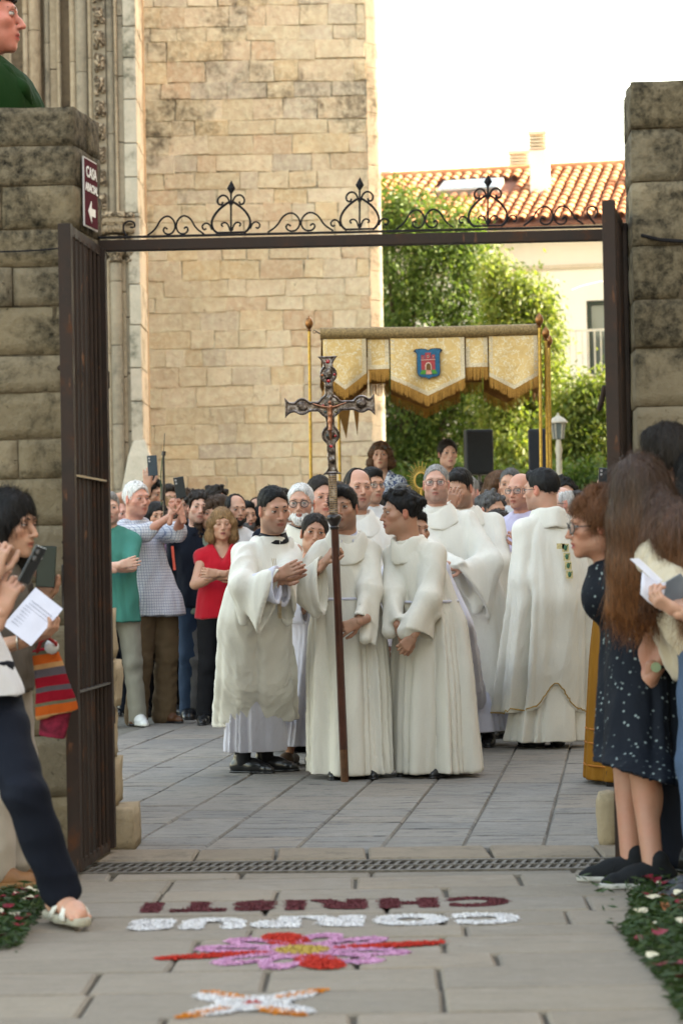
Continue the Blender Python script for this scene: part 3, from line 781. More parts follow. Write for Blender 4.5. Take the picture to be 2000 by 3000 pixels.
# carved foliage band
cb = empty('carved_band', (0,0,0), parent=po); cb.location = Vector((qx(312), QD, zc1))-parent_loc(po)
z = zc1
m0 = MB(); m0.box((qx(312), QD+.16, (zc1+TOPZ)/2), (qx(331)-qx(293), .3, TOPZ-zc1)); m0.build('ground_strip', M_portal_grey, cb)
while z < TOPZ:
    m = MB(); h = .30; cx = qx(312)
    for (dx, dz, rx, rz, ry) in ((.0,.17,.075,.10,.07),(-.045,.06,.035,.05,.06),(.04,.09,.04,.045,.05),(.035,.22,.035,.05,.05),(-.04,.24,.03,.04,.05),(-.01,.12,.03,.05,.085)):
        m.sphere((cx+dx+rnd.uniform(-.01,.01), QD+.0, z+dz), (rx*rnd.uniform(.85,1.1), ry, rz*rnd.uniform(.85,1.1)), 8, Matrix.Rotation(rnd.uniform(-.5,.5), 3, 'Y'))
    m.build('leaf_carving', M_carved, cb, True); z += h
# pale pilaster with block joints
def pil(x0, x1, za, zb, dy, mat, name):
    p_ = empty(name, (0,0,0), parent=po); p_.location = Vector((qx((x0+x1)/2), QD, za))-parent_loc(po); z = za
    while z < zb:
        h = min(rnd.uniform(.34,.62), zb-z)
        m = MB(); m.box(((qx(x0)+qx(x1))/2+rnd.uniform(-.004,.004), QD+dy+.5, z+h/2), (qx(x1)-qx(x0), 1.0, h-.010)); m.build('stone', mat, p_, bevel=.012); z += h
pil(383, 421, zc1, TOPZ, -.02, M_white_stone, 'pilaster'); pil(390, 424, 0, zc1, -.02, M_white_stone, 'pilaster')
# lower zone
shaft(306, 322, 0, zc0, .12, M_portal, seg=.8); shaft(321, 337, 0, zc0, .05, M_portal, seg=.9)
shaft(335, 370, 0, zc0-.05, -.02, M_portal_grey, name='column', seg=.92, n=18)
shaft(368, 380, 0, zc0, .02, M_portal, seg=.9, sq=True); shaft(379, 392, 0, zc0, .04, M_portal_grey, seg=.9, sq=True)
shaft(288, 307, 0, zc0, .2, M_portal, seg=.9, sq=True)
# capitals: bell, leaves, abacus
for (x0, x1, dy) in ((326, 378, -.04), (378, 406, .02), (296, 322, .1)):
    cp = empty('capital', (0,0,0), parent=po); cx = qx((x0+x1)/2); r = (qx(x1)-qx(x0))/2; cp.location = Vector((cx, QD+dy, zc0))-parent_loc(po)
    H_ = zc1-zc0; m = MB()
    m.lathe((cx, QD+dy, zc0-.04), [(r*.72,0),(r*.85,.015),(r*.85,.035),(r*.66,.05),(r*.70,.12),(r*.95,.24),(r*1.05,.30),(r*1.05,.33)], 16)
    for k in range(9):
        a_ = math.pi*(k/8.)+math.pi; m.sphere((cx+r*.9*math.cos(a_), QD+dy+r*.9*math.sin(a_), zc0+.22), (.03,.03,.07), 6)
        m.sphere((cx+r*.78*math.cos(a_+.2), QD+dy+r*.78*math.sin(a_+.2), zc0+.10), (.022,.022,.06), 6)
    m.build('bell', M_carved, cp, True)
    m = MB(); m.box((cx, QD+dy+.1, zc0+H_*.62), (r*2.3, .5, .09)); m.box((cx, QD+dy+.1, zc0+H_*.80), (r*2.15, .5, .12)); m.box((cx, QD+dy+.1, zc0+H_*.93), (r*2.45, .56, .06)); m.build('abacus', M_carved, cp, bevel=.012)
    m = MB()
    for k in range(5):
        for (dz, q) in ((.80, .038), (.62, .03)):
            m.sphere((cx+(k-2)*r*.46, QD+dy-.15, zc0+H_*dz), (q, .03, q), 8)
            m.tube([(cx+(k-2)*r*.46-.03, QD+dy-.16, zc0+H_*dz-.03), (cx+(k-2)*r*.46, QD+dy-.175, zc0+H_*dz+.03), (cx+(k-2)*r*.46+.03, QD+dy-.16, zc0+H_*dz-.02)], .008, 5)
    m.build('carving', M_portal, cp, True)
m = MB(); m.lathe((qx(412), QD+.05, 0), [(.34,0),(.34,2.1),(.27,2.35),(.20,2.62),(.12,2.8),(.08,2.85)], 4, Matrix.Rotation(R(45), 3, 'Z')); m.build('buttress_foot', M_white_stone, po, bevel=.02)
# ================================================================ HOUSE WITH TILED ROOF (far right)
HD = 45.0
M_plaster = plain('cream_plaster', (.84,.81,.74), .9, var=.04, scale=1.2, bump=.1)
M_plaster2 = plain('beige_plaster', (.55,.44,.32), .9, var=.08, scale=2)
def tilemat():
    a = NT('roof_terracotta', .85, 0, .2); oi = a.n('ObjectInfo'); co = a.wcoord()
    c = a.ramp(oi.outputs['Random'], [(0,(.30,.105,.045)),(.2,(.38,.155,.065)),(.4,(.33,.125,.058)),(.6,(.42,.20,.09)),(.8,(.27,.10,.055)),(1,(.40,.18,.08))])
    n = a.noise(co, 5, 5, .6); c = a.mix(a.ramp(n, [(.45,(0,0,0)),(.75,(.5,)*3)]), c, (.62,.42,.24))
    n2 = a.noise(co, 3, 5, .7); c = a.mix(a.ramp(n2, [(.55,(0,0,0)),(.7,(.55,)*3)]), c, (.12,.07,.06))
    return a.out(c, a.bump(a.noise(co, 60, 3), .3, .005))
M_tile = tilemat()
ha = R(-12)      # the house turns a little: its right end is nearer
E = Vector((math.cos(ha), math.sin(ha), 0)); UP = Vector((-E.y, E.x, 0))   # along eave, up-slope in plan
e0 = at(1560, 638, HD)                                                 # a point on the eave line
ZE = e0.z
def hp(a_, b_, z): return Vector((e0.x, e0.y, 0)) + E*a_ + UP*b_ + Vector((0,0,z))
house = empty('house', tuple(hp(0, 0, 0)), 'pale plastered house with orange barrel tile roof and two chimneys', 'house')
HM = Matrix((E, UP, Vector((0,0,1)))).transposed()
def hbox(name, a0, a1, b0, b1, z0, z1, mat, par=None, bevel=0):
    m = MB(); m.box(hp((a0+a1)/2, (b0+b1)/2, (z0+z1)/2), (a1-a0, b1-b0, z1-z0), HM); return m.build(name, mat, par or house, bevel=bevel)
# window opening measured from the picture: x 1712-1850, y 855-1095
wz1, wz0 = 1.2+(1634-858)/sc(HD-1), 1.2+(1634-1100)/sc(HD-1)
wa0 = (at(1714, 900, HD)-hp(0,0,0)).dot(E); wa1 = wa0+.96
hbox('wall', -9, wa0, .3, 3.8, 3.6, ZE-.02, M_plaster); hbox('wall', wa1, 6, .3, 3.8, 3.6, ZE-.02, M_plaster)
hbox('wall', wa0, wa1, .302, .9, wz1, ZE-.02, M_plaster); hbox('wall', wa0, wa1, .302, .9, 3.6, wz0, M_plaster)
hbox('lower_wall', -9, 6, .34, 3.7, -.03, 3.6, M_plaster2)
cz = 1.2+(1634-772)/sc(HD); hbox('cornice', -9, 6, .24, .32, cz-.04, cz+.03, plain('cornice_plaster', (.62,.54,.42), .9))
hbox('eave_cornice', -9, 6, .06, .32, ZE-.22, ZE-.06, M_plaster)
M_wframe = plain('dark_green_frame', (.03,.045,.035), .4)
win = empty('window', (0,0,0), parent=house); win.location = hp(wa0, .3, wz0)-parent_loc(house)
glass = NT('window_glass', .06, 0, .9); glass.out((.10,.12,.12)); M_glass = glass.m
hbox('frame', wa0, wa0+.07, .36, .44, wz0, wz1, M_wframe, win); hbox('frame', wa1-.07, wa1, .36, .44, wz0, wz1, M_wframe, win)
hbox('frame', wa0+.07, wa1-.07, .36, .44, wz1-.07, wz1, M_wframe, win); hbox('frame', wa0+.45, wa0+.51, .37, .43, wz0, wz1-.07, M_wframe, win)
hbox('pane', wa0+.02, wa1-.02, .46, .48, wz0, wz1, M_glass, win)
hbox('curtain', wa0+.06, wa0+.45, .55, .58, wz0, wz0+.75, plain('net_curtain', (.5,.48,.42), .9), win)
# balcony
bal = empty('balcony', (0,0,0), parent=house); bal.location = hp(wa0, .3, wz0)-parent_loc(house)
M_rail = plain('balcony_white_metal', (.62,.60,.52), .4)
hbox('slab', wa0-.55, wa0+2.2, -.45, .3, wz0-.14, wz0-.02, M_plaster, bal)
hbox('handrail', wa0-.5, wa0+2.15, -.43, -.40, wz0+.86, wz0+.90, M_rail, bal); hbox('bottom_rail', wa0-.5, wa0+2.15, -.43, -.41, wz0+.04, wz0+.07, M_rail, bal)
a_ = wa0-.48
while a_ < wa0+2.1: hbox('baluster', a_, a_+.022, -.43, -.408, wz0+.07, wz0+.86, M_rail, bal); a_ += .115
hbox('end_rail', wa0-.5, wa0-.47, -.40, .3, wz0+.86, wz0+.90, M_rail, bal)
# roof
RUN, RISE = 4.1, 1.52
def rp(a_, s_, h=0):   # s_ 0..1 up the slope
    return hp(a_, -.32 + s_*(RUN+.32), ZE + s_*RISE*(RUN+.32)/RUN - .1 + h)
roof = empty('roof', (0,0,0), parent=house); roof.location = rp(0,0)-parent_loc(house)
m = MB(); m.add([rp(-9,0,-.05), rp(6,0,-.05), rp(6,1,-.05), rp(-9,1,-.05), rp(-9,0,-.12), rp(6,0,-.12), rp(6,1,-.12), rp(-9,1,-.12)], [(0,1,2,3),(4,7,6,5),(0,4,5,1),(1,5,6,2),(3,2,6,7),(0,3,7,4)]); m.build('roof_deck', plain('tile_channel', (.16,.075,.05), .9, var=.3, scale=8), roof)
m = MB(); m.add([hp(-9,RUN,ZE+RISE-.15), hp(6,RUN,ZE+RISE-.15), hp(6,RUN*2,ZE-.1), hp(-9,RUN*2,ZE-.1)], [(0,1,2,3)]); m.build('back_slope', M_tile, roof)
sl = (rp(0,1)-rp(0,0)); SLn = sl.normalized(); Nn = E.cross(SLn).normalized()
def tile_mesh():
    V = []; Fc = []; n = 6; L = .44
    for j, (yy, rr) in enumerate(((0, .088), (L, .072))):
        for k in range(n+1):
            t = math.pi*k/n; V.append((-rr*math.cos(t), yy, rr*.85*math.sin(t)+(.022 if j == 0 else 0)))
    for k in range(n): Fc.append((k, k+1, n+2+k, n+1+k))
    for k in range(n+1): V.append((V[k][0]*.84, 0, V[k][2]*.84-.004))
    b = 2*(n+1)
    for k in range(n): Fc.append((k+1, k, b+k, b+k+1))
    return mesh_from('roof_tile', V, Fc, M_tile, True)
TMs = tile_mesh(); TMs.set_sharp_from_angle(angle=R(50))
TR = Matrix((E, SLn, Nn)).transposed()
tiles = []; pitch = .205; step = .36; nrow = int(sl.length/step)
sky1 = (at(1410, 540, HD+2)-hp(0,0,0)).dot(E)
def blocked(a_, s_):
    return (-1.1 < a_-sky1 < .42 and .52 < s_ < .80)
a_ = -9
while a_ < 6:
    for j in range(nrow+1):
        s_ = (j*step)/sl.length
        if not blocked(a_, s_): tiles.append((a_, s_))
    a_ += pitch
def vis_(t): p = rp(t[0], t[1]); x = 1000+p.x/p.y*FPX; return 1180 < x < 1870
inv = [t for t in tiles if vis_(t)]; inv.sort(key=lambda t: (rp(*t).y - .3*rp(*t).x))
use = inv[:298]; rest = [t for t in tiles if t not in set(use)]
org = parent_loc(roof)
for t in use:
    o = bpy.data.objects.new('roof_tile', TMs); o.matrix_local = Matrix.Translation(rp(*t)+Nn*.01-org) @ (TR @ Matrix.Rotation(rnd.uniform(-.03,.03), 3, 'Z')).to_4x4(); link(o, roof)
m = MB(); tv = [v.co.copy() for v in TMs.vertices]; tf = [tuple(p.vertices) for p in TMs.polygons]
chunks = {}
for t in rest: chunks.setdefault(rnd.randrange(5), []).append(t)
def tile_chunk_mat(i):
    m_ = M_tile.copy(); m_.name = 'roof_terracotta_mix'; nt_ = m_.node_tree
    return m_
for i, ts_ in chunks.items():
    for t in ts_: m.add([rp(*t)+Nn*.01 + TR @ v for v in tv], tf)
a2 = NT('roof_terracotta_far', .85, 0, .2); co = a2.wcoord(); vv = a2.n('TexWhiteNoise'); mp = a2.n('VectorMath', operation='SNAP'); mp.inputs[1].default_value = (.21,.35,10)
a2.l(co, mp.inputs[0]); a2.l(mp.outputs[0], vv.inputs['Vector'])
c2 = a2.ramp(vv.outputs['Value'], [(0,(.30,.105,.045)),(.2,(.38,.155,.065)),(.4,(.33,.125,.058)),(.6,(.42,.20,.09)),(.8,(.27,.10,.055)),(1,(.40,.18,.08))]); a2.out(c2)
o = m.build('far_roof_tiles', a2.m, roof, True); o['kind'] = 'stuff'
m = MB(); m.tube([rp(-9,1,.03), rp(6,1,.03)], .11, 10); m.build('ridge', M_tile, roof, True)
m = MB(); m.box(rp(sky1-.34,.66,.06), (1.2, .95, .12), TR); m.build('skylight_frame', plain('skylight_grey', (.35,.35,.33), .4, .5), roof)
m = MB(); m.box(rp(sky1-.34,.66,.125), (1.08, .83, .02), TR); m.build('skylight_pane', M_glass, roof)
s2 = (at(1838, 530, HD+2)-hp(0,0,0)).dot(E)
m = MB(); m.box(rp(s2+.4,.62,.12), (.8, .6, .22), TR); m.build('skylight_frame', M_plaster, roof)
def chimney(px0, px1, ytop, yb, D, slat, ysl):
    p = at((px0+px1)/2, yb, D); s_ = sc(D); w = (px1-px0)/s_; ztop = 1.2+(1638-ytop)/s_; zsl = 1.2+(1638-ysl)/s_; zb = p.z-.5
    c_ = empty('chimney', (0,0,0), parent=house); c_.location = Vector((p.x, D, zb))-parent_loc(house)
    Mr = HM
    m = MB(); m.box((p.x, D, (zb+zsl)/2), (w*.92, .5, zsl-zb), Mr); m.build('shaft', M_plaster, c_)
    n_ = 5; hh = (ztop-zsl)
    mm = plain('vent_cream', (.66,.62,.48), .7)
    for k in range(n_):
        m = MB(); m.box((p.x, D, zsl+hh*(k+.5)/n_*.9), (w, .56, hh/n_*.42), Mr); m.build('louvre', mm, c_)
    m = MB(); m.box((p.x, D, (zsl+ztop)/2), (w*.7, .35, hh*.9), Mr); m.build('vent_core', plain('vent_dark', (.42,.38,.27), .9), c_)
    m = MB(); m.box((p.x, D, ztop-.03), (w*1.05, .6, .06), Mr); m.build('cap', mm, c_)
chimney(1555, 1608, 385, 560, HD+2.2, True, 440)
chimney(1494, 1556, 440, 500, HD+5, True, 492)
chimney(1095, 1152, 494, 520, HD+5, True, 512)
m = MB(); m.tube([at(1672,850,40), at(1700,838,41.5), at(1850,802,43.6)], .008, 5); tag(m.build('wire', plain('grey_wire', (.2,.2,.19), .6), None), 'thin grey wire slanting up to the house wall', 'wire')

# ---- unseen tall block added on the right to keep sun off the square
def block(name, label, x0, x1, y0, y1, z, mat):
    b = empty(name, ((x0+x1)/2, (y0+y1)/2, 0), label, 'building')
    m = MB(); m.box(((x0+x1)/2, (y0+y1)/2, z/2), (x1-x0, y1-y0, z)); m.build('wall', mat, b)
    m = MB(); m.box(((x0+x1)/2, (y0+y1)/2, z+.15), (x1-x0+.6, y1-y0+.6, .3)); m.build('roof', M_tile, b)
    sd = x0 if x0 > 0 else x1
    yy = y0+2
    while yy < y1-2:
        for zz in (1.6, 5.2, 8.8, 12.4):
            if zz+1.6 < z:
                w_ = MB(); w_.box((sd, yy, zz+.8), (.12, 1.1, 1.6)); w_.build('window', M_wframe, b)
        yy += 3.4
    return b
block('shade_block', 'unseen long tall block added right of the square to shade it', 11.0, 19, -14, 37.2, 17.5, M_plaster2)

# ---- raised terrace at the back with stone edge
ter = empty('terrace', (2.5, 21, 0), 'low stone terrace behind the crowd on the right', 'terrace')
m = MB(); m.box((3.2, 26, .3), (7.5, 10, .6)); m.build('terrace_wall', M_rubble, ter)
ter['kind'] = 'structure'

# ---- foliage
def leafmat(name, cols, trans=.45):
    a = NT(name, .5, 0, .35); oi = a.n('NewGeometry')
    c = a.ramp(oi.outputs['Random Per Island'], [(i/(len(cols)-1), c) for i, c in enumerate(cols)])
    a.out(c); b = a.b
    tr = a.n('BsdfTranslucent'); a.l(a.mix(1.0, c, (1.0,1.0,.45), 'MULTIPLY'), tr.inputs[0])
    mx = a.n('MixShader'); mx.inputs[0].default_value = trans
    a.l(b.outputs[0], mx.inputs[1]); a.l(tr.outputs[0], mx.inputs[2])
    a.l(mx.outputs[0], a.t.nodes['Material Output'].inputs[0]); return a.m
M_leaf = leafmat('tree_leaves', [(.045,.09,.02),(.09,.155,.035),(.06,.115,.025),(.13,.185,.04)])
M_leaf2 = leafmat('light_tree_leaves', [(.11,.17,.03),(.16,.21,.045),(.08,.14,.025),(.21,.24,.07)], .55)
M_bark = plain('bark', (.07,.055,.04), .95, var=.4, scale=12, bump=.8)
def tree(name, label, base, clumps, nleaf, lsize, mat, trunk_h, seed, hang=.6):
    r_ = np.random.RandomState(seed); t = empty(name, base, label, 'tree', 'trees behind the square')
    base = Vector(base); m = MB(); top = base + Vector((0,0,trunk_h))
    m.tube([base, base+Vector((.06,0,trunk_h*.5)), top], [.2,.16,.12], 10)
    m.build('trunk', M_bark, t, True)
    for (c, rr) in clumps:
        if r_.rand() < .75:
            m = MB(); c_ = Vector(c); mid = (top+c_)/2+Vector((0,0,-.25)); m.tube([top-Vector((0,0,.4)), mid, c_], [.09,.05,.015], 6); m.build('limb', M_bark, t, True)
    tot = sum(max(r)**2 for _, r in clumps); V = []; 
    cen = []; dirs = []; siz = []
    for (c, r) in clumps:
        n = int(nleaf*max(r)**2/tot); ns = max(8, n//22)
        u = r_.normal(size=(ns, 3)); u /= np.linalg.norm(u, axis=1)[:, None]; rad = r_.uniform(.45, 1.0, (ns, 1))**.6*r_.uniform(.85,1.12,(ns,1))
        tw_ = np.array(c) + u*rad*np.array(r)                       # twig tips
        idx = r_.randint(0, ns, n); off = r_.normal(size=(n, 3))*np.array([.10,.10,.13])*(lsize/.09)
        cen.append(tw_[idx]+off)
        d = u[idx]*.5 + r_.normal(size=(n, 3))*.35 + np.array([0,0,-hang]); d /= np.linalg.norm(d, axis=1)[:, None]; dirs.append(d)
        siz.append(r_.uniform(.7, 1.25, n)*lsize)
    cen = np.concatenate(cen); d = np.concatenate(dirs); s_ = np.concatenate(siz)[:, None]; n = len(cen)
    q = r_.normal(size=(n, 3)); w = np.cross(d, q); w /= np.linalg.norm(w, axis=1)[:, None]; nn = np.cross(w, d)
    P = np.stack([cen-d*s_*.5, cen+w*s_*.20+nn*s_*.06, cen+d*s_*.55, cen-w*s_*.20+nn*s_*.06], 1).reshape(-1, 3) - np.array(base)
    Q = np.arange(n*4).reshape(n, 4)
    o = npmesh('crown', P, Q, mat, t, smooth=False); o['kind'] = 'stuff'; return t
# ================================================================ PEOPLE KIT
def skinmat():
    a = NT('skin', .5, 0, .35); at_ = a.n('Attribute', attribute_name='Col'); co = a.wcoord()
    n = a.noise(co, 60, 3); n2 = a.noise(co, 14, 3)
    c = a.mix(a.ramp(n2, [(.35,(0,0,0)),(.7,(.35,)*3)]), at_.outputs['Color'], a.mix(1.0, at_.outputs['Color'], (1.15,.78,.70), 'MULTIPLY'))
    c = a.mix(a.ramp(n, [(.4,(0,0,0)),(.75,(.18,)*3)]), c, a.mix(1.0, at_.outputs['Color'], (.7,.62,.6), 'MULTIPLY'))
    a.b.inputs['Subsurface Weight'].default_value = .12; a.b.inputs['Subsurface Radius'].default_value = (1, .35, .2); a.b.inputs['Subsurface Scale'].default_value = .012
    return a.out(c, a.bump(n, .12, .002))
M_skin = skinmat()
def hairmat(name, col, rough=.55, var=.6, sheen=.22):
    if name in MATS: return MATS[name]
    a = NT(name, rough, 0, sheen); co = a.coord(scale=(1,1,.16))
    n = a.noise(co, 150, 3, .6); n2 = a.noise(a.coord(scale=(1,1,.3)), 18, 3)
    c = a.ramp(n, [(.32, tuple(x*(1-var) for x in col)), (.68, tuple(min(1, x*(1+var)) for x in col))])
    c = a.mix(a.ramp(n2, [(.4,(0,0,0)),(.7,(.5,)*3)]), c, tuple(min(1, x*1.5+.004) for x in col))
    MATS[name] = a.out(c, a.bump(n, .55, .006)); return MATS[name]
HAIR = dict(black=(.010,.009,.009), dark=(.018,.013,.010), brown=(.045,.026,.015), chest=(.085,.040,.018), auburn=(.11,.045,.018), blond=(.22,.13,.06), grey=(.24,.23,.22), white=(.58,.57,.56), salt=(.085,.08,.078), redbrown=(.07,.028,.012))
def hm(n): return hairmat('hair_'+n, HAIR[n])
def cloth(name, col, rough=.85, weave=700, var=.06, big=.12, bump=.15, sheen=.2):
    if name in MATS: return MATS[name]
    a = NT(name, rough, 0, .15); co = a.coord()
    w = a.noise(co, weave/4, 2, .7); b = a.noise(a.coord(scale=(1,1,.35)), 5, 4, .55)
    c = a.ramp(b, [(.3, tuple(x*(1-big) for x in col)), (.7, tuple(min(1, x*(1+big*.4)) for x in col))])
    c = a.mix(a.ramp(w, [(.35,(.30*var*8,)*3),(.6,(0,0,0))]), c, tuple(x*.7 for x in col))
    wr = a.noise(a.coord(scale=(1,1,.28)), 9, 5, .6, .4)
    bp = a.bump(wr, .5, .02); bp = a.bump(w, bump, .002, bp)
    a.b.inputs['Sheen Weight'].default_value = sheen if max(col) > .3 else 0; a.b.inputs['Sheen Roughness'].default_value = .5
    MATS[name] = a.out(c, bp); return MATS[name]
M_cream = cloth('cream_wool', (.67,.63,.54)); M_white = cloth('white_wool', (.73,.71,.66)); M_lav = cloth('white_linen', (.60,.59,.68), weave=900)
M_ivory = cloth('ivory_wool', (.71,.68,.61))
M_shoe = plain('black_leather', (.012,.012,.013), .28, var=.3, scale=30, bump=.15, spec=.5)
M_gold = plain('gold_braid', (.45,.28,.06), .45, .6, .3, 80, .3)
M_specs = plain('spectacle_frame', (.015,.012,.012), .3, spec=.5)
a_ = NT('spectacle_lens', .03, 0, .5); a_.b.inputs['Alpha'].default_value = .18; M_lens = a_.out((.5,.55,.55))
M_phone = plain('phone_dark', (.015,.018,.022), .25, spec=.5)

def M3(yaw, pitch=0, roll=0):
    return np.array(Matrix.Rotation(R(yaw)+math.pi, 3, 'Z') @ Matrix.Rotation(R(pitch), 3, 'X') @ Matrix.Rotation(R(roll), 3, 'Y'))
def cubesphere(n=6):
    V = []; Q = []
    for ax in range(3):
        for sg in (-1, 1):
            b = len(V)
            for i in range(n+1):
                for j in range(n+1):
                    p = [0, 0, 0]; p[ax] = sg; p[(ax+1) % 3] = (2*i/n-1)*sg; p[(ax+2) % 3] = 2*j/n-1
                    p = np.array(p, float); V.append(p/np.linalg.norm(p))
            for i in range(n):
                for j in range(n): q = b+i*(n+1)+j; Q.append((q, q+n+1, q+n+2, q+1))
    return np.array(V), np.array(Q)
CSV, CSQ = cubesphere(8)
def tubeQ(P, r, n=6):
    """open quad tube, arrays"""
    m = MB(); m.tube([Vector(p) for p in P], list(r) if hasattr(r, '__len__') else r, n, False)
    return np.array([tuple(v) for v in m.V]), np.array([f for f in m.F])
def merge(parts):
    Vs, Qs, Cs = [], [], []; b = 0
    for V, Q, C in parts:
        Vs.append(V); Qs.append(Q+b); C = np.array(C, float); Cs.append(C if C.ndim == 2 else np.tile(C, (len(V), 1))); b += len(V)
    return np.concatenate(Vs), np.concatenate(Qs), np.concatenate(Cs)

def head_sdf(h, o):
    """o: dict jaw, nose, fem, fat, neck, mouth"""
    s = SDF(h); fem = o.get('fem', 0); fat = o.get('fat', 0); jw = o.get('jaw', 1.0)
    s.ell((0,-.018,.036), (.075,.096,.082), k=.02)
    s.ell((0,.018,-.025), (.057+fat*.007,.068,.086), k=.03)
    s.ell((0,.045,-.068), (.043*jw+fat*.006,.040,.040), k=.03)
    s.ell((0,.074,-.099), ((.017 if fem else .022)*jw,.014,.015), k=.028)
    for x in (-1, 1):
        s.ell((x*.050*jw,-.002,-.066), (.014,.025,.024), k=.035)
        s.ell((x*.043,.056,-.018), (.022+fat*.004,.022,.018), k=.025)
    bz = .0 if fem else .002
    s.cap((-.034,.075+bz,.026), (.034,.075+bz,.026), .013, k=.018)
    for x in (-1, 1): s.ell((x*.031,.098,.006), (.017,.017,.0115), k=.014, op=1)
    nl = o.get('nose', 1.0)
    s.path([(0,.080,.016), (0,.093+.006*nl,-.012), (0,.100+.010*nl,-.030)], [.0075,.0078,.0100], k=.012)
    for x in (-1, 1): s.ell((x*.0115,.092+.004*nl,-.034), (.0066,.010,.0065), k=.008)
    s.ell((0,.080,-.056), (.026,.014,.018), k=.015)
    lz = -.060; s.path([(-.021,.082,lz-.002), (-.006,.094,lz+.003), (.006,.094,lz+.003), (.021,.082,lz-.002)], [.003,.0052,.0052,.003], k=.006)
    s.path([(-.018,.082,lz-.009), (0,.092,lz-.013), (.018,.082,lz-.009)], [.003,.0066,.003], k=.006)
    mo = o.get('mouth', 0)
    s.path([(-.022,.089,lz-.005), (0,.100,lz-.005), (.022,.089,lz-.005)], [.0012,.0022+mo*.004,.0012], k=.004, op=1)
    for x in (-1, 1):
        s.ell((x*.077,-.008,-.004), (.009,.019,.031), Matrix.Rotation(x*-.25, 3, 'Z'), k=.008); s.ell((x*.088,.000,.0), (.008,.009,.017), k=.006, op=1)
    nk = o.get('neck', .049 if fem else .058)
    s.econe((0,-.030,-.045), (0,-.045,-.215), (nk,nk*1.05), (nk*1.1,nk*1.1), (1,0,0), k=.035, flat=False)
    return s

def col_head(V, skin, o):
    C = np.tile(np.array(skin, float), (len(V), 1)); x, y, z = V.T
    def mixin(w, c): 
        w = np.clip(w, 0, 1)[:, None]; C[:] = C*(1-w)+np.array(c)*w
    sk = np.array(skin); red = sk*np.array((1.12,.72,.68)); fem = o.get('fem', 0)
    for sx in (-1, 1):
        mixin(.25*np.exp(-(((x-sx*.042)/.02)**2+((z+.03)/.018)**2))*(y > .03), red)
        mixin(.45*np.exp(-(((x-sx*.031)/.016)**2+((z+.004)/.008)**2))*(y > .05), sk*np.array((.72,.62,.62)))
        mixin((np.abs(x) > .077)*.5, red)
    mixin(.2*np.exp(-(((x)/.014)**2+((z+.032)/.012)**2))*(y > .08), red)
    lip = np.array(o.get('lip', tuple(sk*np.array((.80,.40,.40)))))
    mixin(.95*np.exp(-(np.maximum(np.abs(x)-.012, 0)/.008)**2-(np.maximum(np.abs(z+.0655)-.006, 0)/.003)**2)*(y > .075), lip)
    mixin(.85*np.exp(-(np.maximum(np.abs(x)-.014, 0)/.006)**2-((z+.0652)/.0022)**2)*(y > .078), sk*.22)
    st = o.get('stubble', 0)
    if st:
        w = ((z < -.035) & (y > -.02) & (z > -.125)) * (1-np.exp(-(((x)/.03)**2+((z+.062)/.012)**2))*.7) * (1-np.clip((z+.055)/.02, 0, 1)*(np.abs(x) < .05)*.0)
        w = w*np.clip((-.03-z)/.02, 0, 1)*np.clip((y+.03)/.04, 0, 1)
        mixin(st*w, np.array(o.get('stubcol', (.05,.045,.045))))
    return C
HAIRN = 0
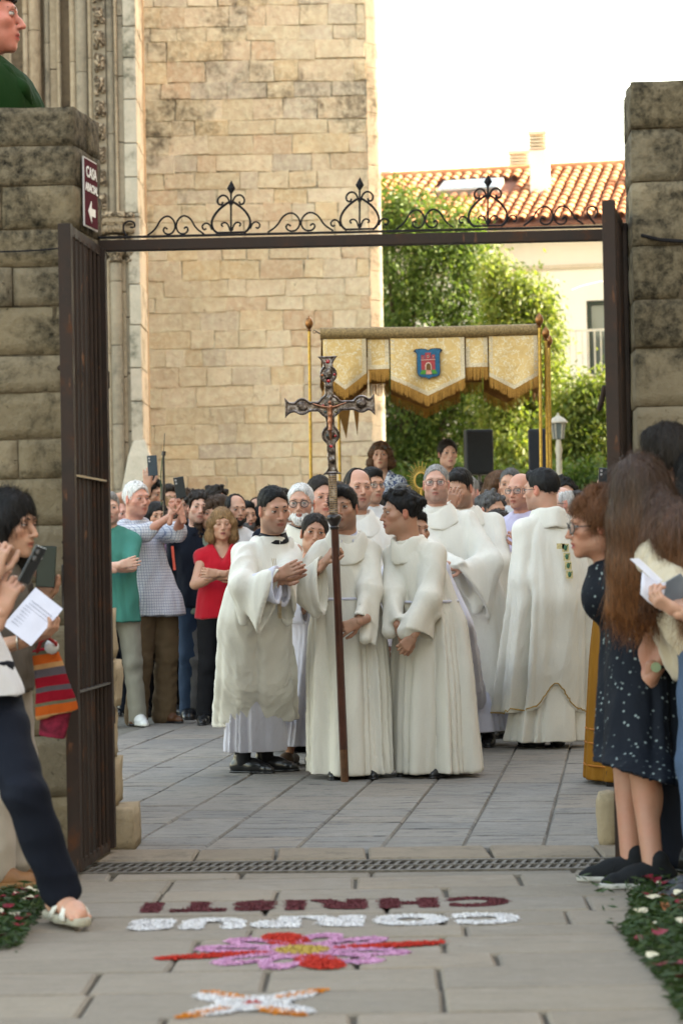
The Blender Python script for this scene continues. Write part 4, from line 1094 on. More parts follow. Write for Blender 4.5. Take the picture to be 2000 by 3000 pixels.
def hair_build(o, h, style, col, vol, curl, seed, len_=.3, line=.0):
    """returns V,Q in head coordinates"""
    s = SDF(h); t = vol
    sd_ = t*(.35 if style in ('short','crop','recede') else .8)
    s.ell((0,-.020,.040), (.0755+sd_,.098+t*.8,.082+t*1.2), k=.02)
    if style in ('short','curly','buzz','crop'):
        s.ell((0,.112,-.045-line*.3), (.100,.098,.134+line), k=.006, op=1)
        sl = .0
        def cut(d, X, Y, Z):
            zc = np.interp(Y, [-.12,-.07,-.02,.02,.05,.09], [-.075,-.070,-.002,-.016,.052,.078+line*.6]) if True else 0
            return np.maximum(d, (zc-Z)*.8)
        s.post.append(cut)
        if style in ('short','crop') and line <= 0: s.path([(-.035,.054,.092),(.0,.064,.098),(.035,.054,.092)], [.012+t*.3]*3, k=.03)
        if style == 'curly':
            r_ = np.random.RandomState(seed)
            for i in range(34):
                u = r_.normal(size=3); u /= np.linalg.norm(u)
                if u[2] < -.1: u[2] = -u[2]*.5
                if u[1] > .5 and u[2] < .45: u[1] = -u[1]
                p = np.array((0,-.02,.045))+u*np.array((.076+t*.8,.1+t*.8,.085+t)); s.ell(p, r_.uniform(.014,.024), k=.010)
    elif style in ('recede','fringe','bald'):
        s.ell((0,.085,.01+.05), (.060,.11,.125), k=.012, op=1)
        if style != 'recede': s.ell((0,-.01,.125), (.068,.088,.055), k=.02, op=1)
        def cut(d, X, Y, Z):
            return np.maximum(d, (np.interp(Y, [-.12,-.07,-.02,.02,.05], [-.075,-.075,-.015,-.03,.03])-Z)*.8)
        s.post.append(cut)
    elif style in ('long','bob','mid'):
        for x in (-1, 1):
            s.path([(x*.045,.03,.085),(x*.078,.015,.02),(x*.083,-.01,-.06),(x*(.085 if style != 'long' else .08),-.02,-.06-len_*.5),(x*.07,-.045,-.06-len_)], [.022,.022+t*.6,.026+t*.7,.030+t*.7,.018], k=.03)
        s.path([(0,-.08,.04),(0,-.10,-.06),(0,-.10,-.06-len_*.6),(0,-.09,-.06-len_)], [.06,.062+t,.06+t*.8,.03], k=.04)
        for x in (-.04,.04): s.path([(x,-.08,-.05),(x,-.09,-.07-len_*.95)], [.045,.03], k=.04)
        s.ell((0,.112,-.06), (.060,.085,.118+line), k=.012, op=1)
        s.ell((0,.02,-.13), (.055,.06,.09), k=.02, op=1)
    elif style in ('tied','bun'):
        s.ell((0,.112,-.05), (.088,.092,.134+line), k=.008, op=1)
        s.post.append(lambda d, X, Y, Z: np.maximum(d, (np.interp(Y, [-.12,-.06,-.01,.03,.06], [-.08,-.075,-.02,-.02,.04])-Z)*.8))
        if style == 'bun': s.ell((0,-.12,.05), .035, k=.02)
        else: s.path([(0,-.11,.03),(.0,-.13,-.04),(.02,-.12,-.14)], [.03,.026,.012], k=.02)
    V, Q = s.build(.02)
    if len(V) == 0: return V, Q
    N = vnormals(V, Q)
    V = V + N*(nz(V, 45 if curl > .5 else (60,60,12), seed, 3)*(.0022+.007*curl))[:, None]
    return V, Q
def strands(V, Q, n, L, w, seed, flow=(0,-.3,-1), curl=.0, lift=.28):
    r_ = np.random.RandomState(seed); N = vnormals(V, Q); i = r_.randint(0, len(V), n)
    p = V[i]; nn = N[i]; f = np.array(flow)+r_.normal(size=(n, 3))*(.25+curl*1.2); f -= nn*(f*nn).sum(1)[:, None]*(1-lift)
    f /= np.linalg.norm(f, axis=1)[:, None]+1e-9; side = np.cross(f, nn); side /= np.linalg.norm(side, axis=1)[:, None]+1e-9
    l = (L*r_.uniform(.5, 1.1, n))[:, None]; ww = w*r_.uniform(.6,1.3,n)[:, None]
    st = p - f*l*.3 + nn*.001; md = p+f*l*.25+nn*l*lift*.5+side*(curl*l*.4); en = p+f*l*.8+nn*l*(lift*.6-.1)-side*(curl*l*.3)
    P = np.stack([st-side*ww, st+side*ww, md-side*ww, md+side*ww, en-side*ww*.3, en+side*ww*.3], 1).reshape(-1, 3)
    b = np.arange(n)[:, None]*6; Qs = np.concatenate([b+np.array([[0,1,3,2]]), b+np.array([[2,3,5,4]])])
    return P, Qs

def hand_mesh(wrist, d, pn, side, curl=.35, spread=.12, size=1.0, thumb=.6, h=.0042, fc=None):
    """hand from the wrist along d, palm facing pn; side +1: thumb towards cross(pn,d)... returns V,Q"""
    x = unit(d); z = A(pn); z = z-x*(z@x); z /= np.linalg.norm(z); y = np.cross(z, x)*side
    fr = np.stack([x, y, z], 1)*size; s = SDF(h)
    s.econe((-.05,0,0), (.03,0,0), (.026,.019), (.030,.017), (0,1,0), k=.015, flat=False)
    ys = [.029,.0105,-.0085,-.026]; ln = [.070,.079,.073,.058]
    for i in range(4):
        kx = .088-.004*abs(i-1); s.cap((.02,ys[i]*.6,0), (kx,ys[i],0), .0125,.0105, k=.012)
    cl = fc if fc is not None else [curl]*4
    for i in range(4):
        p = np.array((.088-.004*abs(i-1), ys[i], 0.)); a_ = cl[i]*.8; az = spread*(1.5-i)*.8; r0 = .0092
        for f, j in ((.45,0),(.31,1),(.24,2)):
            q = p + ln[i]*f*np.array((math.cos(a_)*math.cos(az), math.cos(a_)*math.sin(az), math.sin(a_))); s.cap(p, q, r0, r0*.90, k=.005); p = q; r0 *= .90; a_ += cl[i]*1.15
    t = thumb; p = np.array((.018,.022,.006))
    for L_, dr in ((.040,(.65,.70*t+.15,.35+.3*(1-t))),(.031,(.9,.42*t,.35)),(.026,(.96,.15*t,.3))):
        dr = np.array(dr); dr /= np.linalg.norm(dr); q = p+dr*L_; s.cap(p, q, .0125 if L_ > .035 else .0102, .0100 if L_ > .03 else .0085, k=.008); p = q
    V, Q = s.build(.012)
    if side*1 < 0: Q = Q[:, ::-1]
    return V @ fr.T + A(wrist), Q

def ik(S_, W_, la, lb, pole):
    S_, W_ = A(S_), A(W_); d = W_-S_; L = np.linalg.norm(d); 
    if L > (la+lb)*.995: W_ = S_+d/L*(la+lb)*.995; d = W_-S_; L = np.linalg.norm(d)
    u = d/L; a_ = (la*la-lb*lb+L*L)/(2*L); hh = math.sqrt(max(la*la-a_*a_, 0)); p = A(pole); p = p-u*(p@u); p /= np.linalg.norm(p)+1e-9
    return S_+u*a_+p*hh, W_

class Person:
    def __init__(s, label, hx, hy, D, yaw=0, byaw=None, pitch=0, roll=0, s_=1.0, skin=(.47,.275,.19), ground=0.0, lean=(0,0), sw=1.0, head={}, group=None, res=None, hh=None, stand=None, cat='person', lw=(0,0), name='person'):
        s.hc = A(at(hx, hy, D)); s.D = D; s.s = s_; s.yaw = yaw; s.byaw = yaw if byaw is None else byaw
        q_ = random.Random(int(hx*31+hy)); head = dict(head); head.setdefault('jaw', q_.uniform(.90, 1.08)); head.setdefault('nose', q_.uniform(.8, 1.2)); head.setdefault('fat', q_.uniform(0, .7) if not head.get('fem') else 0)
        if not head.get('fem'): head.setdefault('stubble', q_.choice([0,.2,.4]))
        s.HM = M3(yaw, pitch, roll); s.M = M3(s.byaw); s.skin = skin; s.g = ground; s.ho = head
        s.X, s.Yf, s.Z = s.M[:,0], s.M[:,1], np.array((0,0,1.))
        s.H = (s.hc[2]-ground)/.93 if hh is None else hh; k = s.k = s.H/1.72
        s.neck = s.hc + s.HM @ np.array((0,-.045,-.165))*s_
        pz = ground+.53*s.H; s.pel = np.array((s.hc[0]+lw[0], s.hc[1]+lw[1], pz)) + s.X*lean[0] + s.Yf*(lean[1]) - s.Yf*.04
        s.chest = s.neck*.72+s.pel*.28; s.fem = head.get('fem', 0); w = (.150 if s.fem else .168)*sw*k; s.sw = w
        up = unit(s.neck-s.pel); s.up = up
        s.sR = s.neck - up*.075*k + s.X*w; s.sL = s.neck - up*.075*k - s.X*w
        s.hipR = s.pel+s.X*.09*k; s.hipL = s.pel-s.X*.09*k
        fx = s.pel[0], s.pel[1]
        if stand is not None: f0 = np.array((stand[0], stand[1], ground))
        else: f0 = np.array((fx[0]-s.X[0]*lean[0]*.3, fx[1], ground))
        s.f0 = f0
        st_ = .075 if group == 'clergy and altar servers' else .11
        s.ankR = f0+s.X*st_*k+s.Z*.08; s.ankL = f0-s.X*st_*k+s.Z*.08
        s.arms = {}; s.parts = []
        s.h = res if res else (.0045 if D < 17.5 else .006)
        s.root = empty(name, (f0[0], f0[1], ground), label, cat, group)
        s.org = A(s.root.location); s.seed = int(abs(hx*7+hy*13)) % 9973
    def w(s, x, y, z, ref='neck'):   # point from body frame
        return getattr(s, ref) + s.M @ np.array((x, y, z))
    def arm(s, sd, wrist, pole=None, hand=None, pn=None, curl=.35, draw=True, thumb=.6, fc=None, spread=.12, hs=1.0, r=(.045,.036,.027)):
        """sd 'R'/'L' anatomical; wrist world point; hand direction"""
        Sp = s.sR if sd == 'R' else s.sL; sg = 1 if sd == 'R' else -1
        if pole is None: pole = s.X*sg*.5 - s.Z*.8 - s.Yf*.5
        E_, W_ = ik(Sp, wrist, .29*s.k, .255*s.k, pole)
        hd = unit(W_-E_) if hand is None else unit(hand); p = (s.Yf*.1 - s.X*sg) if pn is None else A(pn)
        s.arms[sd] = dict(S=A(Sp), E=E_, W=W_, hd=hd, pn=p, curl=curl, draw=draw, thumb=thumb, fc=fc, spread=spread, hs=hs, r=r)
        return s
    def hang(s, sd, fwd=.03, out=.03, **kw):
        Sp = s.sR if sd == 'R' else s.sL; sg = 1 if sd == 'R' else -1
        kw.setdefault('hand', -s.Z+s.Yf*.15)
        return s.arm(sd, Sp - s.Z*.52*s.k + s.Yf*fwd + s.X*sg*out, pole=-s.Yf-s.X*-.2*sg, **kw)
    def add(s, name, V, Q, mat, cols=None, parent=None):
        return npmesh(name, V-s.org, Q, mat, parent or s.root, cols)
    def body(s, legs=False, legr=(.075,.052,.036), headless=False):
        parts = []; kf = s.s
        if not headless:
            hs = head_sdf(s.h/kf, s.ho); V, Q = hs.build(.02); C = col_head(V, s.skin, s.ho)
            N = vnormals(V, Q)
            if s.ho.get('old'): V = V+N*(nz(V, (30,30,90), 3, 2)*.0009*s.ho['old'])[:, None]
            parts.append((V*kf @ s.HM.T + s.hc, Q, C))
            # eyes with lids
            gz_ = s.ho.get('gaze', (0,0)); op = s.ho.get('open', .8)*.98
            for x in (-1, 1):
                V = CSV*.0138; c = np.array((x*.0315,.0755,.006)); CC = np.tile(np.array((.42,.38,.35)), (len(V), 1))
                g = unit((gz_[0], 1, gz_[1])); dt = CSV @ g
                CC[dt > .84] = np.array(s.ho.get('iris', (.035,.018,.010))); 
                zz = CSV[:,2]; lid_u = zz > (.50*op-.08); lid_l = zz < -.40*op
                if op <= .1: lid_u = zz > -.15
                CC[lid_u | lid_l] = np.array(s.skin)*.80
                CC[(np.abs(zz-(.50*op-.06)) < .10)] = (.02,.014,.012)
                V2 = V.copy(); V2[lid_u] *= 1.06
                V2 = V2+c; parts.append((V2*kf @ s.HM.T + s.hc, CSQ, CC))
            bc = s.ho.get('brow', (.03,.02,.015)); bt = s.ho.get('browt', 1.0)*.85
            for x in (-1, 1):
                pts = [(x*.013,.0905,.0272),(x*.026,.0890,.0302),(x*.040,.0805,.0300),(x*.050,.0680,.0250)]
                V, Q = tubeQ(pts, [.0026*bt,.0032*bt,.0026*bt,.001], 6); V[:,1] = (V[:,1]-.0); parts.append((V*kf @ s.HM.T + s.hc, Q, bc))
        b = SDF(.012 if s.D < 17 else .014)
        b.econe(s.neck+s.up*.03, s.chest, (.055,.055), (.12*s.k,.085*s.k), s.X, k=.05, flat=False)
        b.econe(s.chest, s.pel, (.125*s.k,.085*s.k), (.12*s.k,.085*s.k), s.X, k=.05, flat=False)
        b.cap(s.sR, s.sL, .045*s.k, k=.05)
        for sd, a in s.arms.items():
            r = a['r']; b.path([a['S'], a['E'], a['W']], [r[0], r[1], r[2]], k=.02)
            b.cap(a['E']*.75+a['W']*.25, a['E']*.55+a['W']*.45, r[1]*1.06, r[1]*.95, k=.02)
        lp = []
        for sd in 'RL':
            hp_ = s.hipR if sd == 'R' else s.hipL; an = s.ankR if sd == 'R' else s.ankL
            kn = (hp_+an)/2+s.Yf*.03
            if sd in getattr(s, 'knee', {}): kn = s.knee[sd]
            lr = legr if legs else (.06,.045,.03)
            b.path([hp_, kn, an], [lr[0]*s.k, lr[1]*s.k, lr[2]*s.k], k=.03)
            if legs: b.ell(kn*.62+an*.38-s.Yf*.018, (.05*s.k,.052*s.k,.11*s.k), k=.03)
            if legs: b.cap(an-s.Z*.03, an-s.Z*.045+s.Yf*.08, .03,.018, k=.02)
        V, Q = b.build(.02); parts.append((V, Q, s.skin))
        for sd, a in s.arms.items():
            if a['draw']:
                V, Q = hand_mesh(a['W'], a['hd'], a['pn'], 1 if sd == 'R' else -1, a['curl'], a['spread'], a['hs']*s.k**.5, a['thumb'], h=.0042 if s.D < 17 else .0055, fc=a['fc'])
                C = np.tile(np.array(s.skin)*.92, (len(V), 1)); parts.append((V, Q, C))
        V, Q, C = merge(parts); s.bodyo = s.add('body', V, Q, M_skin, C); return s
    def hair(s, style='short', col='dark', vol=.012, curl=0., len_=.3, line=0., n=500, L=.03, name='hair', flow=(0,-.3,-1)):
        V, Q = hair_build(s.ho, .0055 if s.D > 12 else .005, style, col, vol, curl, s.seed, len_, line)
        if len(V) == 0: return s
        SV, SQ = strands(V, Q, int(n*1.8), L*1.1, .0012 if s.D > 12 else .0008, s.seed, flow, curl, .10 if style in ('long','bob','mid') else .30)
        V, Q, _ = merge([(V, Q, (0,0,0)), (SV, SQ, (0,0,0))])
        s.hairo = s.add(name, V*s.s @ s.HM.T + s.hc, Q, hm(col)); return s
    def beard(s, col='salt', t=.010, full=True, n=500):
        b = SDF(.0055); b.ell((0,.045,-.070), (.050+t*.6,.044+t,.046+t*.8), k=.02); b.ell((0,.074,-.100), (.022+t,.016+t,.018+t), k=.03)
        for x in (-1, 1): b.path([(x*.056,.02,-.075),(x*.066,.008,-.02)], [.018+t*.4,.010], k=.02)
        b.path([(-.024,.088,-.058),(0,.098,-.050),(.024,.088,-.058)], [.004,.0055,.004], k=.006)
        b.ell((0,.098,-.068), (.019,.02,.008), k=.006, op=1)
        b.ell((0,.07,-.012), (.052,.06,.044), k=.01, op=1)
        V, Q = b.build(.02); N = vnormals(V, Q); V = V+N*(nz(V, 90, s.seed, 2)*.002)[:, None]
        SV, SQ = strands(V, Q, n, .016, .0008, s.seed, (0,.2,-1), .2); V, Q, _ = merge([(V, Q, (0,0,0)), (SV, SQ, (0,0,0))])
        s.add('beard', V*s.s @ s.HM.T + s.hc, Q, hm(col)); return s
    def glasses(s, round_=False, mat=None, w=.026, hgt=.018, up=0, th=.0017, lens=True, name='glasses'):
        m = MB(); T = lambda p: Vector(s.hc + s.HM @ (np.array(p)*s.s) - s.org)
        g = []
        for x in (-1, 1):
            n = 18; P = []
            for i in range(n):
                a_ = 2*math.pi*i/n; e = 1 if round_ else .72
                cx, cz = math.copysign(abs(math.cos(a_))**e, math.cos(a_)), math.copysign(abs(math.sin(a_))**e, math.sin(a_))
                P.append(T((x*.034+w*cx*.88, .103-abs(cx)*.002-up*.5-.008*max(0, x*cx), .002+hgt*cz+up)))
            m.tube(P, th, 6, closed=True); g.append(P)
            m.tube([T((x*.058,.094-up*.5,.006+up)), T((x*.074,.07,.006+up)), T((x*.082,-.005,.004+up))], th*.9, 5)
        m.tube([T((-.012,.104-up*.5,.006+up)), T((0,.106-up*.5,.009+up)), T((.012,.104-up*.5,.006+up))], th, 5)
        me = mesh_from(name, m.V, m.F, mat or M_specs, True); o = bpy.data.objects.new(name, me); link(o, s.root)
        if lens:
            for P in g:
                me = mesh_from('lens', P, [tuple(range(len(P)))], M_lens if lens is True else lens); link(bpy.data.objects.new('lens', me), o)
        return s
    # ---- clothing
    def sleeve(s, b, sd, r=(.06,.07,.09), cuff=.11, droop=.10, upto=1.0, k=.035, hollow=True, short=None):
        a = s.arms[sd]; S_, E_, W_ = a['S'], a['E'], a['W']
        if short is None and hollow: r = (r[0]*.80, r[1]*.82)
        if short is not None:
            e = S_+(E_-S_)*short; b.cap(S_, e, r[0], r[1], k=k); return e
        b.path([S_, E_], [r[0], r[1]], k=k)
        we = E_+(W_-E_)*upto; ax = unit(we-E_); vert = np.array((0,0,-1.)); vert = vert-ax*(vert@ax); vl = np.linalg.norm(vert); vert = vert/(vl+1e-6)
        horiz = np.cross(ax, vert); dr = droop*min(1, vl+.15)
        end = we+vert*dr*.5
        b.econe(E_, end, (r[1]*.85, r[1]), (cuff*.42, cuff*.58+dr*.5), horiz, k=.025, flat=True)
        b.ell(E_, r[1]*.9, k=.015)
        if hollow: b.econe(end-unit(end-E_)*.07, end+unit(end-E_)*.03, (cuff*.28, cuff*.38+dr*.36), (cuff*.42-.017, cuff*.58+dr*.5-.018), horiz, k=.006, op=1)
        s.cuffs = getattr(s, 'cuffs', {}); s.cuffs[sd] = (end, unit(end-E_), horiz, vert, cuff*.62, cuff*.75+dr*.5)
        return end
    def robe(s, mat, hem=.06, hemr=(.36,.30), hip=(.235,.185), waist=(.215,.165), chest=(.205,.145), folds=((9,1.),(15,.7),(26,.4)), amp=.035, sleeves=True, cuff=.11, droop=.10, sl=(.060,.070), upto=.97, name='robe', h=None, seed=None, hemf=None, off=(0,0), wr=.006, foot=None, short=None, extra=None, topz=None, shr=.046, hem_lift=None):
        k = s.k; b = SDF(h or (.0082 if s.D < 14.5 else .0095 if s.D < 16.5 else .012)); fx = s.f0 if foot is None else foot
        X = s.X; zz = s.neck[2]
        def ctr(t): p = s.neck*(1-t)+s.pel*t; return p
        keys = [(s.g+hem, fx[0]+off[0], fx[1]+off[1], hemr[0]*k, hemr[1]*k)]
        c = (s.pel*.5+A(fx)*.5); keys.append((s.g+.30*s.H, c[0]+off[0]*.6, c[1]+off[1]*.6, (hip[0]*.62+hemr[0]*.42)*k, (hip[1]*.62+hemr[1]*.42)*k))
        p = ctr(1.); keys.append((p[2], p[0]+off[0]*.2, p[1], hip[0]*k, hip[1]*k))
        p = ctr(.68); keys.append((p[2], p[0], p[1], waist[0]*k, waist[1]*k))
        p = ctr(.3); keys.append((p[2], p[0], p[1], chest[0]*k, chest[1]*k))
        p = ctr(.10); keys.append((p[2], p[0], p[1], chest[0]*.82*k, chest[1]*.78*k))
        p = ctr(-.03); keys.append((p[2], p[0], p[1], .085*k, .085*k))
        am = [(s.g+hem, amp), (s.g+.35*s.H, amp*.75), (s.pel[2], amp*.42), (ctr(.3)[2], amp*.18), (zz, 0)]
        b.prof(keys, X, folds, am, seed=seed or s.seed, k=.04, hem=hem_lift)
        b.cap(s.sR-s.up*.01, s.sL-s.up*.01, shr*k, k=.04); b.cap(s.sR+s.up*.0, s.neck-s.up*.005+s.X*.02, shr*.85*k, .058*k, k=.03); b.cap(s.sL, s.neck-s.up*.005-s.X*.02, shr*.85*k, .058*k, k=.03)
        if sleeves:
            for sd in s.arms:
                s.sleeve(b, sd, (sl[0]*k, sl[1]*k), cuff*k, droop*k, upto, short=short)
        if extra: extra(b)
        if topz is not None: b.post.append(lambda d, X_, Y_, Z_: np.maximum(d, Z_-topz))
        V, Q = b.build(.03); N = vnormals(V, Q)
        w_ = (.42-np.abs(nz(V, (5.5,5.5,.75), s.seed+1, 2)))*wr*1.3 + (.42-np.abs(nz(V, (12,12,3.), s.seed+2, 2)))*wr*.55 + nz(V, (4,4,1.2), s.seed+6, 1)*wr*.5
        V = V+N*w_[:, None]
        s.keys = keys
        return s.add(name, V, Q, mat)
    def sleeves(s, mat, r=(.05,.055), cuff=.10, droop=.10, upto=.96, name='inner_sleeves'):
        b = SDF(.0085); k = s.k
        for sd in s.arms: s.sleeve(b, sd, (r[0]*k, r[1]*k), cuff*k, droop*k, upto)
        V, Q = b.build(.02); N = vnormals(V, Q); V = V+N*((.4-np.abs(nz(V, (11,11,5), s.seed+2, 2)))*.006)[:, None]
        return s.add(name, V, Q, mat)
    def cowl(s, mat, Rr=(.105,.10), r=.026, name='hood', back=.07, dz=.0, vdip=.045, parent=None, fwd=.0):
        """folded hood collar: a band rising from the shoulders, rolled over at the neck, with a V at the front"""
        n = 48; prof = [(.66,.006,0),(.70,.034,0),(.80,.046,0),(.92,.034,0),(1.03,.008,.4),(1.13,-.022,.8),(1.20,-.044,1.),(1.15,-.052,1.)]
        V = []; c = s.neck + s.Yf*(.010+fwd) + s.up*(dz-.004); r_ = np.random.RandomState(s.seed)
        p1, p2 = r_.uniform(0, 6, 2)
        for i in range(n):
            a_ = 2*math.pi*i/n; y = math.sin(a_); x = math.cos(a_); dip = -vdip*max(0, y)**3; bk = max(0, -y)**2
            for (f, z, o) in prof:
                f = 1+(f-1)*(1-.5*max(0, y)) if f > 1 else f; wob = 1+.03*math.sin(3*a_+p1)+.03*math.sin(7*a_+p2)*o
                z2 = z - .035*o*abs(x) + bk*(.012-o*back*.55) + dip*(1+.35*o) + .004*math.sin(5*a_+p2+z*40)
                q = c + s.X*Rr[0]*x*f*wob + s.Yf*Rr[1]*y*f*wob*(1+.12*o*max(0, y)) - s.Yf*.012*bk + s.up*z2
                V.append(q)
        m_ = len(prof); Q = [((i*m_+k), ((i+1) % n)*m_+k, ((i+1) % n)*m_+k+1, i*m_+k+1) for i in range(n) for k in range(m_-1)]
        o = s.add(name, np.array(V), np.array(Q)[:, ::-1], mat, parent=parent); md = o.modifiers.new('t', 'SOLIDIFY'); md.thickness = .007; md.offset = 0
        sb = o.modifiers.new('s', 'SUBSURF'); sb.levels = 1; sb.render_levels = 1
        return o
    def cincture(s, mat, drop=None, dz=.0, rr=1.0):
        z = s.pel[2]+.10*s.k+dz; ks = np.array(sorted(s.keys)); cx, cy, ra, rb = [np.interp(z, ks[:,0], ks[:,i])*(rr if i > 2 else 1) for i in (1,2,3,4)]
        P = [Vector((np.array((cx, cy, z)) + s.X*ra*1.02*math.cos(t)+s.Yf*rb*1.04*math.sin(t)) - s.org) for t in np.linspace(0, 2*math.pi, 29)[:-1]]
        m = MB(); m.tube(P, .009, 6, closed=True)
        if drop:
            q = np.array((cx, cy, z)) + s.X*drop[0]+s.Yf*(rb*1.05)
            m.box(Vector(q - s.Z*drop[1]*.5 - s.org), (.035, .006, drop[1]), Matrix(s.M.tolist()))
        me = mesh_from('cincture', m.V, m.F, mat, True); link(bpy.data.objects.new('cincture', me), s.root)
    def shirt(s, mat, hem=-.05, chest=(.19,.125), waist=(.175,.125), hip=(.19,.135), short=None, sl=(.062,.055), cuff=.05, upto=.95, name='shirt', neckr=.075, vneck=0, folds=((5,.6),(11,.5)), amp=.010, arms=True, wr=.005, extra=None, h=None, belly=0):
        k = s.k; b = SDF(h or (.009 if s.D < 12 else .011)); N_, P_ = s.neck, s.pel
        def ctr(t): return N_*(1-t)+P_*t
        keys = []
        for t, (a_, c_) in ((1.0-hem/max(.01,(N_-P_)[2]) , hip), (.95, hip), (.62, waist), (.3, chest), (.10, (chest[0]*.84, chest[1]*.78)), (-.02, (.08,.08))):
            p = ctr(t) + s.Yf*(belly if t > .5 else 0); keys.append((p[2], p[0], p[1], a_*k, c_*k))
        zs_ = keys[0][0]; am = [(zs_, amp), (ctr(.3)[2], amp*.5), (N_[2], 0)]
        b.prof(keys, s.X, folds, am, seed=s.seed, k=.03)
        b.cap(s.sR-s.up*.008, s.sL-s.up*.008, .058*k, k=.05); b.cap(s.sR, N_+s.X*.02, .052*k, .06*k, k=.04); b.cap(s.sL, N_-s.X*.02, .052*k, .06*k, k=.04)
        if arms:
            for sd in s.arms:
                a = s.arms[sd]
                if short is None: s.sleeve(b, sd, (sl[0]*k, sl[1]*k), cuff*1.5*k, 0, upto, k=.03, hollow=False)
                elif short > 0: s.sleeve(b, sd, (sl[0]*k, sl[1]*k), short=short, k=.03)
        if extra: extra(b)
        b.cap(N_-s.up*.03, N_+s.up*.10+s.Yf*.01, .058, .064, k=.012, op=1)
        if vneck: b.econe(N_+s.up*.05+s.Yf*.04, N_-s.up*vneck+s.Yf*.16, (.075,.07), (.01,.05), s.X, k=.01, op=1)
        V, Q = b.build(.02); N = vnormals(V, Q); V = V+N*(nz(V, (11,11,6), s.seed+3, 3)*wr)[:, None]
        s.keys = keys; return s.add(name, V, Q, mat)
    def collar(s, mat, r=.068, hgt=.035, name='collar', open_=.5, dz=0.0, parent=None):
        m = MB(); n = 22; V = []; 
        for i in range(n+1):
            a_ = math.pi/2+open_*.5 + (2*math.pi-open_)*i/n; q = s.neck + s.X*r*math.cos(a_) + s.Yf*(r*math.sin(a_)+.012)
            lo_ = q + s.up*(-.008+dz - .03*max(0, math.sin(a_))); up_ = q*1 + s.up*(hgt+dz-.028*max(0, math.sin(a_))) - (q-s.neck)*.12
            o2 = q + (q-s.neck)*.32 + s.up*(dz-.012-.035*max(0, math.sin(a_)))
            V += [Vector(lo_-s.org), Vector(up_-s.org), Vector(o2-s.org)]
        F_ = []
        for i in range(n): a_, b_ = i*3, i*3+3; F_ += [(a_, b_, b_+1, a_+1), (a_+1, b_+1, b_+2, a_+2)]
        me = mesh_from(name, V, F_, mat, True); o = bpy.data.objects.new(name, me); link(o, parent or s.root); md = o.modifiers.new('t', 'SOLIDIFY'); md.thickness = .004; return s
    def trousers(s, mat, r=(.098,.075,.066), name='trousers', wr=.007, top=.09, len_=.03, skirt=None, h=None):
        k = s.k; b = SDF(h or (.010 if s.D < 14 else .013))
        if top > 0: b.ell(s.pel+s.Z*.0, (.165*k,.12*k,.13*k), s.M, k=.05)
        if top > 0: b.econe(s.pel, s.pel+s.up*top, (.160*k,.115*k), (.155*k,.108*k), s.X, k=.04)
        for sd in 'RL':
            hp_ = s.hipR if sd == 'R' else s.hipL; an = (s.ankR if sd == 'R' else s.ankL)-s.Z*len_; kn = (hp_+an)/2+s.Yf*.03
            if hasattr(s, 'knee') and sd in s.knee: kn = s.knee[sd]
            b.path([hp_-s.Z*.02, kn, an], [r[0]*k, r[1]*k, r[2]*k], k=.025)
        V, Q = b.build(.02); N = vnormals(V, Q)
        V = V+N*((.4-np.abs(nz(V, (6,6,7), s.seed+9, 2)))*wr*1.2+nz(V, (5,5,2), s.seed+8, 2)*wr*.7)[:, None]
        return s.add(name, V, Q, mat)
    def shoes(s, mat, sole=None, yaw=None, L=1.0, dirs=None, name='shoe', low=False):
        for sd in 'RL':
            an = s.ankR if sd == 'R' else s.ankL; d = s.Yf + s.X*(.22 if sd == 'R' else -.22)
            if dirs: d = A(dirs[sd])
            d = unit((d[0], d[1], 0)); X = np.array((d[1], -d[0], 0)); g = np.array((an[0], an[1], an[2]-.08)); b = SDF(.006 if s.D < 15 else .008)
            T = lambda f, u: g + d*f*L + s.Z*u
            b.cap(T(-.055,.035), T(.06,.04), .036,.036, k=.03); b.cap(T(.06,.034), T(.135,.026), .040,.030, k=.03); b.cap(T(.155,.022), T(.175,.02), .026,.020, k=.03)
            if not low: b.cap(T(-.035,.05), T(-.02,.095), .036,.040, k=.03); b.cap(T(.0,.06), T(.09,.045), .034,.028, k=.03)
            b.post.append(lambda dd, X_, Y_, Z_, z0=g[2]: np.maximum(dd, (z0+.012)-Z_))
            V, Q = b.build(.02); o = s.add(name, V, Q, mat)
            c = SDF(.008); c.cap(T(-.055,.012), T(.06,.012), .040,.038, k=.02); c.cap(T(.06,.012), T(.15,.012), .044,.034, k=.02); c.cap(T(.15,.012), T(.178,.012), .032,.024, k=.02)
            th_ = .024 if sole else .014
            c.post.append(lambda dd, X_, Y_, Z_, z0=g[2], th_=th_: np.maximum(dd, np.maximum(z0+.001-Z_, Z_-z0-th_)))
            V, Q = c.build(.02); s.add('sole', V, Q, sole or M_shoe, parent=o)
        return s
    def skirt(s, mat, hem, hemr, hip=(.18,.14), folds=((7,1.),(13,.5)), amp=.02, name='skirt'):
        b = SDF(.011); k = s.k; kz = [(s.g+hem, s.pel[0], s.pel[1], hemr[0]*k, hemr[1]*k), (s.pel[2], s.pel[0], s.pel[1], hip[0]*k, hip[1]*k), (s.pel[2]+.12, s.pel[0], s.pel[1], hip[0]*.85*k, hip[1]*.85*k)]
        b.prof(kz, s.X, folds, [(s.g+hem, amp), (s.pel[2], amp*.3)], seed=s.seed); V, Q = b.build(.02); return s.add(name, V, Q, mat)
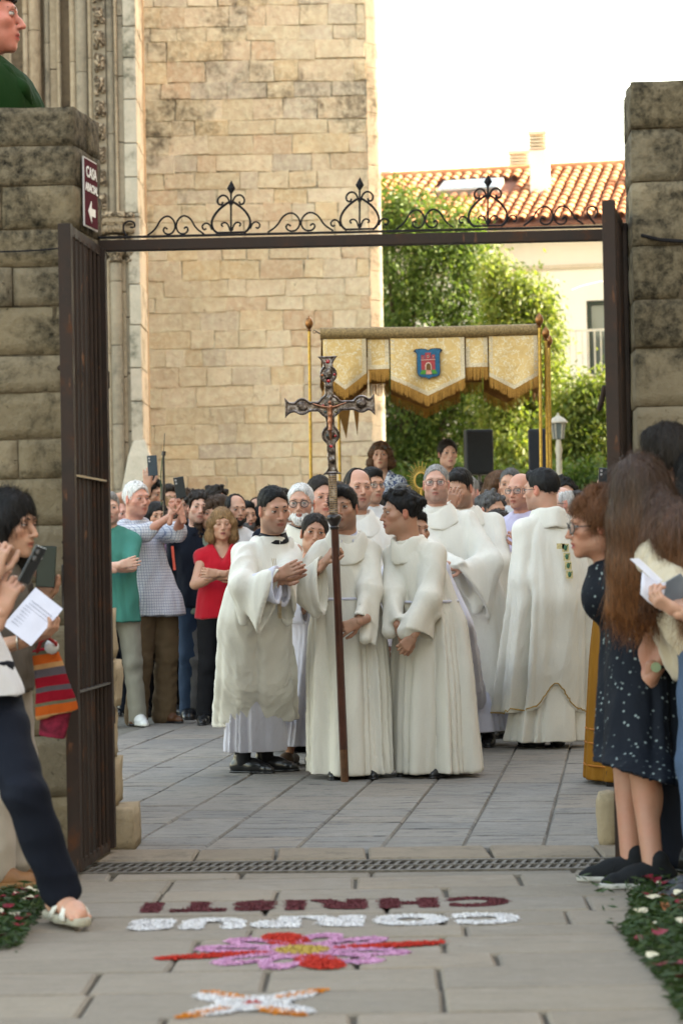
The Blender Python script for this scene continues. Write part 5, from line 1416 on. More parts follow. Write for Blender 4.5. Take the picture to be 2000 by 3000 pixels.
def phone(px, py, D, w=.075, h=.155, M=None, label='', mat=None, cams=True):
    c = at(px, py, D); M = M or Matrix.Identity(3); o = empty('phone', tuple(c), label, 'phone')
    m = MB(); m.box(c, (w, .009, h), M); m.build('case', mat or M_phone, o, bevel=.004)
    if cams:
        for dz in (0, .024): m = MB(); m.lathe(c+M@Vector((-w*.28,-.0055,h*.36-dz)), [(.0085,0),(.0085,.003)], 10, M @ Matrix.Rotation(R(90), 3, 'X')); m.build('lens', plain('camera_lens_ring', (.3,.3,.32), .3, .5), o)
    return o
# ================================================================ TREES AND OBJECTS
TDp = 40.0
def cl(px, py, r, D=TDp, sq=1.0):
    c = at(px, py, D); rr = r/sc(D); return (tuple(c), (rr*sq, rr*.9, rr))
A_ = [cl(1120,640,95), cl(1215,650,90), cl(1315,690,95), cl(1385,760,80), cl(1180,780,110), cl(1300,830,120), cl(1130,900,100,41), cl(1240,960,120), cl(1370,930,90), cl(1150,1060,110), cl(1280,1110,120), cl(1390,1080,90,39.5),
      cl(1180,1220,120), cl(1320,1240,110), cl(1140,1350,100), cl(1260,1370,110), cl(1400,1220,80), cl(1020,800,120,41.5), cl(1020,1000,120,41.5), cl(1030,1200,110,41.5), cl(1380,1360,100,40.5), cl(1060,680,90,42)]
pA = at(1210, 1640, TDp); tree('tree', 'dark green leafy tree right beside the stone tower', (pA.x, TDp+.3, 0), A_, 46000, .10, M_leaf, 3.0, 3)
B_ = [cl(1480,870,65,39), cl(1555,870,60,39), cl(1600,915,42,39), cl(1500,960,80,39), cl(1575,1000,70,39.3), cl(1440,800,45,39), cl(1470,1080,80,38.8), cl(1560,1110,75,39.5), cl(1480,1190,85,38.8), cl(1570,1220,70,39), cl(1500,1320,90,38.6), cl(1600,1130,60,39), cl(1450,1400,80,38.6), cl(1560,1400,80,38.6)]
pB = at(1520, 1640, 39); tree('tree', 'light yellow-green tree catching the sun behind the canopy poles', (pB.x, 39.3, 0), B_, 22000, .10, M_leaf2, 2.6, 5)
C_ = [cl(1690,1210,80,37), cl(1760,1180,80,37), cl(1660,1310,80,37), cl(1740,1310,90,37), cl(1690,1410,90,37), cl(1790,1390,80,37), cl(1820,1240,70,37.3), cl(1640,1420,60,37), cl(1850,1320,80,37.4)]
pC = at(1730, 1640, 37); tree('tree', 'bushy green tree with yellowish leaf sprays at the right behind the street lamp', (pC.x, 37.3, 0), C_, 20000, .105, M_leaf2, 1.6, 9, .4)
D_ = [cl(1640,1440,70,34), cl(1560,1440,60,34.5), cl(1450,1440,70,35), cl(1340,1440,70,35), cl(1230,1450,70,35), cl(1740,1450,70,34), cl(1830,1440,60,34)]
pD = at(1500, 1640, 35); 
hd = tree('hedge', 'low dark green hedge in front of the trees', (pD.x, 35.3, 0), [(c, (r[0]*1.6, r[1], r[2])) for c, r in D_], 16000, .09, M_leaf, .9, 11, .2)
hd['category'] = 'hedge'; hd['group'] = ''; del hd['group']

# street lamp
LD = 30.0
lx = at(1637, 1400, LD).x; lamp = empty('street_lamp', (lx, LD, 0), 'white painted street lamp with lantern head in front of the trees', 'street lamp')
M_lampw = plain('lamp_white_paint', (.40,.37,.31), .5)
m = MB(); m.lathe((lx,LD,0), [(.09,0),(.08,.3),(.045,.5),(.035,2.50),(.045,2.55),(.025,2.70)], 10); m.build('post', M_lampw, lamp, True)
m = MB(); m.lathe((lx,LD,2.68), [(.02,0),(.06,.02),(.085,.20),(.02,.21)], 6); m.build('lantern_glass', M_glass, lamp)
m = MB()
for k in range(6): a_ = k*math.pi/3; m.bar((lx+.062*math.cos(a_),LD+.062*math.sin(a_),2.69), (lx+.088*math.cos(a_),LD+.088*math.sin(a_),2.89), .010)
m.build('lantern_frame', M_lampw, lamp)
m = MB(); m.lathe((lx,LD,2.89), [(.115,0),(.115,.015),(.075,.06),(.02,.09),(.008,.13)], 12); m.build('hood', M_lampw, lamp, True)

# loudspeakers
def speaker(label, x0, x1, y0, y1, D, z0, yaw, col=(.022,.026,.034)):
    s_ = sc(D); c = at((x0+x1)/2, (y0+y1)/2, D); w, h = (x1-x0)/s_, (y1-y0)/s_
    o = empty('loudspeaker', (c.x, D, z0), label, 'loudspeaker'); M = Matrix.Rotation(R(yaw), 3, 'Z'); mt = plain('speaker_grille', col, .7, scale=300, var=.5, bump=.6)
    m = MB(); P = [(-w*.42,0),(w*.42,0),(w*.48,.08),(w*.40,.26),(-w*.25,.26),(-w*.45,.08)]
    m.prism([c+M@Vector((x, y, -h/2)) for x, y in P], (0,0,1), h); m.build('cabinet', plain('speaker_black', (.016,.018,.022), .5), o, bevel=.01)
    m = MB(); m.box(c+M@Vector((0,-.006,0)), (w*.80,.014,h*.93), M); m.build('grille', mt, o, bevel=.006)
    for dz in (-.28, .05, .3): m = MB(); m.box(c+M@Vector((w*.455,.15,h*dz)), (.03,.09,.035), M); m.build('handle', plain('speaker_black', (.016,.018,.022), .5), o)
    m = MB(); m.tube([(c.x,D+.12,z0), (c.x,D+.12,c.z-h/2)], .018, 8); m.build('pole', plain('pole_grey', (.14,.14,.145), .4, .6), o, True)
    for k in range(3):
        a_ = k*2.1+.3; m = MB(); m.tube([(c.x,D+.12,z0+.5), (c.x+.38*math.cos(a_),D+.12+.38*math.sin(a_),z0+.01)], .011, 6); m.build('leg', plain('pole_grey', (.14,.14,.145), .4, .6), o, True)
    return o
speaker('black loudspeaker on a stand standing in front of the trees, right of the young woman', 1357, 1452, 1258, 1390, 22.0, .6, 8)
speaker('dark blue loudspeaker partly hidden behind the right canopy poles', 1543, 1612, 1256, 1388, 22.6, .6, -4, (.02,.035,.06))
# microphone stand
c = at(479, 1400, 19.2); ms = empty('microphone_stand', (c.x, 19.2, 0), 'thin black stand with aerial rising above the crowd against the tower', 'stand')
m = MB(); m.tube([Vector((c.x,19.2,0)), at(479,1330,19.2)], [.013,.010], 8); m.build('pole', M_specs, ms, True)
m = MB(); m.tube([at(479,1345,19.2), at(483,1270,19.2)], .003, 5); m.build('aerial', M_specs, ms)
m = MB(); m.tube([at(478,1470,19.2), at(473,1480,19.19), at(472,1390,19.18), at(476,1340,19.2)], .004, 5); m.build('cable', plain('green_cable', (.02,.06,.02), .5), ms)
m = MB(); m.tube([at(479,1335,19.2), at(480,1322,19.2)], .017, 8); m.tube([at(477,1465,19.2), at(478,1425,19.2)], .021, 8); m.build('clamp', M_specs, ms, True)

# ---- processional canopy
KD0, KD1 = 20.0, 21.7
def brocade():
    a = NT('gold_brocade', .5, .25, .4); co = a.coord()
    n = a.noise(co, 13, 3, .5, 1.6); line = a.ramp(a.math('ABSOLUTE', a.math('SUBTRACT', n, .5)), [(.0,(1,1,1)),(.014,(.7,)*3),(.03,(0,0,0))])
    f = a.noise(co, 3, 3); c = a.ramp(f, [(.3,(.50,.33,.12)),(.7,(.60,.42,.18))]); c = a.mix(line, c, (.66,.58,.42))
    return a.out(c, a.bump(a.noise(co, 7, 3), .5, .03))
M_broc = brocade(); M_bord = plain('brocade_border', (.52,.42,.28), .5, .3, .35, 160, .5); M_fringe = plain('gold_fringe', (.40,.20,.035), .5, .2, .35, 120, .5)
M_line = plain('canopy_lining', (.24,.12,.03), .8, var=.25, scale=6)
M_pole = plain('gilt_pole', (.40,.25,.05), .35, .5, .35, 60, .35)
fl, fr_ = at(945, 985, KD0), at(1576, 980, KD0); zt = (fl.z+fr_.z)/2
FL = Vector((fl.x, KD0, zt)); FR = Vector((fr_.x, KD0, zt)); BL = Vector((fl.x+.02, KD1, zt-.0)); BR = Vector((fr_.x+.06, KD1, zt))
can = empty('processional_canopy', ((fl.x+fr_.x)/2, (KD0+KD1)/2, 0), 'golden brocade canopy with fringed scalloped valance and castle shield on gilt poles', 'canopy')
S_ = sc(KD0)
pans = [(0,.200,'v',.30,.44),(.206,.306,'r',.27,.27),(.312,.655,'v',.36,.50),(.661,.763,'r',.27,.27),(.769,.995,'v',.35,.46)]
def valance(P, Q, nrm, lining, seed):
    d = Q-P; L = d.length; u = d/L; r_ = random.Random(seed); nrm = Vector(nrm)
    v_ = empty('valance', (0,0,0), parent=can); v_.location = P-parent_loc(can); org = parent_loc(v_)
    for i, (a0, a1, kind, hs, hm_) in enumerate(pans):
        nx, nz_ = 16, 12; out = .012 if kind == 'v' else -.012; ph = r_.uniform(0, 6)
        def hgt(t): return hs if kind == 'r' else hs+(hm_-hs)*(1-abs(2*t-1))
        def pt(t, s_, off=0):
            a_ = (a0+(a1-a0)*t)*L; dn = hgt(t)*s_
            wv = .018*math.sin(a_*11+ph)*s_ + .012*math.sin(a_*23+ph*2+s_*2)*s_*s_
            return P + u*a_ - Vector((0,0,dn)) + nrm*(out+wv+off)
        pn_ = empty('panel', (0,0,0), parent=v_); pn_.location = pt(0, 0)-org
        m = MB(); V = [pt(x/nx, z/nz_) for z in range(nz_+1) for x in range(nx+1)]
        m.add(V, [(z*(nx+1)+x, z*(nx+1)+x+1, (z+1)*(nx+1)+x+1, (z+1)*(nx+1)+x) for z in range(nz_) for x in range(nx)])
        o = m.build('cloth', lining or M_broc, pn_, True, auto=False); md = o.modifiers.new('t', 'SOLIDIFY'); md.thickness = .004
        if not lining:
            bw = .035; m = MB()
            w_ = (a1-a0)*L; f = bw/w_
            def strip(pts, n2):
                V = [q for p in pts for q in p]; m.add(V, [(2*k, 2*k+1, 2*k+3, 2*k+2) for k in range(len(pts)-1)])
            strip([(pt(0,z/10,.004), pt(f,z/10,.004)) for z in range(11)], 0); strip([(pt(1-f,z/10,.0045), pt(1,z/10,.0045)) for z in range(11)], 0)
            strip([(pt(t/16,1-bw/hgt(t/16),.005), pt(t/16,1,.005)) for t in range(17)], 0)
            m.build('border', M_bord, pn_, True, auto=False)
        m = MB(); n_ = int((a1-a0)*L/.0055)
        for k in range(n_):
            t = (k+.5)/n_; p = pt(t, 1, r_.uniform(-.003,.005)); l_ = (.10 if kind == 'r' else .085)*r_.uniform(.82, 1.12); dx = u*.0024; sw = u*r_.uniform(-.006,.006)+nrm*r_.uniform(-.004,.01)
            m.add([p-dx+Vector((0,0,.008)), p+dx+Vector((0,0,.008)), p+dx*.8-Vector((0,0,l_))+sw, p-dx*.8-Vector((0,0,l_))+sw], [(0,1,2,3)])
        o = m.build('fringe', M_fringe, pn_); o['kind'] = 'stuff'
valance(FL, FR, (0,-1,0), None, 1); valance(BL, BR, (0,1,0), M_line, 2)
valance(FL+Vector((0,.02,0)), BL, (-1,0,0), M_line, 3); valance(FR+Vector((0,.02,0)), BR, (1,0,0), M_line, 4)
m = MB(); m.tube([FL+Vector((-.02,0,.03)), FL*.5+FR*.5+Vector((0,0,.022)), FR+Vector((.0,0,.03))], .05, 12); m.build('front_roll', plain('roll_brocade', (.22,.15,.065), .6, .2, .5, 70, .6), can, True)
m = MB(); m.tube([BL, BR], .03, 8); m.tube([FL, BL], .02, 8); m.tube([FR, BR], .02, 8); m.build('frame_rod', M_pole, can, True)
m = MB(); n_ = 8
V = [FL.lerp(FR, i/n_).lerp(BL.lerp(BR, i/n_), j/n_)+Vector((0,0,.03-.05*math.sin(math.pi*i/n_)*math.sin(math.pi*j/n_))) for j in range(n_+1) for i in range(n_+1)]
m.add(V, [(j*(n_+1)+i, j*(n_+1)+i+1, (j+1)*(n_+1)+i+1, (j+1)*(n_+1)+i) for j in range(n_) for i in range(n_)]); m.build('roof_cloth', M_line, can, True)
def cpole(px, ytop, yb, D, fin=True):
    t = at(px, ytop, D); b = at(px+6, yb, D); d = (b-t); bot = t + d*((t.z-.9)/(t.z-b.z)); p_ = empty('pole', (0,0,0), parent=can); p_.location = bot-parent_loc(can)
    m = MB(); m.tube([bot, t-Vector((0,0,.1))], .0135, 10); m.build('staff', M_pole, p_, True)
    m = MB(); m.lathe(t-Vector((0,0,.115)), [(.014,0),(.02,.008),(.012,.018),(.026,.035),(.034,.055),(.033,.08),(.022,.105),(.006,.118),(.006,.126)], 12); m.build('finial', plain('bronze_finial', (.22,.10,.035), .3, .8, .4, 60, .4), p_, True)
    return p_
cpole(905, 930, 1430, KD0); cpole(990, 1075, 1420, KD1); cpole(1578, 920, 1390, KD0-.05); cpole(1597, 960, 1395, KD0+.9); cpole(1606, 982, 1400, KD1)
m = MB(); m.tube([FL+Vector((-.02,0,.03)), at(925,971,KD0)], .006, 6)
m.tube([at(921,972,KD0)+Vector((.012*math.cos(a_),0,.012*math.sin(a_))) for a_ in np.linspace(0,6.28,10)], .003, 5)
m.tube([at(912,969,KD0), at(905,970,KD0)], .004, 5); m.build('hook', M_black_iron, can, True)
for (x0, x1, y1, yt) in ((987,1026,1286,1195),(1034,1052,1278,1195)):
    p0 = at(x0, yt, KD1-.2); p1 = at(x1, yt, KD1-.2); p2 = at((x0*.3+x1*.7), y1, KD1-.15); m = MB()
    m.add([p0+Vector((0,0,.3)), p1+Vector((0,0,.3)), p1, p2, p0], [(0,1,2,3,4)]); o = m.build('ribbon_tail', M_line, can); md = o.modifiers.new('t', 'SOLIDIFY'); md.thickness = .006
# shield
sh = empty('shield', (0,0,0), parent=can); shc = at(1253, 1067, KD0); shc.y = KD0-.055; sh.location = shc-parent_loc(can)
def emb(name, pts, col, dz, mat=None):
    m = MB(); m.prism([Vector((shc.x+x/1568*160/S_*1.0, shc.y-dz, shc.z+(880-y)/1568*160/S_)) for x, y in [(q[0]-710, q[1]) for q in pts]], (0,-1,0), .003)
    return m.build(name, mat or plain('embroidery_'+name, col, .7, var=.2, scale=60, bump=.3), sh)
emb('field', [(385,450),(330,470),(290,520),(370,580),(385,600),(385,1130),(420,1220),(500,1270),(640,1285),(730,1330),(800,1280),(950,1255),(1020,1220),(1055,1150),(1045,600),(1080,560),(1130,500),(1070,445),(930,432),(800,445),(710,490),(620,450),(500,440)], (.03,.025,.03), 0)
emb('blue_ground', [(400,465),(340,480),(395,600),(400,1130),(435,1205),(510,1255),(640,1268),(730,1312),(800,1265),(945,1240),(1005,1205),(1040,1140),(1030,600),(1070,480),(930,450),(800,462),(710,510),(620,468),(500,458)], (.02,.10,.19), .004)
emb('castle', [(510,1060),(510,640),(530,625),(545,645),(560,625),(575,645),(600,630),(600,755),(625,755),(625,575),(655,560),(680,578),(705,560),(740,578),(785,560),(790,755),(810,755),(815,620),(835,640),(850,620),(870,640),(900,615),(905,1060),(810,1060),(810,930),(760,860),(710,845),(655,865),(620,930),(620,1060)], (.33,.045,.05), .008)
emb('arch', [(620,1060),(620,930),(655,860),(710,838),(765,860),(800,930),(805,1060)], (.62,.45,.36), .010)
emb('door', [(648,1060),(648,935),(670,885),(710,868),(755,885),(775,935),(778,1060)], (.13,.06,.015), .013)
emb('string_course', [(505,768),(505,785),(915,770),(915,755)], (.62,.42,.36), .013)
emb('path', [(650,1060),(785,1060),(810,1185),(638,1185)], (.55,.25,.18), .008)
emb('grass_left', [(520,1070),(645,1070),(625,1190),(465,1180)], (.06,.22,.03), .008); emb('grass_right', [(795,1065),(910,1060),(975,1165),(830,1185)], (.06,.22,.03), .008)
for (x, y, r_) in ((707,672,28),(560,708,18),(856,700,18)):
    emb('window', [(x-r_,y-r_*1.2),(x+r_,y-r_*1.2),(x+r_,y+r_*1.2),(x-r_,y+r_*1.2)], (.6,.42,.36), .012); emb('window_opening', [(x-r_*.55,y-r_*.8),(x+r_*.55,y-r_*.8),(x+r_*.55,y+r_*.8),(x-r_*.55,y+r_*.8)], (.01,.01,.012), .016)

# ---- processional cross
XD = 13.28; xs_ = sc(XD)
def crossmetal():
    a = NT('old_silver_bronze', .3, .9, .5); co = a.coord(); n = a.noise(co, 45, 5, .65); n2 = a.noise(co, 12, 4)
    c = a.ramp(n, [(.3,(.040,.028,.022)),(.5,(.15,.115,.095)),(.75,(.46,.41,.38))]); return a.out(c, a.bump(n, .7, .006), a.ramp(n2, [(.3,(.2,)*3),(.7,(.5,)*3)]))
M_xm = crossmetal()
Xt, Xb = at(960, 1045, XD), at(1010, 2291, XD); xa = (Xt-Xb).normalized(); Xb = Xb + xa*((.0-Xb.z)/xa.z); xn = Vector((0,-1,0)); xn = (xn-xa*xn.dot(xa)).normalized(); xu = xa.cross(xn)*-1
if xu.x < 0: xu = -xu
MX = Matrix((xu, -xn, xa)).transposed(); xc = at(965, 1190, XD)
xo = empty('processional_cross', tuple(Xb), 'ornate dark silver processional cross with red stones on a long brown staff', 'cross')
MXn = np.array(MX)
b = SDF(.0032); K = 1/xs_
def plate(X, Y, Z):
    def circ(cx, cz, r): return np.sqrt((X-cx*K)**2+(Z-cz*K)**2)-r*K
    def rect(x0, x1, z0, z1): return np.maximum(np.abs(X-(x0+x1)/2*K)-(x1-x0)/2*K, np.abs(Z-(z0+z1)/2*K)-(z1-z0)/2*K)
    def flare(ax, e0, e1, w0, w1):   # along +-axis from e0 to e1 growing w0..w1
        c_, o_ = (X, Z) if ax == 'x' else (Z, X)
        t = np.clip((c_-e0*K)/((e1-e0)*K), 0, 1); w = (w0+(w1-w0)*t**1.6)*K; lo_, hi_ = min(e0, e1)*K, max(e0, e1)*K
        return np.maximum(np.abs(o_)-w, np.maximum(lo_-c_, c_-hi_ + .10*np.abs(o_)*0))
    L = [circ(0,0,35), rect(-125,130,-14,15), rect(-13,13,-190,140), circ(0,94,26), circ(-80,2,25), circ(94,3,26), circ(0,-84,27), flare('x',-108,-131,13,31), flare('x',108,133,13,33), flare('z',118,147,13,29), flare('z',-182,-200,13,28)]
    d = L[0]
    for q in L[1:]:
        kk = .010; hh = np.maximum(kk-np.abs(d-q), 0)/kk; d = np.minimum(d, q)-hh*hh*kk*.25
    th = .008+.006*np.exp(-((d+.006)/.0035)**2)
    return np.maximum(d, np.abs(Y)-th)
b.fnblk(plate, (-.27,-.02,-.40), (.27,.02,.29), k=.001)
for (cx, cz, rx, rz) in ((0,8,15,17),(-80,2,15,15),(94,3,17,15),(0,94,14,16),(0,-84,14,16),(-88,6,7,8),(-72,-3,7,8),(86,5,7,7),(102,1,7,7),(3,105,7,7),(-4,86,6,8),(0,22,9,10),(-5,-90,6,8),(6,-79,6,7),(0,60,7,10),(0,-40,8,13),(0,-130,8,14),(0,-160,8,10)):
    b.ell((cx*K,-.010,cz*K), (rx*K*.8,.008,rz*K*.8), k=.004)
V, Q = b.build(.01); V = V @ MXn.T + A(xc) - A(Xb); npmesh('cross_plate', V, Q, M_xm, xo)
b = SDF(.003)    # the small figure on the cross
T = lambda x, z, y=-.022: (x*K, y, z*K)
b.path([T(0,-4), T(1,-25), T(0,-45)], [.014,.0115,.012], k=.01); b.path([T(0,-45), T(-1,-70,-.03), T(0,-98)], [.011,.009,.006], k=.008); b.ell(T(1,10,-.026), (.0095,.010,.012), k=.008)
for sx in (-1, 1): b.path([T(0,-5), T(sx*22,-1), T(sx*48,8)], [.008,.0055,.004], k=.008)
V, Q = b.build(.01); npmesh('figure', V @ MXn.T + A(xc) - A(Xb), Q, plain('copper_figure', (.33,.15,.09), .3, .85, .3, 50, .3), xo)
def jewel(x, z, r, col, nm='jewel'):
    m = MB(); m.sphere(xc + MX @ Vector((x*K,-.016,z*K)), (r*K, .006, r*K), 8, MX); m.build(nm, plain('jewel_'+nm+str(round(col[0], 1)), col, .08, 0, .1, spec=.9), xo, True)
for x, z, r, c in ((0,131,6,(.35,0,.01)),(-18,92,4,(.4,.10,.01)),(18,92,4,(.35,0,.01)),(-19,3,4,(.35,0,.01)),(21,7,4,(.16,.12,.04)),(-13,-17,4,(.02,.05,.05)),(18,-17,4,(.25,0,.03)),(-10,-86,4,(.01,.01,.02)),(13,-88,4,(.45,0,.01)),(0,74,5,(.5,.48,.45)),(0,-118,5,(.5,.48,.45))): jewel(x, z, r, c)
def xp(v, y=0): return xc + MX @ Vector((0, y, v*K))
m = MB(); m.bar(xp(-200), xp(-320), .046, .03, up=xn); m.build('studded_sleeve', M_xm, xo, bevel=.004)
m = MB()
for i in range(5):
    for j in range(17): m.sphere(xc + MX @ Vector(((i-2)*.0085, -.016, (-207-j*6.4)*K)), .0033, 6)
o = m.build('studs', plain('brass_studs', (.38,.26,.14), .3, .8), xo, True); o['kind'] = 'stuff'
kb = xp(-362); m = MB(); m.lathe(kb, [(.024,0),(.026,.012),(.021,.02),(.033,.04),(.041,.055),(.042,.066),(.036,.078),(.028,.082)], 18, MX); m.build('knob', plain('dark_knob', (.02,.013,.011), .3, .2, .3, spec=.6), xo, True)
dlen = (kb-Xb).length; m = MB(); m.lathe(Xb+xa*.18, [(.023,0),(.0215,(dlen-.18)*.5),(.0215,dlen-.18)], 8, MX); m.build('staff', plain('brown_wood_staff', (.060,.020,.012), .32, 0, .4, 8, .1, spec=.5), xo)
m = MB(); m.lathe(Xb, [(.0215,0),(.0225,.19)], 8, MX); m.build('ferrule', plain('worn_brown_wood', (.10,.045,.02), .5, 0, .3, 20, .2), xo)

# ---- monstrance rays behind the tall priest
mo = empty('monstrance', tuple(at(1232,1408,16.6)), 'golden sunburst of thin rays behind the tall priest with glasses', 'monstrance'); c = at(1232, 1408, 16.6); m = MB()
for k in range(44):
    a_ = 2*math.pi*k/44; r1 = (.070 if k % 2 else .095); d = Vector((math.cos(a_), 0, 1.35*math.sin(a_))); m.tube([c+d*.045, c+d*r1], [.0022,.0010], 5); m.sphere(c+d*(r1+.002), .0028, 6)
m.build('rays', M_gold, mo, True)
m = MB(); m.tube([c+Vector((.042*math.cos(t),0,.055*math.sin(t))) for t in np.linspace(0,6.283,25)[:-1]], .006, 8, closed=True); m.tube([c-Vector((0,0,.055)), c-Vector((0,0,.35))], .008, 8); m.build('ring', M_gold, mo, True)

# ---- sand and petal pictures on the street
def powder(name, col):
    a = NT(name, .95, 0, .1); co = a.wcoord(); n = a.noise(co, 90, 4, .7); c = a.ramp(n, [(.3, tuple(x*.85 for x in col)), (.6, col)]); return a.out(c, a.bump(n, .8, .006))
PW = powder('white_powder', (.72,.70,.70)); PM = powder('maroon_powder', (.13,.040,.045)); PR = powder('red_powder', (.50,.045,.03)); PP = powder('pink_powder', (.60,.32,.50)); PY = powder('yellow_powder', (.50,.36,.09)); PO = powder('orange_powder', (.62,.22,.02))
def flakes(name, tris, n, mat, par, org, size=.006, hgt=.006, spread=.006, seed=1):
    """loose grains lying where the triangles are, with a ragged rim"""
    r_ = np.random.RandomState(seed); T = np.array(tris, float); ar = np.abs(np.cross(T[:,1,:2]-T[:,0,:2], T[:,2,:2]-T[:,0,:2]))*.5; i = r_.choice(len(T), n, p=ar/ar.sum())
    a_, b_ = r_.rand(n, 1), r_.rand(n, 1); f = (a_+b_) > 1; a_ = np.where(f, 1-a_, a_); b_ = np.where(f, 1-b_, b_)
    p = T[i,0]+(T[i,1]-T[i,0])*a_+(T[i,2]-T[i,0])*b_; p = p[:, :2]+r_.normal(size=(n, 2))*spread
    z = .0015+r_.rand(n)*hgt; an = r_.uniform(0, 6.28, n); l = size*r_.uniform(.5, 1.3, n); c, s_ = np.cos(an)*l, np.sin(an)*l
    V = np.stack([np.stack([p[:,0]-c, p[:,1]-s_, z], 1), np.stack([p[:,0]+s_*.6, p[:,1]-c*.6, z+r_.normal(size=n)*.0025], 1), np.stack([p[:,0]+c, p[:,1]+s_, z+.001], 1), np.stack([p[:,0]-s_*.6, p[:,1]+c*.6, z+r_.normal(size=n)*.0025], 1)], 1).reshape(-1, 3)
    V[:,2] = np.maximum(V[:,2], .0012); Qf = np.arange(n*4).reshape(n, 4)
    B = []                                        # the even bed of powder under the loose grains, triangles cut into quads
    for t in T:
        c_ = t.mean(0); m3 = [(t[k]+t[(k+1) % 3])/2 for k in range(3)]
        B += [t[0], m3[0], c_, m3[2], t[1], m3[1], c_, m3[0], t[2], m3[2], c_, m3[1]]
    B = np.array(B); B[:,2] = .0032; Qb = np.arange(len(B)).reshape(-1, 4)+len(V)
    o = npmesh(name, np.concatenate([V, B])-np.array((org[0], org[1], 0)), np.concatenate([Qf, Qb]), mat, par, smooth=False); return o
def ground_text(body, x0, x1, y0, y1, mat, label, bold, n):
    cx, cy = (x0+x1)/2, (y0+y1)/2
    c = bpy.data.curves.new('t', 'FONT'); c.body = body; c.size = 1; c.align_x = 'CENTER'; c.align_y = 'CENTER'; c.offset = bold; c.space_character = 1.32; c.resolution_u = 3
    t = bpy.data.objects.new('t', c); COL.objects.link(t); me = bpy.data.meshes.new_from_object(t.evaluated_get(bpy.context.evaluated_depsgraph_get())); bpy.data.objects.remove(t)
    xs = [v.co.x for v in me.vertices]; ys = [v.co.y for v in me.vertices]; sx = (x1-x0)/(max(xs)-min(xs)); sy = (y1-y0)/(max(ys)-min(ys)); mx, my = (max(xs)+min(xs))/2, (max(ys)+min(ys))/2
    P = [(cx-(v.co.x-mx)*sx, cy-(v.co.y-my)*sy, 0) for v in me.vertices]; tr = []
    me.calc_loop_triangles(); tr = [[P[i] for i in q.vertices] for q in me.loop_triangles]; bpy.data.meshes.remove(me)
    o = empty('powder_lettering', (cx, cy, .0), label, 'lettering'); q = flakes('powder', tr, n, mat, o, (cx, cy), .0040, .0032, .006, len(body)); q['kind'] = 'stuff'; return o
ground_text('CHRISTI', -.72, .56, 8.40, 8.64, PM, 'maroon powder word laid on the paving, farther of the two words', .06, 15000)
ground_text('CORPUS', -.735, .57, 8.0, 8.24, PW, 'white powder word laid on the paving, nearer of the two words', .07, 20000)
def patch(pts, c, M2, h, mat, name, par, ring=None):
    P = [(c[0]+M2[0][0]*p[0]+M2[0][1]*p[1], c[1]+M2[1][0]*p[0]+M2[1][1]*p[1], 0) for p in pts]; n = len(P); cx, cy = sum(p[0] for p in P)/n, sum(p[1] for p in P)/n
    if ring is None: tr = [[P[i], P[(i+1) % n], (cx, cy, 0)] for i in range(n)]
    else:
        I = [(cx+(p[0]-cx)*.66, cy+(p[1]-cy)*.45, 0) for p in P]; tr = []
        for i in range(n): k = (i+1) % n; tr += [[P[i], P[k], I[k]], [P[i], I[k], I[i]]]
    ar = sum(abs((t[1][0]-t[0][0])*(t[2][1]-t[0][1])-(t[2][0]-t[0][0])*(t[1][1]-t[0][1]))*.5 for t in tr)
    L = parent_loc(par); return flakes(name, tr, max(60, int(ar*150000)), mat, par, (L.x, L.y), .0042, .003+h*.15, .006, int(abs(cx*1e4)) % 9999)
def petal(L, w, n=18, tip=.7): return [(L*(.5-.5*math.cos(math.pi*i/(n/2)))if i <= n/2 else L*(.5-.5*math.cos(math.pi*(n-i)/(n/2))), w*math.sin(math.pi*(i if i <= n/2 else n-i)/(n/2))**tip*(1 if i <= n/2 else -1)) for i in range(n)]
def rotm(a_, s=1): return ((math.cos(a_)*s, -math.sin(a_)*s), (math.sin(a_)*s, math.cos(a_)*s))
fc_ = gr(885, 2787); fw = empty('flower_carpet', (fc_.x, fc_.y, 0), 'large pink and red powder flower with yellow centre on the paving', 'powder flower')
for k in range(4):
    a_ = k*math.pi/2 + R(14); d = (math.cos(a_), math.sin(a_)); patch(petal(.36 if k % 2 == 0 else .26, .036 if k % 2 == 0 else .065), (fc_.x+d[0]*.10, fc_.y+d[1]*.10), rotm(a_), .010, PR, 'red_petal', fw)
for k in range(8):
    a_ = k*math.pi/4 + R(14) + (R(20) if k % 2 else R(-20)) + R(22.5)*0; a_ = R(14) + (k//2)*math.pi/2 + math.pi/4 + (R(17) if k % 2 else R(-17)); d = (math.cos(a_), math.sin(a_)); patch(petal(.27, .062), (fc_.x+d[0]*.07, fc_.y+d[1]*.07), rotm(a_), 0, PP, 'pink_petal', fw, ring=.012)
patch([(.085*math.cos(t), .085*math.sin(t)) for t in np.linspace(0, 6.28, 15)[:-1]], (fc_.x, fc_.y), rotm(0), .014, PY, 'centre', fw)
f2 = gr(742, 2943); fw2 = empty('flower_carpet', (f2.x, f2.y, 0), 'small orange and white powder flower nearest the viewer', 'powder flower')
for k in range(4):
    a_ = math.pi/4+k*math.pi/2; d = (math.cos(a_), math.sin(a_)); patch(petal(.17, .045), (f2.x+d[0]*.05, f2.y+d[1]*.05), rotm(a_), .008, PW, 'white_petal', fw2)
    patch(petal(.19, .022), (f2.x+d[0]*.05+d[1]*.035, f2.y+d[1]*.05-d[0]*.035*(1 if k in (0,2) else -1)*0+d[1]*.035), rotm(a_), .012, PO, 'orange_petal', fw2)
    b_ = k*math.pi/2; patch([(.042*math.cos(t), .042*math.sin(t)) for t in np.linspace(0, 6.28, 12)[:-1]], (f2.x+.06*math.cos(b_), f2.y+.06*math.sin(b_)), rotm(0), .014, PW, 'white_petal', fw2)
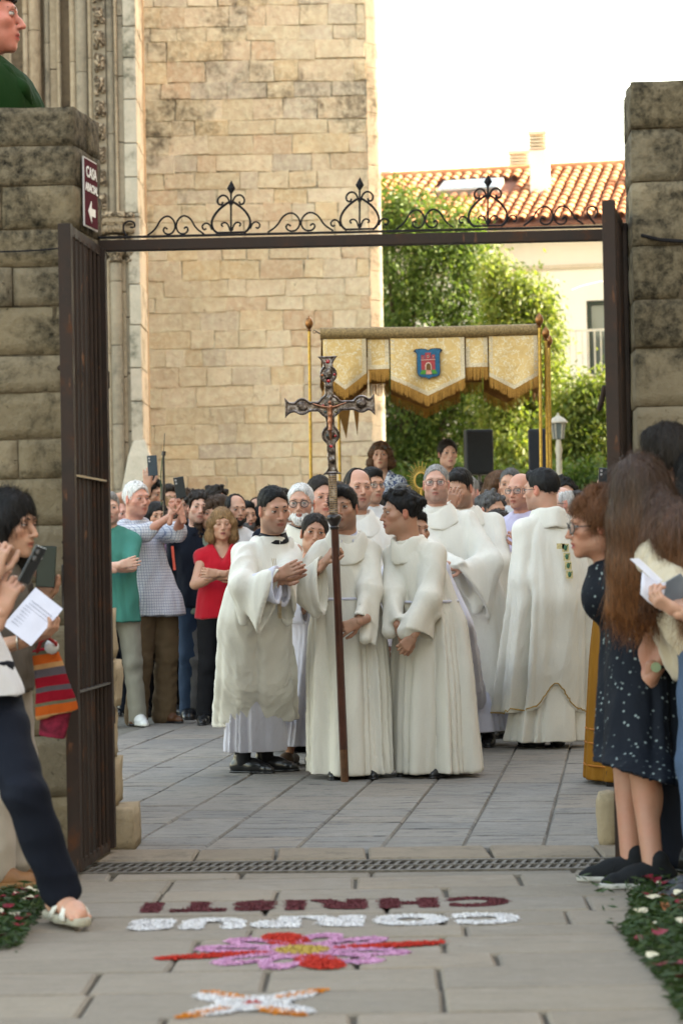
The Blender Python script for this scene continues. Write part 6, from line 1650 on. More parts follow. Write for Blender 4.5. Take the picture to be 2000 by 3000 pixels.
patch([(.022*math.cos(t), .022*math.sin(t)) for t in np.linspace(0, 6.28, 10)[:-1]], (f2.x, f2.y), rotm(0), .02, PR, 'centre', fw2)

# ---- strewn greenery with petals along both sides
M_green = leafmat('strewn_greenery', [(.015,.035,.008),(.03,.06,.012),(.022,.045,.012),(.045,.07,.02)], .2)
def strewn(name, label, poly, n, seed):
    r_ = np.random.RandomState(seed); P = []
    xs = [p[0] for p in poly]; ys = [p[1] for p in poly]
    from mathutils.geometry import intersect_point_tri_2d
    c = Vector((sum(xs)/len(xs), sum(ys)/len(ys)))
    pts = []
    while len(pts) < n:
        x, y = r_.uniform(min(xs), max(xs)), r_.uniform(min(ys), max(ys)); v = Vector((x, y)); ok = False; k = len(poly); ins = False; j = k-1
        for i in range(k):
            if (poly[i][1] > y) != (poly[j][1] > y) and x < (poly[j][0]-poly[i][0])*(y-poly[i][1])/(poly[j][1]-poly[i][1])+poly[i][0]: ins = not ins
            j = i
        if ins or r_.rand() < .03: pts.append((x, y))
    o = empty(name, (c.x, c.y, 0), label, 'greenery'); c0 = np.array((c.x, c.y, 0.))
    cen = np.array([(x, y, abs(r_.normal())*.022+.004) for x, y in pts]); m_ = len(cen)
    d = np.stack([r_.normal(size=m_), r_.normal(size=m_), r_.normal(size=m_)*.35], 1); d /= np.linalg.norm(d, axis=1)[:, None]; w = np.cross(d, r_.normal(size=(m_, 3))); w /= np.linalg.norm(w, axis=1)[:, None]; s_ = r_.uniform(.02, .05, (m_, 1))
    V = np.stack([cen-d*s_*.6, cen+w*s_*.12, cen+d*s_*.6, cen-w*s_*.12], 1).reshape(-1, 3); V[:,2] = np.maximum(V[:,2], .002)
    q = npmesh('leaves', V-c0, np.arange(m_*4).reshape(m_, 4), M_green, o, smooth=False); q['kind'] = 'stuff'
    for nm, mt, cnt in (('red_petals', plain('rose_petal_red', (.16,.006,.018), .5), 30), ('white_petals', plain('rose_petal_white', (.50,.45,.32), .5), 15)):
        m = MB()
        for i in range(cnt):
            x, y = pts[r_.randint(0, len(pts))]; z = .035+r_.uniform(0, .02); a_ = r_.uniform(0, 6.28); L_ = r_.uniform(.018, .032); M_ = Matrix.Rotation(a_, 3, 'Z') @ Matrix.Rotation(r_.uniform(-.5,.5), 3, 'X')
            ring = [Vector((x,y,z)) + M_ @ Vector((L_*math.cos(t), L_*.62*math.sin(t), .35*L_*(math.cos(t)**2))) for t in np.linspace(0, 6.283, 9)[:-1]]
            k = len(m.V); m.add(ring+[Vector((x,y,z-.003))], [(j, (j+1) % 8, 8) for j in range(8)])
        q = m.build(nm, mt, o, True, auto=False); q['kind'] = 'stuff'
    return o
strewn('greenery', 'strewn green sprigs with red and white petals at the right edge', [tuple(gr(x, y)[:2]) for x, y in ((1840,2632),(1900,2600),(2060,2580),(2100,3010),(1990,3000),(1930,2880),(1880,2820),(1820,2740),(1850,2690))], 5200, 4)
strewn('greenery', 'strewn green sprigs with red and white petals at the left edge', [tuple(gr(x, y)[:2]) for x, y in ((-120,2640),(40,2625),(130,2620),(150,2660),(90,2720),(60,2780),(-100,2800))], 2600, 6)
m = MB()
for i in range(9):
    p = gr(1960+rnd.uniform(-20, 70), 2625+rnd.uniform(-15, 60)); L_ = rnd.uniform(.04,.09); a_ = rnd.uniform(0, 3.1); d = Vector((math.cos(a_), math.sin(a_), 0))
    m.add([p-d*L_+Vector((0,0,.03)), p+Vector((-d.y*.02,d.x*.02,.05)), p+d*L_+Vector((0,0,.035)), p+Vector((d.y*.02,-d.x*.02,.02))], [(0,1,2,3)])
o = m.build('dry_leaves', plain('dry_leaf_orange', (.28,.11,.04), .7, var=.4, scale=15), None); tag(o, 'orange brown dry leaves by the black sneaker', 'leaves', kind='stuff')
# ================================================================ PEOPLE
def Wp(px, py, D): return A(at(px, py, D))
def fl_(px, py): v = gr(px, py); return (v.x, v.y)
BOY = (.40,.225,.145)
def band(P, name, dz, r, h, mat, parent=None, rf=1.0):
    b = [Vector(P.neck + P.X*r*math.cos(t) + P.Yf*(r*rf*math.sin(t)+.010) + P.up*(dz-.022*max(0, math.sin(t))) - P.org) for t in np.linspace(0, 6.2832, 25)[:-1]]
    m = MB(); m.tube(b, h, 6, closed=True); me = mesh_from(name, m.V, m.F, mat, True); link(bpy.data.objects.new(name, me), parent or P.root)
def hem_edge(P, mat, rr=1.0, dz=0, name='gold_edge', r=.0055, liftf=None):
    k0 = np.array(sorted(P.keys))[0]; n = 60
    # follow the real hem of the garment mesh: lowest vertices by angle
    return

# ---- deacon
P = Person('priest in white dalmatic and clerical collar, hands pressed together beside the cross', 803, 1494, 13.45, yaw=24, byaw=32, pitch=-10, roll=4, s_=1.04, skin=(.46,.265,.185), lw=(-.10,0), stand=fl_(748,2262), head=dict(stubble=.45, brow=(.012,.01,.009), browt=1.5, gaze=(-.1,.1), nose=1.1, open=.75, jaw=.97), hh=1.70, group='clergy and altar servers')
P.arm('R', Wp(812,1686,13.05), pole=(-1,.2,-.9), hand=(.88,-.35,.42), pn=(.3,1,.0), curl=.18, thumb=.45, spread=.05)
P.arm('L', Wp(826,1700,13.10), pole=(.0,.7,-1), hand=(.88,-.35,.42), pn=(-.3,-1,.0), curl=.18, thumb=.5, spread=.05)
P.body().hair('short', 'black', .006, .05, line=.012, n=900, L=.022, flow=(0,.6,.2))
P.robe(M_lav, hem=.125, hemr=(.190,.165), hip=(.145,.125), amp=.018, sleeves=False, name='alb', wr=.004, topz=.8); P.sleeves(M_lav)
def dal(b):
    sh_, el = P.sR, P.arms['R']['E']; b.path([sh_, el, Wp(712,1822,13.25)], [0.058, 0.075, 0.026], k=0.042); b.path([el, Wp(765,1770,13.2)], [0.069, 0.052], k=0.036)
    e2 = P.arms['L']['E']; b.path([P.sL, e2], [0.042, 0.046], k=0.03)
o = P.robe(M_ivory, hem=.29, hemr=(.25,.245), hip=(.215,.185), waist=(.215,.16), chest=(.185,.135), folds=((5,1.),(9,.6),(15,.25)), amp=.028, cuff=.135, droop=.26, sl=(0.065,0.086), upto=.66, name='dalmatic', extra=dal, wr=.010, seed=17, hem_lift=lambda u, v: -.02*u/.3)
P.cowl(M_ivory, (.130,.118), .030, name='hood', vdip=.12, back=.09, dz=-.03)
P.collar(plain('black_cloth', (.010,.010,.013), .7), .068, .050, 'clerical_collar', .05, .014); band(P, 'collar_band', .058, .063, .008, plain('white_plastic', (.72,.72,.70), .35))
P.trousers(plain('black_cloth', (.010,.010,.013), .7), r=(.02,.03,.045), len_=.02, top=0); P.shoes(M_shoe, dirs=dict(R=(.9,-.45,0), L=(.95,-.2,0)))
m = MB()
for i in range(3): m.tube([Vector(Wp(797+i*5,1636,13.06)-P.org), Vector(Wp(812+i*4,1730,13.12)-P.org), Vector(Wp(816+i*4,1812,13.12)-P.org)], .0014, 5)
link(bpy.data.objects.new('gold_stripe', mesh_from('gold_stripe', m.V, m.F, M_gold)), P.root)

# ---- girl server
P = Person('girl altar server in pale lilac alb peering between priest and cross bearer', 921, 1566, 13.95, yaw=6, byaw=-10, pitch=3, roll=-7, s_=.97, skin=(.42,.235,.155), lw=(-.03,.05), stand=fl_(882,2242), head=dict(fem=1, mouth=.7, brow=(.02,.014,.01), nose=.85, lip=(.33,.09,.09), open=.95), hh=1.52, group='clergy and altar servers')
P.arm('R', Wp(893,1770,13.75), pole=(-.8,.2,-1), hand=(.4,-.2,.9), pn=(0,-1,0), curl=.8); P.hang('L')
P.body().hair('tied', 'dark', .006, .1, n=700, L=.035)
P.robe(M_lav, hem=.12, hemr=(.20,.18), hip=(.17,.14), chest=(.155,.115), folds=((11,1.),(17,.6)), amp=.035, cuff=.095, droop=.08, name='alb'); P.collar(M_lav, .062, .02, 'collar', .7)
P.shoes(plain('bronze_flat', (.085,.055,.035), .45), low=True)
# ---- cross bearer
P = Person('boy altar server in cream alb holding the tall processional cross', 1004, 1491, 13.62, yaw=-14, byaw=2, pitch=2, roll=3, s_=1.0, skin=BOY, lw=(.02,0), sw=.85, stand=fl_(1030,2278), head=dict(brow=(.012,.01,.008), browt=1.2, nose=.95, jaw=.93, open=.85), hh=1.70, group='clergy and altar servers')
P.arm('R', Wp(950,1648,13.33), pole=(-1,-.1,-1.2), hand=(.55,-.1,.75), pn=(.75,.35,-.35), curl=1.0, thumb=.9, fc=[.95,1.0,1.05,1.1], hs=1.0)
P.arm('L', Wp(1050,1833,13.28), pole=(1,.3,-.6), hand=(-.88,-.1,-.35), pn=(-.25,.9,-.1), curl=.75, thumb=.7, fc=[.6,.75,.9,.5], spread=.28)
P.body().hair('short', 'black', .014, .12, line=-.01, n=900, L=.035, flow=(.5,.8,-.2))
def crx(b):
    b.path([P.sL, P.arms['L']['E'], Wp(1095,1885,13.38)], [0.049, 0.061, 0.020], k=0.036); b.path([P.sR, P.arms['R']['E'], Wp(925,1795,13.4)], [0.049, 0.063, 0.029], k=0.036)
    b.path([P.arms['L']['E'], Wp(1070,1870,13.35)], [0.058, 0.034], k=0.030)
P.robe(M_cream, hem=.03, hemr=(.235,.20), hip=(.205,.165), waist=(.18,.14), chest=(.175,.125), folds=((8,1.),(13,.7),(21,.3)), amp=.045, cuff=.125, droop=.20, sl=(0.058,0.075), upto=.70, name='alb', extra=crx, seed=5, wr=.009)
P.cowl(M_cream, (.115,.105), .026, vdip=.07, back=.10); P.collar(M_lav, .066, .022, 'shirt_collar', .7, .02); P.cincture(M_lav, (-.10,.30)); P.shoes(M_shoe)
# ---- boy at right in profile
P = Person('boy altar server in cream alb, face in profile, hands folded at his front', 1172, 1503, 13.6, yaw=-76, byaw=-38, pitch=-2, roll=0, s_=1.02, skin=BOY, lw=(.13,0), sw=.9, stand=fl_(1272,2272), head=dict(brow=(.012,.01,.008), browt=1.2, nose=.9, fat=.5, lip=(.28,.09,.08), open=.8), hh=1.66, group='clergy and altar servers')
P.arm('R', Wp(1168,1862,13.3), pole=(-1,.3,-1), hand=(.35,-.3,-.85), pn=(.5,.5,0), curl=.9, thumb=.5); P.arm('L', Wp(1208,1866,13.27), pole=(1,0,-.3), hand=(-.6,-.2,-.75), pn=(-.3,.9,-.2), curl=.8, thumb=.5)
P.body().hair('curly', 'black', .012, .35, line=-.004, n=900, L=.02)
def b4(b):
    b.path([P.sL, P.arms['L']['E'], Wp(1190,1850,13.3)], [0.052, 0.072, 0.052], k=0.036); b.path([P.arms['L']['E'], Wp(1280,1800,13.4)], [0.063, 0.029], k=0.036); b.path([P.sR, P.arms['R']['E'], Wp(1140,1850,13.4)], [0.046, 0.052, 0.040], k=0.036)
P.robe(M_cream, hem=.03, hemr=(.26,.235), hip=(.215,.175), waist=(.185,.15), chest=(.175,.13), folds=((9,1.),(14,.8),(23,.3)), amp=.05, cuff=.115, droop=.16, sl=(0.061,0.083), upto=.84, name='alb', extra=b4, seed=8, wr=.009)
P.cowl(M_cream, (.105,.10), .026, vdip=.05, back=.11); P.cincture(M_lav); P.shoes(M_shoe)
# ---- server hidden behind
P = Person('altar server in pale lilac alb mostly hidden behind the boy in profile', 1214, 1556, 14.3, yaw=30, byaw=0, s_=.98, skin=BOY, lw=(.14,0), stand=fl_(1330,2180), hh=1.55, group='clergy and altar servers')
P.hang('L'); P.hang('R'); P.body().hair('short', 'black', .012); P.robe(M_lav, hem=.08, hemr=(.24,.2), hip=(.22,.18), chest=(.21,.15), name='alb', amp=.04, seed=3); P.shoes(M_shoe)
# ---- tall priest
P = Person('tall grey-haired priest in rimmed glasses and ivory vestment looking ahead', 1277, 1419, 15.5, yaw=-6, byaw=-16, pitch=4, s_=1.03, skin=(.50,.29,.215), lw=(.17,0), stand=fl_(1395,2185), head=dict(old=1, fat=.6, brow=(.16,.13,.11), nose=1.05, browt=.8, open=.8, jaw=1.06), hh=1.83, group='clergy and altar servers')
P.arm('R', Wp(1330,1655,15.15), pole=(-.6,.3,-1), hand=(-.75,-.4,.2), pn=(0,.2,-1), curl=.7); P.arm('L', Wp(1352,1668,15.15), pole=(1,.3,-.9), hand=(-.85,-.3,.15), pn=(0,.4,-1), curl=.5)
P.body().hair('short', 'grey', .005, .05, line=.02, n=900, L=.016)
P.robe(M_lav, hem=.10, hemr=(.23,.2), hip=(.12,.10), name='alb', amp=.035, topz=.8, sleeves=False)
def tp(b):
    e = P.arms['L']['E']; b.path([P.sL, e, Wp(1390,1790,15.3)], [0.058, 0.081, 0.023], k=0.048); b.path([e, Wp(1425,1740,15.4)], [0.075, 0.034], k=0.042); b.path([P.sR, P.arms['R']['E'], Wp(1325,1800,15.3)], [0.058, 0.069, 0.034], k=0.048)
P.robe(M_ivory, hem=.26, hemr=(.25,.21), hip=(.23,.175), waist=(.225,.165), chest=(.20,.14), folds=((5,1.),(9,.6)), amp=.04, cuff=.15, droop=.30, sl=(0.072,0.098), upto=.74, name='chasuble', extra=tp, seed=6, wr=.010)
P.cowl(M_ivory, (.125,.11), .030, vdip=.06, back=.10, dz=.012); band(P, 'black_collar', .03, .066, .014, plain('black_cloth', (.010,.010,.013), .7)); P.glasses(th=.0016, mat=plain('brown_frame', (.07,.02,.015), .3)); P.shoes(M_shoe)
# ---- priest right behind him
P = Person('priest in ivory vestment behind the tall priest, hand held to his brow', 1345, 1432, 16.0, yaw=-25, byaw=-12, pitch=-14, s_=1.02, skin=(.40,.225,.15), lw=(.18,0), stand=fl_(1448,2150), hh=1.80, head=dict(open=.3, brow=(.02,.015,.01)), group='clergy and altar servers')
P.arm('R', Wp(1318,1490,15.7), pole=(-1,-.2,-.6), hand=(.25,0,.95), pn=(.1,1,-.2), curl=.4, thumb=.3); P.arm('L', Wp(1400,1700,15.7), pole=(1,.3,-.9), curl=.5)
P.body().hair('short', 'black', .013, .1)
P.robe(M_lav, hem=.09, hemr=(.22,.19), hip=(.12,.10), name='alb', amp=.03, topz=.8, sleeves=False)
def t9(b): e = P.arms['L']['E']; b.path([P.sL, e, Wp(1462,1830,15.9)], [0.058, 0.081, 0.023], k=0.048); b.path([e, Wp(1470,1700,16)], [0.069, 0.052], k=0.042)
P.robe(M_ivory, hem=.24, hemr=(.24,.21), hip=(.23,.175), waist=(.225,.165), chest=(.20,.14), folds=((6,1.),(11,.5)), amp=.04, cuff=.14, droop=.25, sl=(0.072,0.090), upto=.7, name='chasuble', extra=t9, seed=12); P.cowl(M_ivory, (.12,.11), .028, vdip=.06); P.shoes(M_shoe)
# ---- bearded priest
P = Person('white-bearded priest with round black glasses behind the deacon', 881, 1478, 14.9, yaw=-6, byaw=-4, pitch=0, s_=1.04, skin=(.48,.28,.20), lw=(.02,0), stand=fl_(905,2200), hh=1.78, head=dict(old=1, brow=(.12,.10,.09), fat=.4, open=.75), group='clergy and altar servers')
P.hang('L'); P.hang('R'); P.body().hair('short', 'white', .007, .05, line=.014, n=900, L=.02).beard('white', .006); P.glasses(True, hgt=.021, th=.0024)
P.robe(M_cream, hem=.08, hemr=(.23,.2), name='alb', chest=(.215,.155)); P.cowl(M_cream, (.125,.115), .034, vdip=.04, back=.10, dz=.02); band(P, 'black_collar', .04, .066, .014, plain('black_cloth', (.010,.010,.013), .7)); P.shoes(M_shoe)
# ---- man behind cross
P = Person('brown-haired priest partly hidden behind the studded cross sleeve', 940, 1457, 15.6, yaw=20, byaw=5, pitch=-5, s_=1.08, skin=(.52,.29,.215), lw=(0,.0), hh=1.82, head=dict(fat=.8, brow=(.04,.025,.018), open=.7), group='clergy and altar servers')
P.hang('L'); P.hang('R'); P.body().hair('short', 'dark', .009, .1, line=.014, n=700, L=.03); P.robe(M_white, name='alb', chest=(.21,.15)); P.collar(M_white, .07, .02); P.shoes(M_shoe)
# ---- smiling priest
P = Person('smiling balding priest in white vestment looking right above the cross bearer', 1049, 1434, 15.1, yaw=17, byaw=16, pitch=3, roll=-2, s_=1.07, skin=(.50,.285,.20), lw=(.08,0), stand=fl_(1100,2205), hh=1.80, head=dict(fat=1, old=.6, brow=(.05,.035,.025), jaw=1.06, nose=1.1, open=.6), group='clergy and altar servers')
P.hang('L', out=.08); P.hang('R'); P.body().hair('recede', 'dark', .006, .05, n=700, L=.02)
P.robe(M_white, hem=.1, hemr=(.25,.21), hip=(.24,.18), chest=(.205,.145), name='chasuble', folds=((6,1.),(10,.5)), amp=.035, cuff=.14, droop=.2); P.cowl(M_white, (.125,.112), .030, vdip=.06, dz=.014, back=.09); P.shoes(M_shoe)
# ---- priest with his back to us
P = Person('dark-haired priest seen from behind in gold-edged white chasuble', 1583, 1436, 15.2, yaw=-122, byaw=-165, pitch=-3, s_=1.06, skin=(.48,.28,.20), lw=(.04,0), stand=fl_(1600,2190), hh=1.80, head=dict(stubble=.3, brow=(.02,.015,.01)), group='clergy and altar servers')
P.arm('L', Wp(1518,1700,15.35), pole=(.1,-.3,-1), hand=(-.3,.6,.5), pn=(.8,.3,0), curl=.6); P.arm('R', Wp(1650,1700,15.6), pole=(1,-.3,-1), hand=(-.3,.6,.5), curl=.6, draw=False)
P.body().hair('short', 'black', .009, .05, n=1100, L=.018, flow=(0,-.5,-.8)); P.glasses()
P.robe(M_ivory, hem=.045, hemr=(.235,.2), hip=(.12,.10), name='alb', amp=.045, folds=((7,1.),(12,.8)), sleeves=False, topz=.8)
def bk(b):
    for e in (P.arms['L']['E'], P.arms['R']['E']): pass
    b.path([P.sL, P.arms['L']['E'], Wp(1512,1830,15.3)], [0.058, 0.069, 0.040], k=0.072); b.path([P.sR, P.arms['R']['E'], Wp(1700,1850,15.3)], [0.058, 0.075, 0.052], k=0.072)
    
hl = lambda u, v: .16*np.exp(-((u+.02)/.075)**2)+.03*np.sin(u*6+2)
ch_ = P.robe(M_ivory, hem=.225, hemr=(.29,.22), hip=(.245,.18), waist=(.24,.17), chest=(.20,.14), folds=((6,1.),(10,.9),(15,.4)), amp=.06, name='chasuble', sleeves=False, extra=bk, seed=21, hem_lift=hl, wr=.007)
# gold braid follows the lowest rim of the chasuble
co_ = np.array([v.co for v in ch_.data.vertices]); ang_ = np.arctan2(co_[:,1]-np.median(co_[:,1]), co_[:,0]-np.median(co_[:,0])); Pn = []
for b_ in np.linspace(-math.pi, math.pi, 91)[:-1]:
    sel = np.abs((ang_-b_+math.pi) % (2*math.pi)-math.pi) < .05
    if sel.sum() == 0: continue
    q = co_[sel]; zmin = q[:,2].min(); q = q[q[:,2] < zmin+.02]; rr_ = np.hypot(q[:,0]-np.median(co_[:,0]), q[:,1]-np.median(co_[:,1])); Pn.append(Vector(q[rr_.argmax()]))
m = MB(); m.tube(Pn, .0045, 5, closed=True); link(bpy.data.objects.new('gold_edge', mesh_from('gold_edge', m.V, m.F, M_gold)), P.root)
P.cowl(M_ivory, (.115,.11), .030, vdip=.03, back=.05, dz=.012)
m = MB(); m2 = MB()
for k_ in range(4):
    c_ = Vector(Wp(1655+k_*4, 1605+k_*26, 14.965)-P.org)
    m.box(c_, (.042,.004,.05)); m2.sphere(c_+Vector((0,-.004,0)), (.011,.004,.018), 8); m2.sphere(c_+Vector((.012,-.004,.014)), .0045, 6)
m.box(Vector(Wp(1641,1600,14.965)-P.org), (.05,.004,.035)); 
link(bpy.data.objects.new('embroidered_panel', mesh_from('embroidered_panel', m.V, m.F, plain('embroidery_pale_gold', (.55,.46,.24), .6, .2, .3, 120, .4))), P.root); link(bpy.data.objects.new('embroidered_motif', mesh_from('embroidered_motif', m2.V, m2.F, plain('embroidery_green', (.05,.13,.07), .6))), P.root)
P.shoes(M_shoe)

# ---- crowd
def jeans(c=(.03,.05,.09), nm='denim'): return cloth(nm, c, weave=900)
NAVY = cloth('navy_cloth', (.010,.013,.022)); DENIM = jeans(); BLACKC = cloth('black_trousers', (.008,.008,.010)); GREYC = cloth('grey_cloth', (.15,.15,.15)); BROWNC = cloth('brown_chino', (.105,.070,.038), big=.25); LGREY = cloth('pale_grey_chino', (.25,.24,.20), big=.2)
TEAL = cloth('teal_cotton', (.055,.20,.165)); REDC = cloth('red_cotton', (.42,.006,.018), big=.2); SAGE = cloth('sage_cotton', (.22,.26,.20)); WTEE = cloth('white_cotton', (.62,.62,.64)); LILAC = cloth('lilac_cotton', (.50,.46,.62)); BURG = cloth('burgundy_cotton', (.10,.02,.04)); BLUEC = cloth('blue_cotton', (.07,.12,.22))
def checked(name, base, line, sc_=46):
    a = NT(name, .85, 0, .1); co = a.coord(); sx = a.n('SeparateXYZ'); a.l(co, sx.inputs[0]); u = a.math('ADD', sx.outputs[0], a.math('MULTIPLY', sx.outputs[1], .6))
    f = lambda v, w: a.math('LESS_THAN', a.math('FRACT', a.math('MULTIPLY', v, sc_)), w)
    g_ = a.math('MAXIMUM', f(u, .20), f(sx.outputs[2], .20)); c = a.mix(a.math('MULTIPLY', g_, .75), base, line); wr = a.noise(co, 10, 4, .6, .4)
    return a.out(c, a.bump(wr, .5, .02))
CHK = checked('checked_shirt', (.56,.56,.60), (.13,.16,.27))
def floral(name, bg_, fg, sc_=38, th=.5):
    a = NT(name, .8, 0, .1); co = a.coord(); n = a.noise(co, sc_, 3, .5, 1.2); c = a.ramp(n, [(th-.03, bg_), (th+.03, fg)]); return a.out(c, a.bump(a.noise(co, 10, 4), .4, .02))
FLOR = floral('blue_floral', (.55,.58,.64), (.035,.06,.17))
def simple(label, hx, hy, D, yaw, hair, shirt, trous=None, skin=(.46,.27,.185), head={}, glasses=None, beard=None, s_=1.0, byaw=None, pitch=0, roll=0, arms='hang', short=.55, hh=None, ground=0, group='onlookers in the crowd', lw=(0,0), shoes=M_shoe, vneck=0, collar=None, legs=True, stand=None, sole=None, **kw):
    P = Person(label, hx, hy, D, yaw=yaw, byaw=byaw, pitch=pitch, roll=roll, s_=s_, skin=skin, head=head, hh=hh, ground=ground, group=group, lw=lw, stand=stand)
    if arms == 'hang': P.hang('R', draw=D < 18.7); P.hang('L', draw=D < 18.7)
    elif callable(arms): arms(P)
    P.body()
    if hair: P.hair(*hair[:4], **(hair[4] if len(hair) > 4 else {}))
    if beard: P.beard(*beard)
    if glasses is not None: P.glasses(**glasses)
    if shirt: P.shirt(shirt, short=short, vneck=vneck, **kw)
    if collar: P.collar(collar)
    if legs: P.trousers(trous or BLACKC); P.shoes(shoes, sole)
    return P
# grey-haired man filming
def ar1(P):
    P.arm('R', Wp(500,1512,18.25), pole=(-.5,0,-1), hand=(.15,0,1), pn=(.8,.4,.2), curl=.7, hs=1.05); P.arm('L', Wp(533,1508,18.25), pole=(.8,0,-1), hand=(-.25,0,1), pn=(-.8,.4,.2), curl=.7, hs=1.05)
P = simple('white-haired man in checked shirt filming with a raised phone', 402, 1464, 18.6, 38, ('short','white',.012,.25,dict(line=.006,n=900,L=.02)), None, skin=(.50,.26,.19), head=dict(old=1.4, fat=.8, brow=(.3,.28,.26), nose=1.15, open=.5), s_=1.10, byaw=30, arms=ar1, legs=False, stand=fl_(440,2119), hh=1.80, lw=(.13,0))
P.shirt(CHK, hem=-.13, chest=(.185,.14), waist=(.185,.15), hip=(.215,.17), sl=(.075,.068), cuff=.05, upto=.42, wr=.008, belly=.01); P.collar(CHK); P.trousers(BROWNC, r=(.112,.088,.085), wr=.011); P.shoes(plain('brown_leather', (.085,.035,.015), .4, bump=.2), dirs=dict(R=(-.1,-1,0), L=(.8,-.6,0)))
phone(527,1428,18.2, .078,.158, Matrix.Rotation(R(-8),3,'Y'), 'black phone held up by the white-haired man in the checked shirt')
for (x, nm) in ((468,'wristwatch'),(535,'wristwatch')): pass
# teal shirt
def ar2(P): P.arm('R', Wp(352,1655,17.8), pole=(-1,.2,-1), hand=(1,-.2,.25), pn=(0,1,0), curl=.4); P.arm('L', Wp(318,1668,17.8), pole=(1,.2,-.9), hand=(-1,-.2,.1), pn=(0,1,0), curl=.5)
simple('person in teal polo shirt with crossed arms behind the gate leaf', 320, 1490, 18.15, 10, ('short','grey',.01,.1), TEAL, LGREY, skin=(.58,.36,.28), arms=ar2, hh=1.75, short=.75, chest=(.20,.14), hip=(.19,.15), shoes=plain('white_sneaker', (.55,.56,.56), .5), sole=plain('white_sole', (.5,.5,.46), .6), hem=-.14, lw=(.03,0), stand=fl_(362,2126), wr=.006)
simple('bald man with a fringe of hair, half hidden by the gate leaf', 346, 1508, 19.8, 50, ('fringe','blond',.005,.1), WTEE, NAVY, skin=(.6,.36,.3), hh=1.68)
# young man with raised phone
def ar3(P): P.arm('R', Wp(432,1428,19.8), pole=(-1,0,-.6), hand=(.05,0,1), pn=(.2,.9,.1), curl=.35, spread=.22, hs=1.15); P.hang('L', draw=False)
simple('smiling dark-haired young man reaching up with a phone', 450, 1452, 20.0, 48, ('curly','black',.016,.25,dict(n=900,L=.05)), WTEE, NAVY, arms=ar3, head=dict(mouth=.4, brow=(.02,.015,.01)), hh=1.75, short=.5, roll=5)
phone(447,1364,19.6, .080,.165, Matrix.Rotation(R(-3),3,'Y'), 'dark phone held high in one hand against the tower', plain('phone_blue_grey', (.03,.045,.06), .4))
simple('dark-haired woman peering from behind the white-haired man', 459, 1515, 19.6, 20, ('mid','black',.008,.1,dict(len_=.12)), NAVY, BLACKC, hh=1.62, head=dict(fem=1, brow=(.02,.015,.01)))
simple('dark-haired man hidden behind the raised phone', 497, 1463, 20.6, 20, ('short','dark',.010,.15), BLUEC, NAVY, hh=1.75)
simple('light brown-haired woman behind the raised forearms', 489, 1500, 20.0, -15, ('bob','blond',.010,.2,dict(len_=.10)), BURG, DENIM, hh=1.66, head=dict(fem=1), glasses=dict())
simple('person with lanyard in mauve top behind the filming man', 512, 1538, 19.2, 25, ('mid','brown',.008,.2,dict(len_=.10)), cloth('mauve_cotton', (.16,.10,.15)), BLACKC, hh=1.62, head=dict(fem=1))
m = MB(); c0, c1 = at(505,1600,18.93), at(512,1670,18.9); m.bar(c0, c1, .02, .002, up=Vector((0,1,0))); tag(m.build('lanyard', plain('coral_ribbon', (.75,.12,.07), .5), None), 'coral ribbon lanyard hanging behind the checked shirt', 'lanyard')
# curly young man
simple('curly-haired young man in navy shirt glancing sideways', 583, 1489, 19.0, 12, ('curly','dark',.018,.6,dict(n=900,L=.02)), NAVY, DENIM, skin=(.54,.33,.25), head=dict(brow=(.02,.014,.01), browt=1.3, jaw=.95, gaze=(.25,0)), roll=-6, s_=1.04, hh=1.74, short=None, collar=NAVY)
# red dress woman
def ar6(P): P.arm('R', Wp(634,1688,18.0), pole=(-1,.2,-1), hand=(1,-.3,.1), pn=(0,1,0), curl=.4); P.arm('L', Wp(640,1680,17.95), pole=(1,.2,-.9), hand=(-1,-.2,.1), pn=(0,1,0), curl=.5)
P = simple('woman in red sleeveless top with blond bob, eyes nearly closed', 650, 1538, 18.3, 8, ('bob','blond',.014,.2,dict(len_=.07,n=1100,L=.05)), REDC, BLACKC, skin=(.46,.27,.185), head=dict(fem=1, old=.7, open=.05, brow=(.10,.06,.03), browt=.7, lip=(.25,.05,.06)), arms=ar6, short=.16, vneck=.09, hh=1.62, chest=(.19,.14), hip=(.2,.15), lw=(-.02,0), stand=fl_(640,2121), hem=-.06, wr=.004)
m = MB()
for x in (-1, 1): m.sphere(Vector(P.hc + P.HM @ np.array((x*.080, .004, -.040)) - P.org), .009, 8)
link(bpy.data.objects.new('earring', mesh_from('earring', m.V, m.F, M_gold, True)), P.root)
simple('woman with long wavy brown hair and sage T-shirt behind the red top', 614, 1508, 19.0, 12, ('long','brown',.02,.7,dict(len_=.22,n=1300,L=.06)), SAGE, GREYC, hh=1.64, head=dict(fem=1), lw=(-.06,0), short=.75)
simple('bearded balding man in white T-shirt left of the deacon', 692, 1496, 19.2, 22, ('recede','black',.007,.05), WTEE, DENIM, beard=('black', .003, True, 500), head=dict(brow=(.015,.012,.01), browt=1.3), hh=1.74, s_=1.03)
simple('man with greying beard close behind the bearded man', 722, 1512, 19.9, 24, ('short','black',.008,.05), NAVY, NAVY, beard=('salt', .006, True, 500), hh=1.72)
simple('person with thick dark curls at the foot of the tower', 636, 1470, 20.8, 40, ('curly','dark',.022,.6), NAVY, DENIM, hh=1.74)
simple('man with short brown hair turned away near the tower', 648, 1494, 20.2, 150, ('short','brown',.010,.1), BLUEC, NAVY, hh=1.70)
simple('person with tan face in the back row left of the deacon', 752, 1500, 21.0, -10, ('recede','brown',.006,.1), GREYC, NAVY, hh=1.74)
simple('black-haired person bowed low behind the deacon shoulder', 768, 1530, 20.0, 160, ('short','black',.014,.1), NAVY, NAVY, hh=1.60)
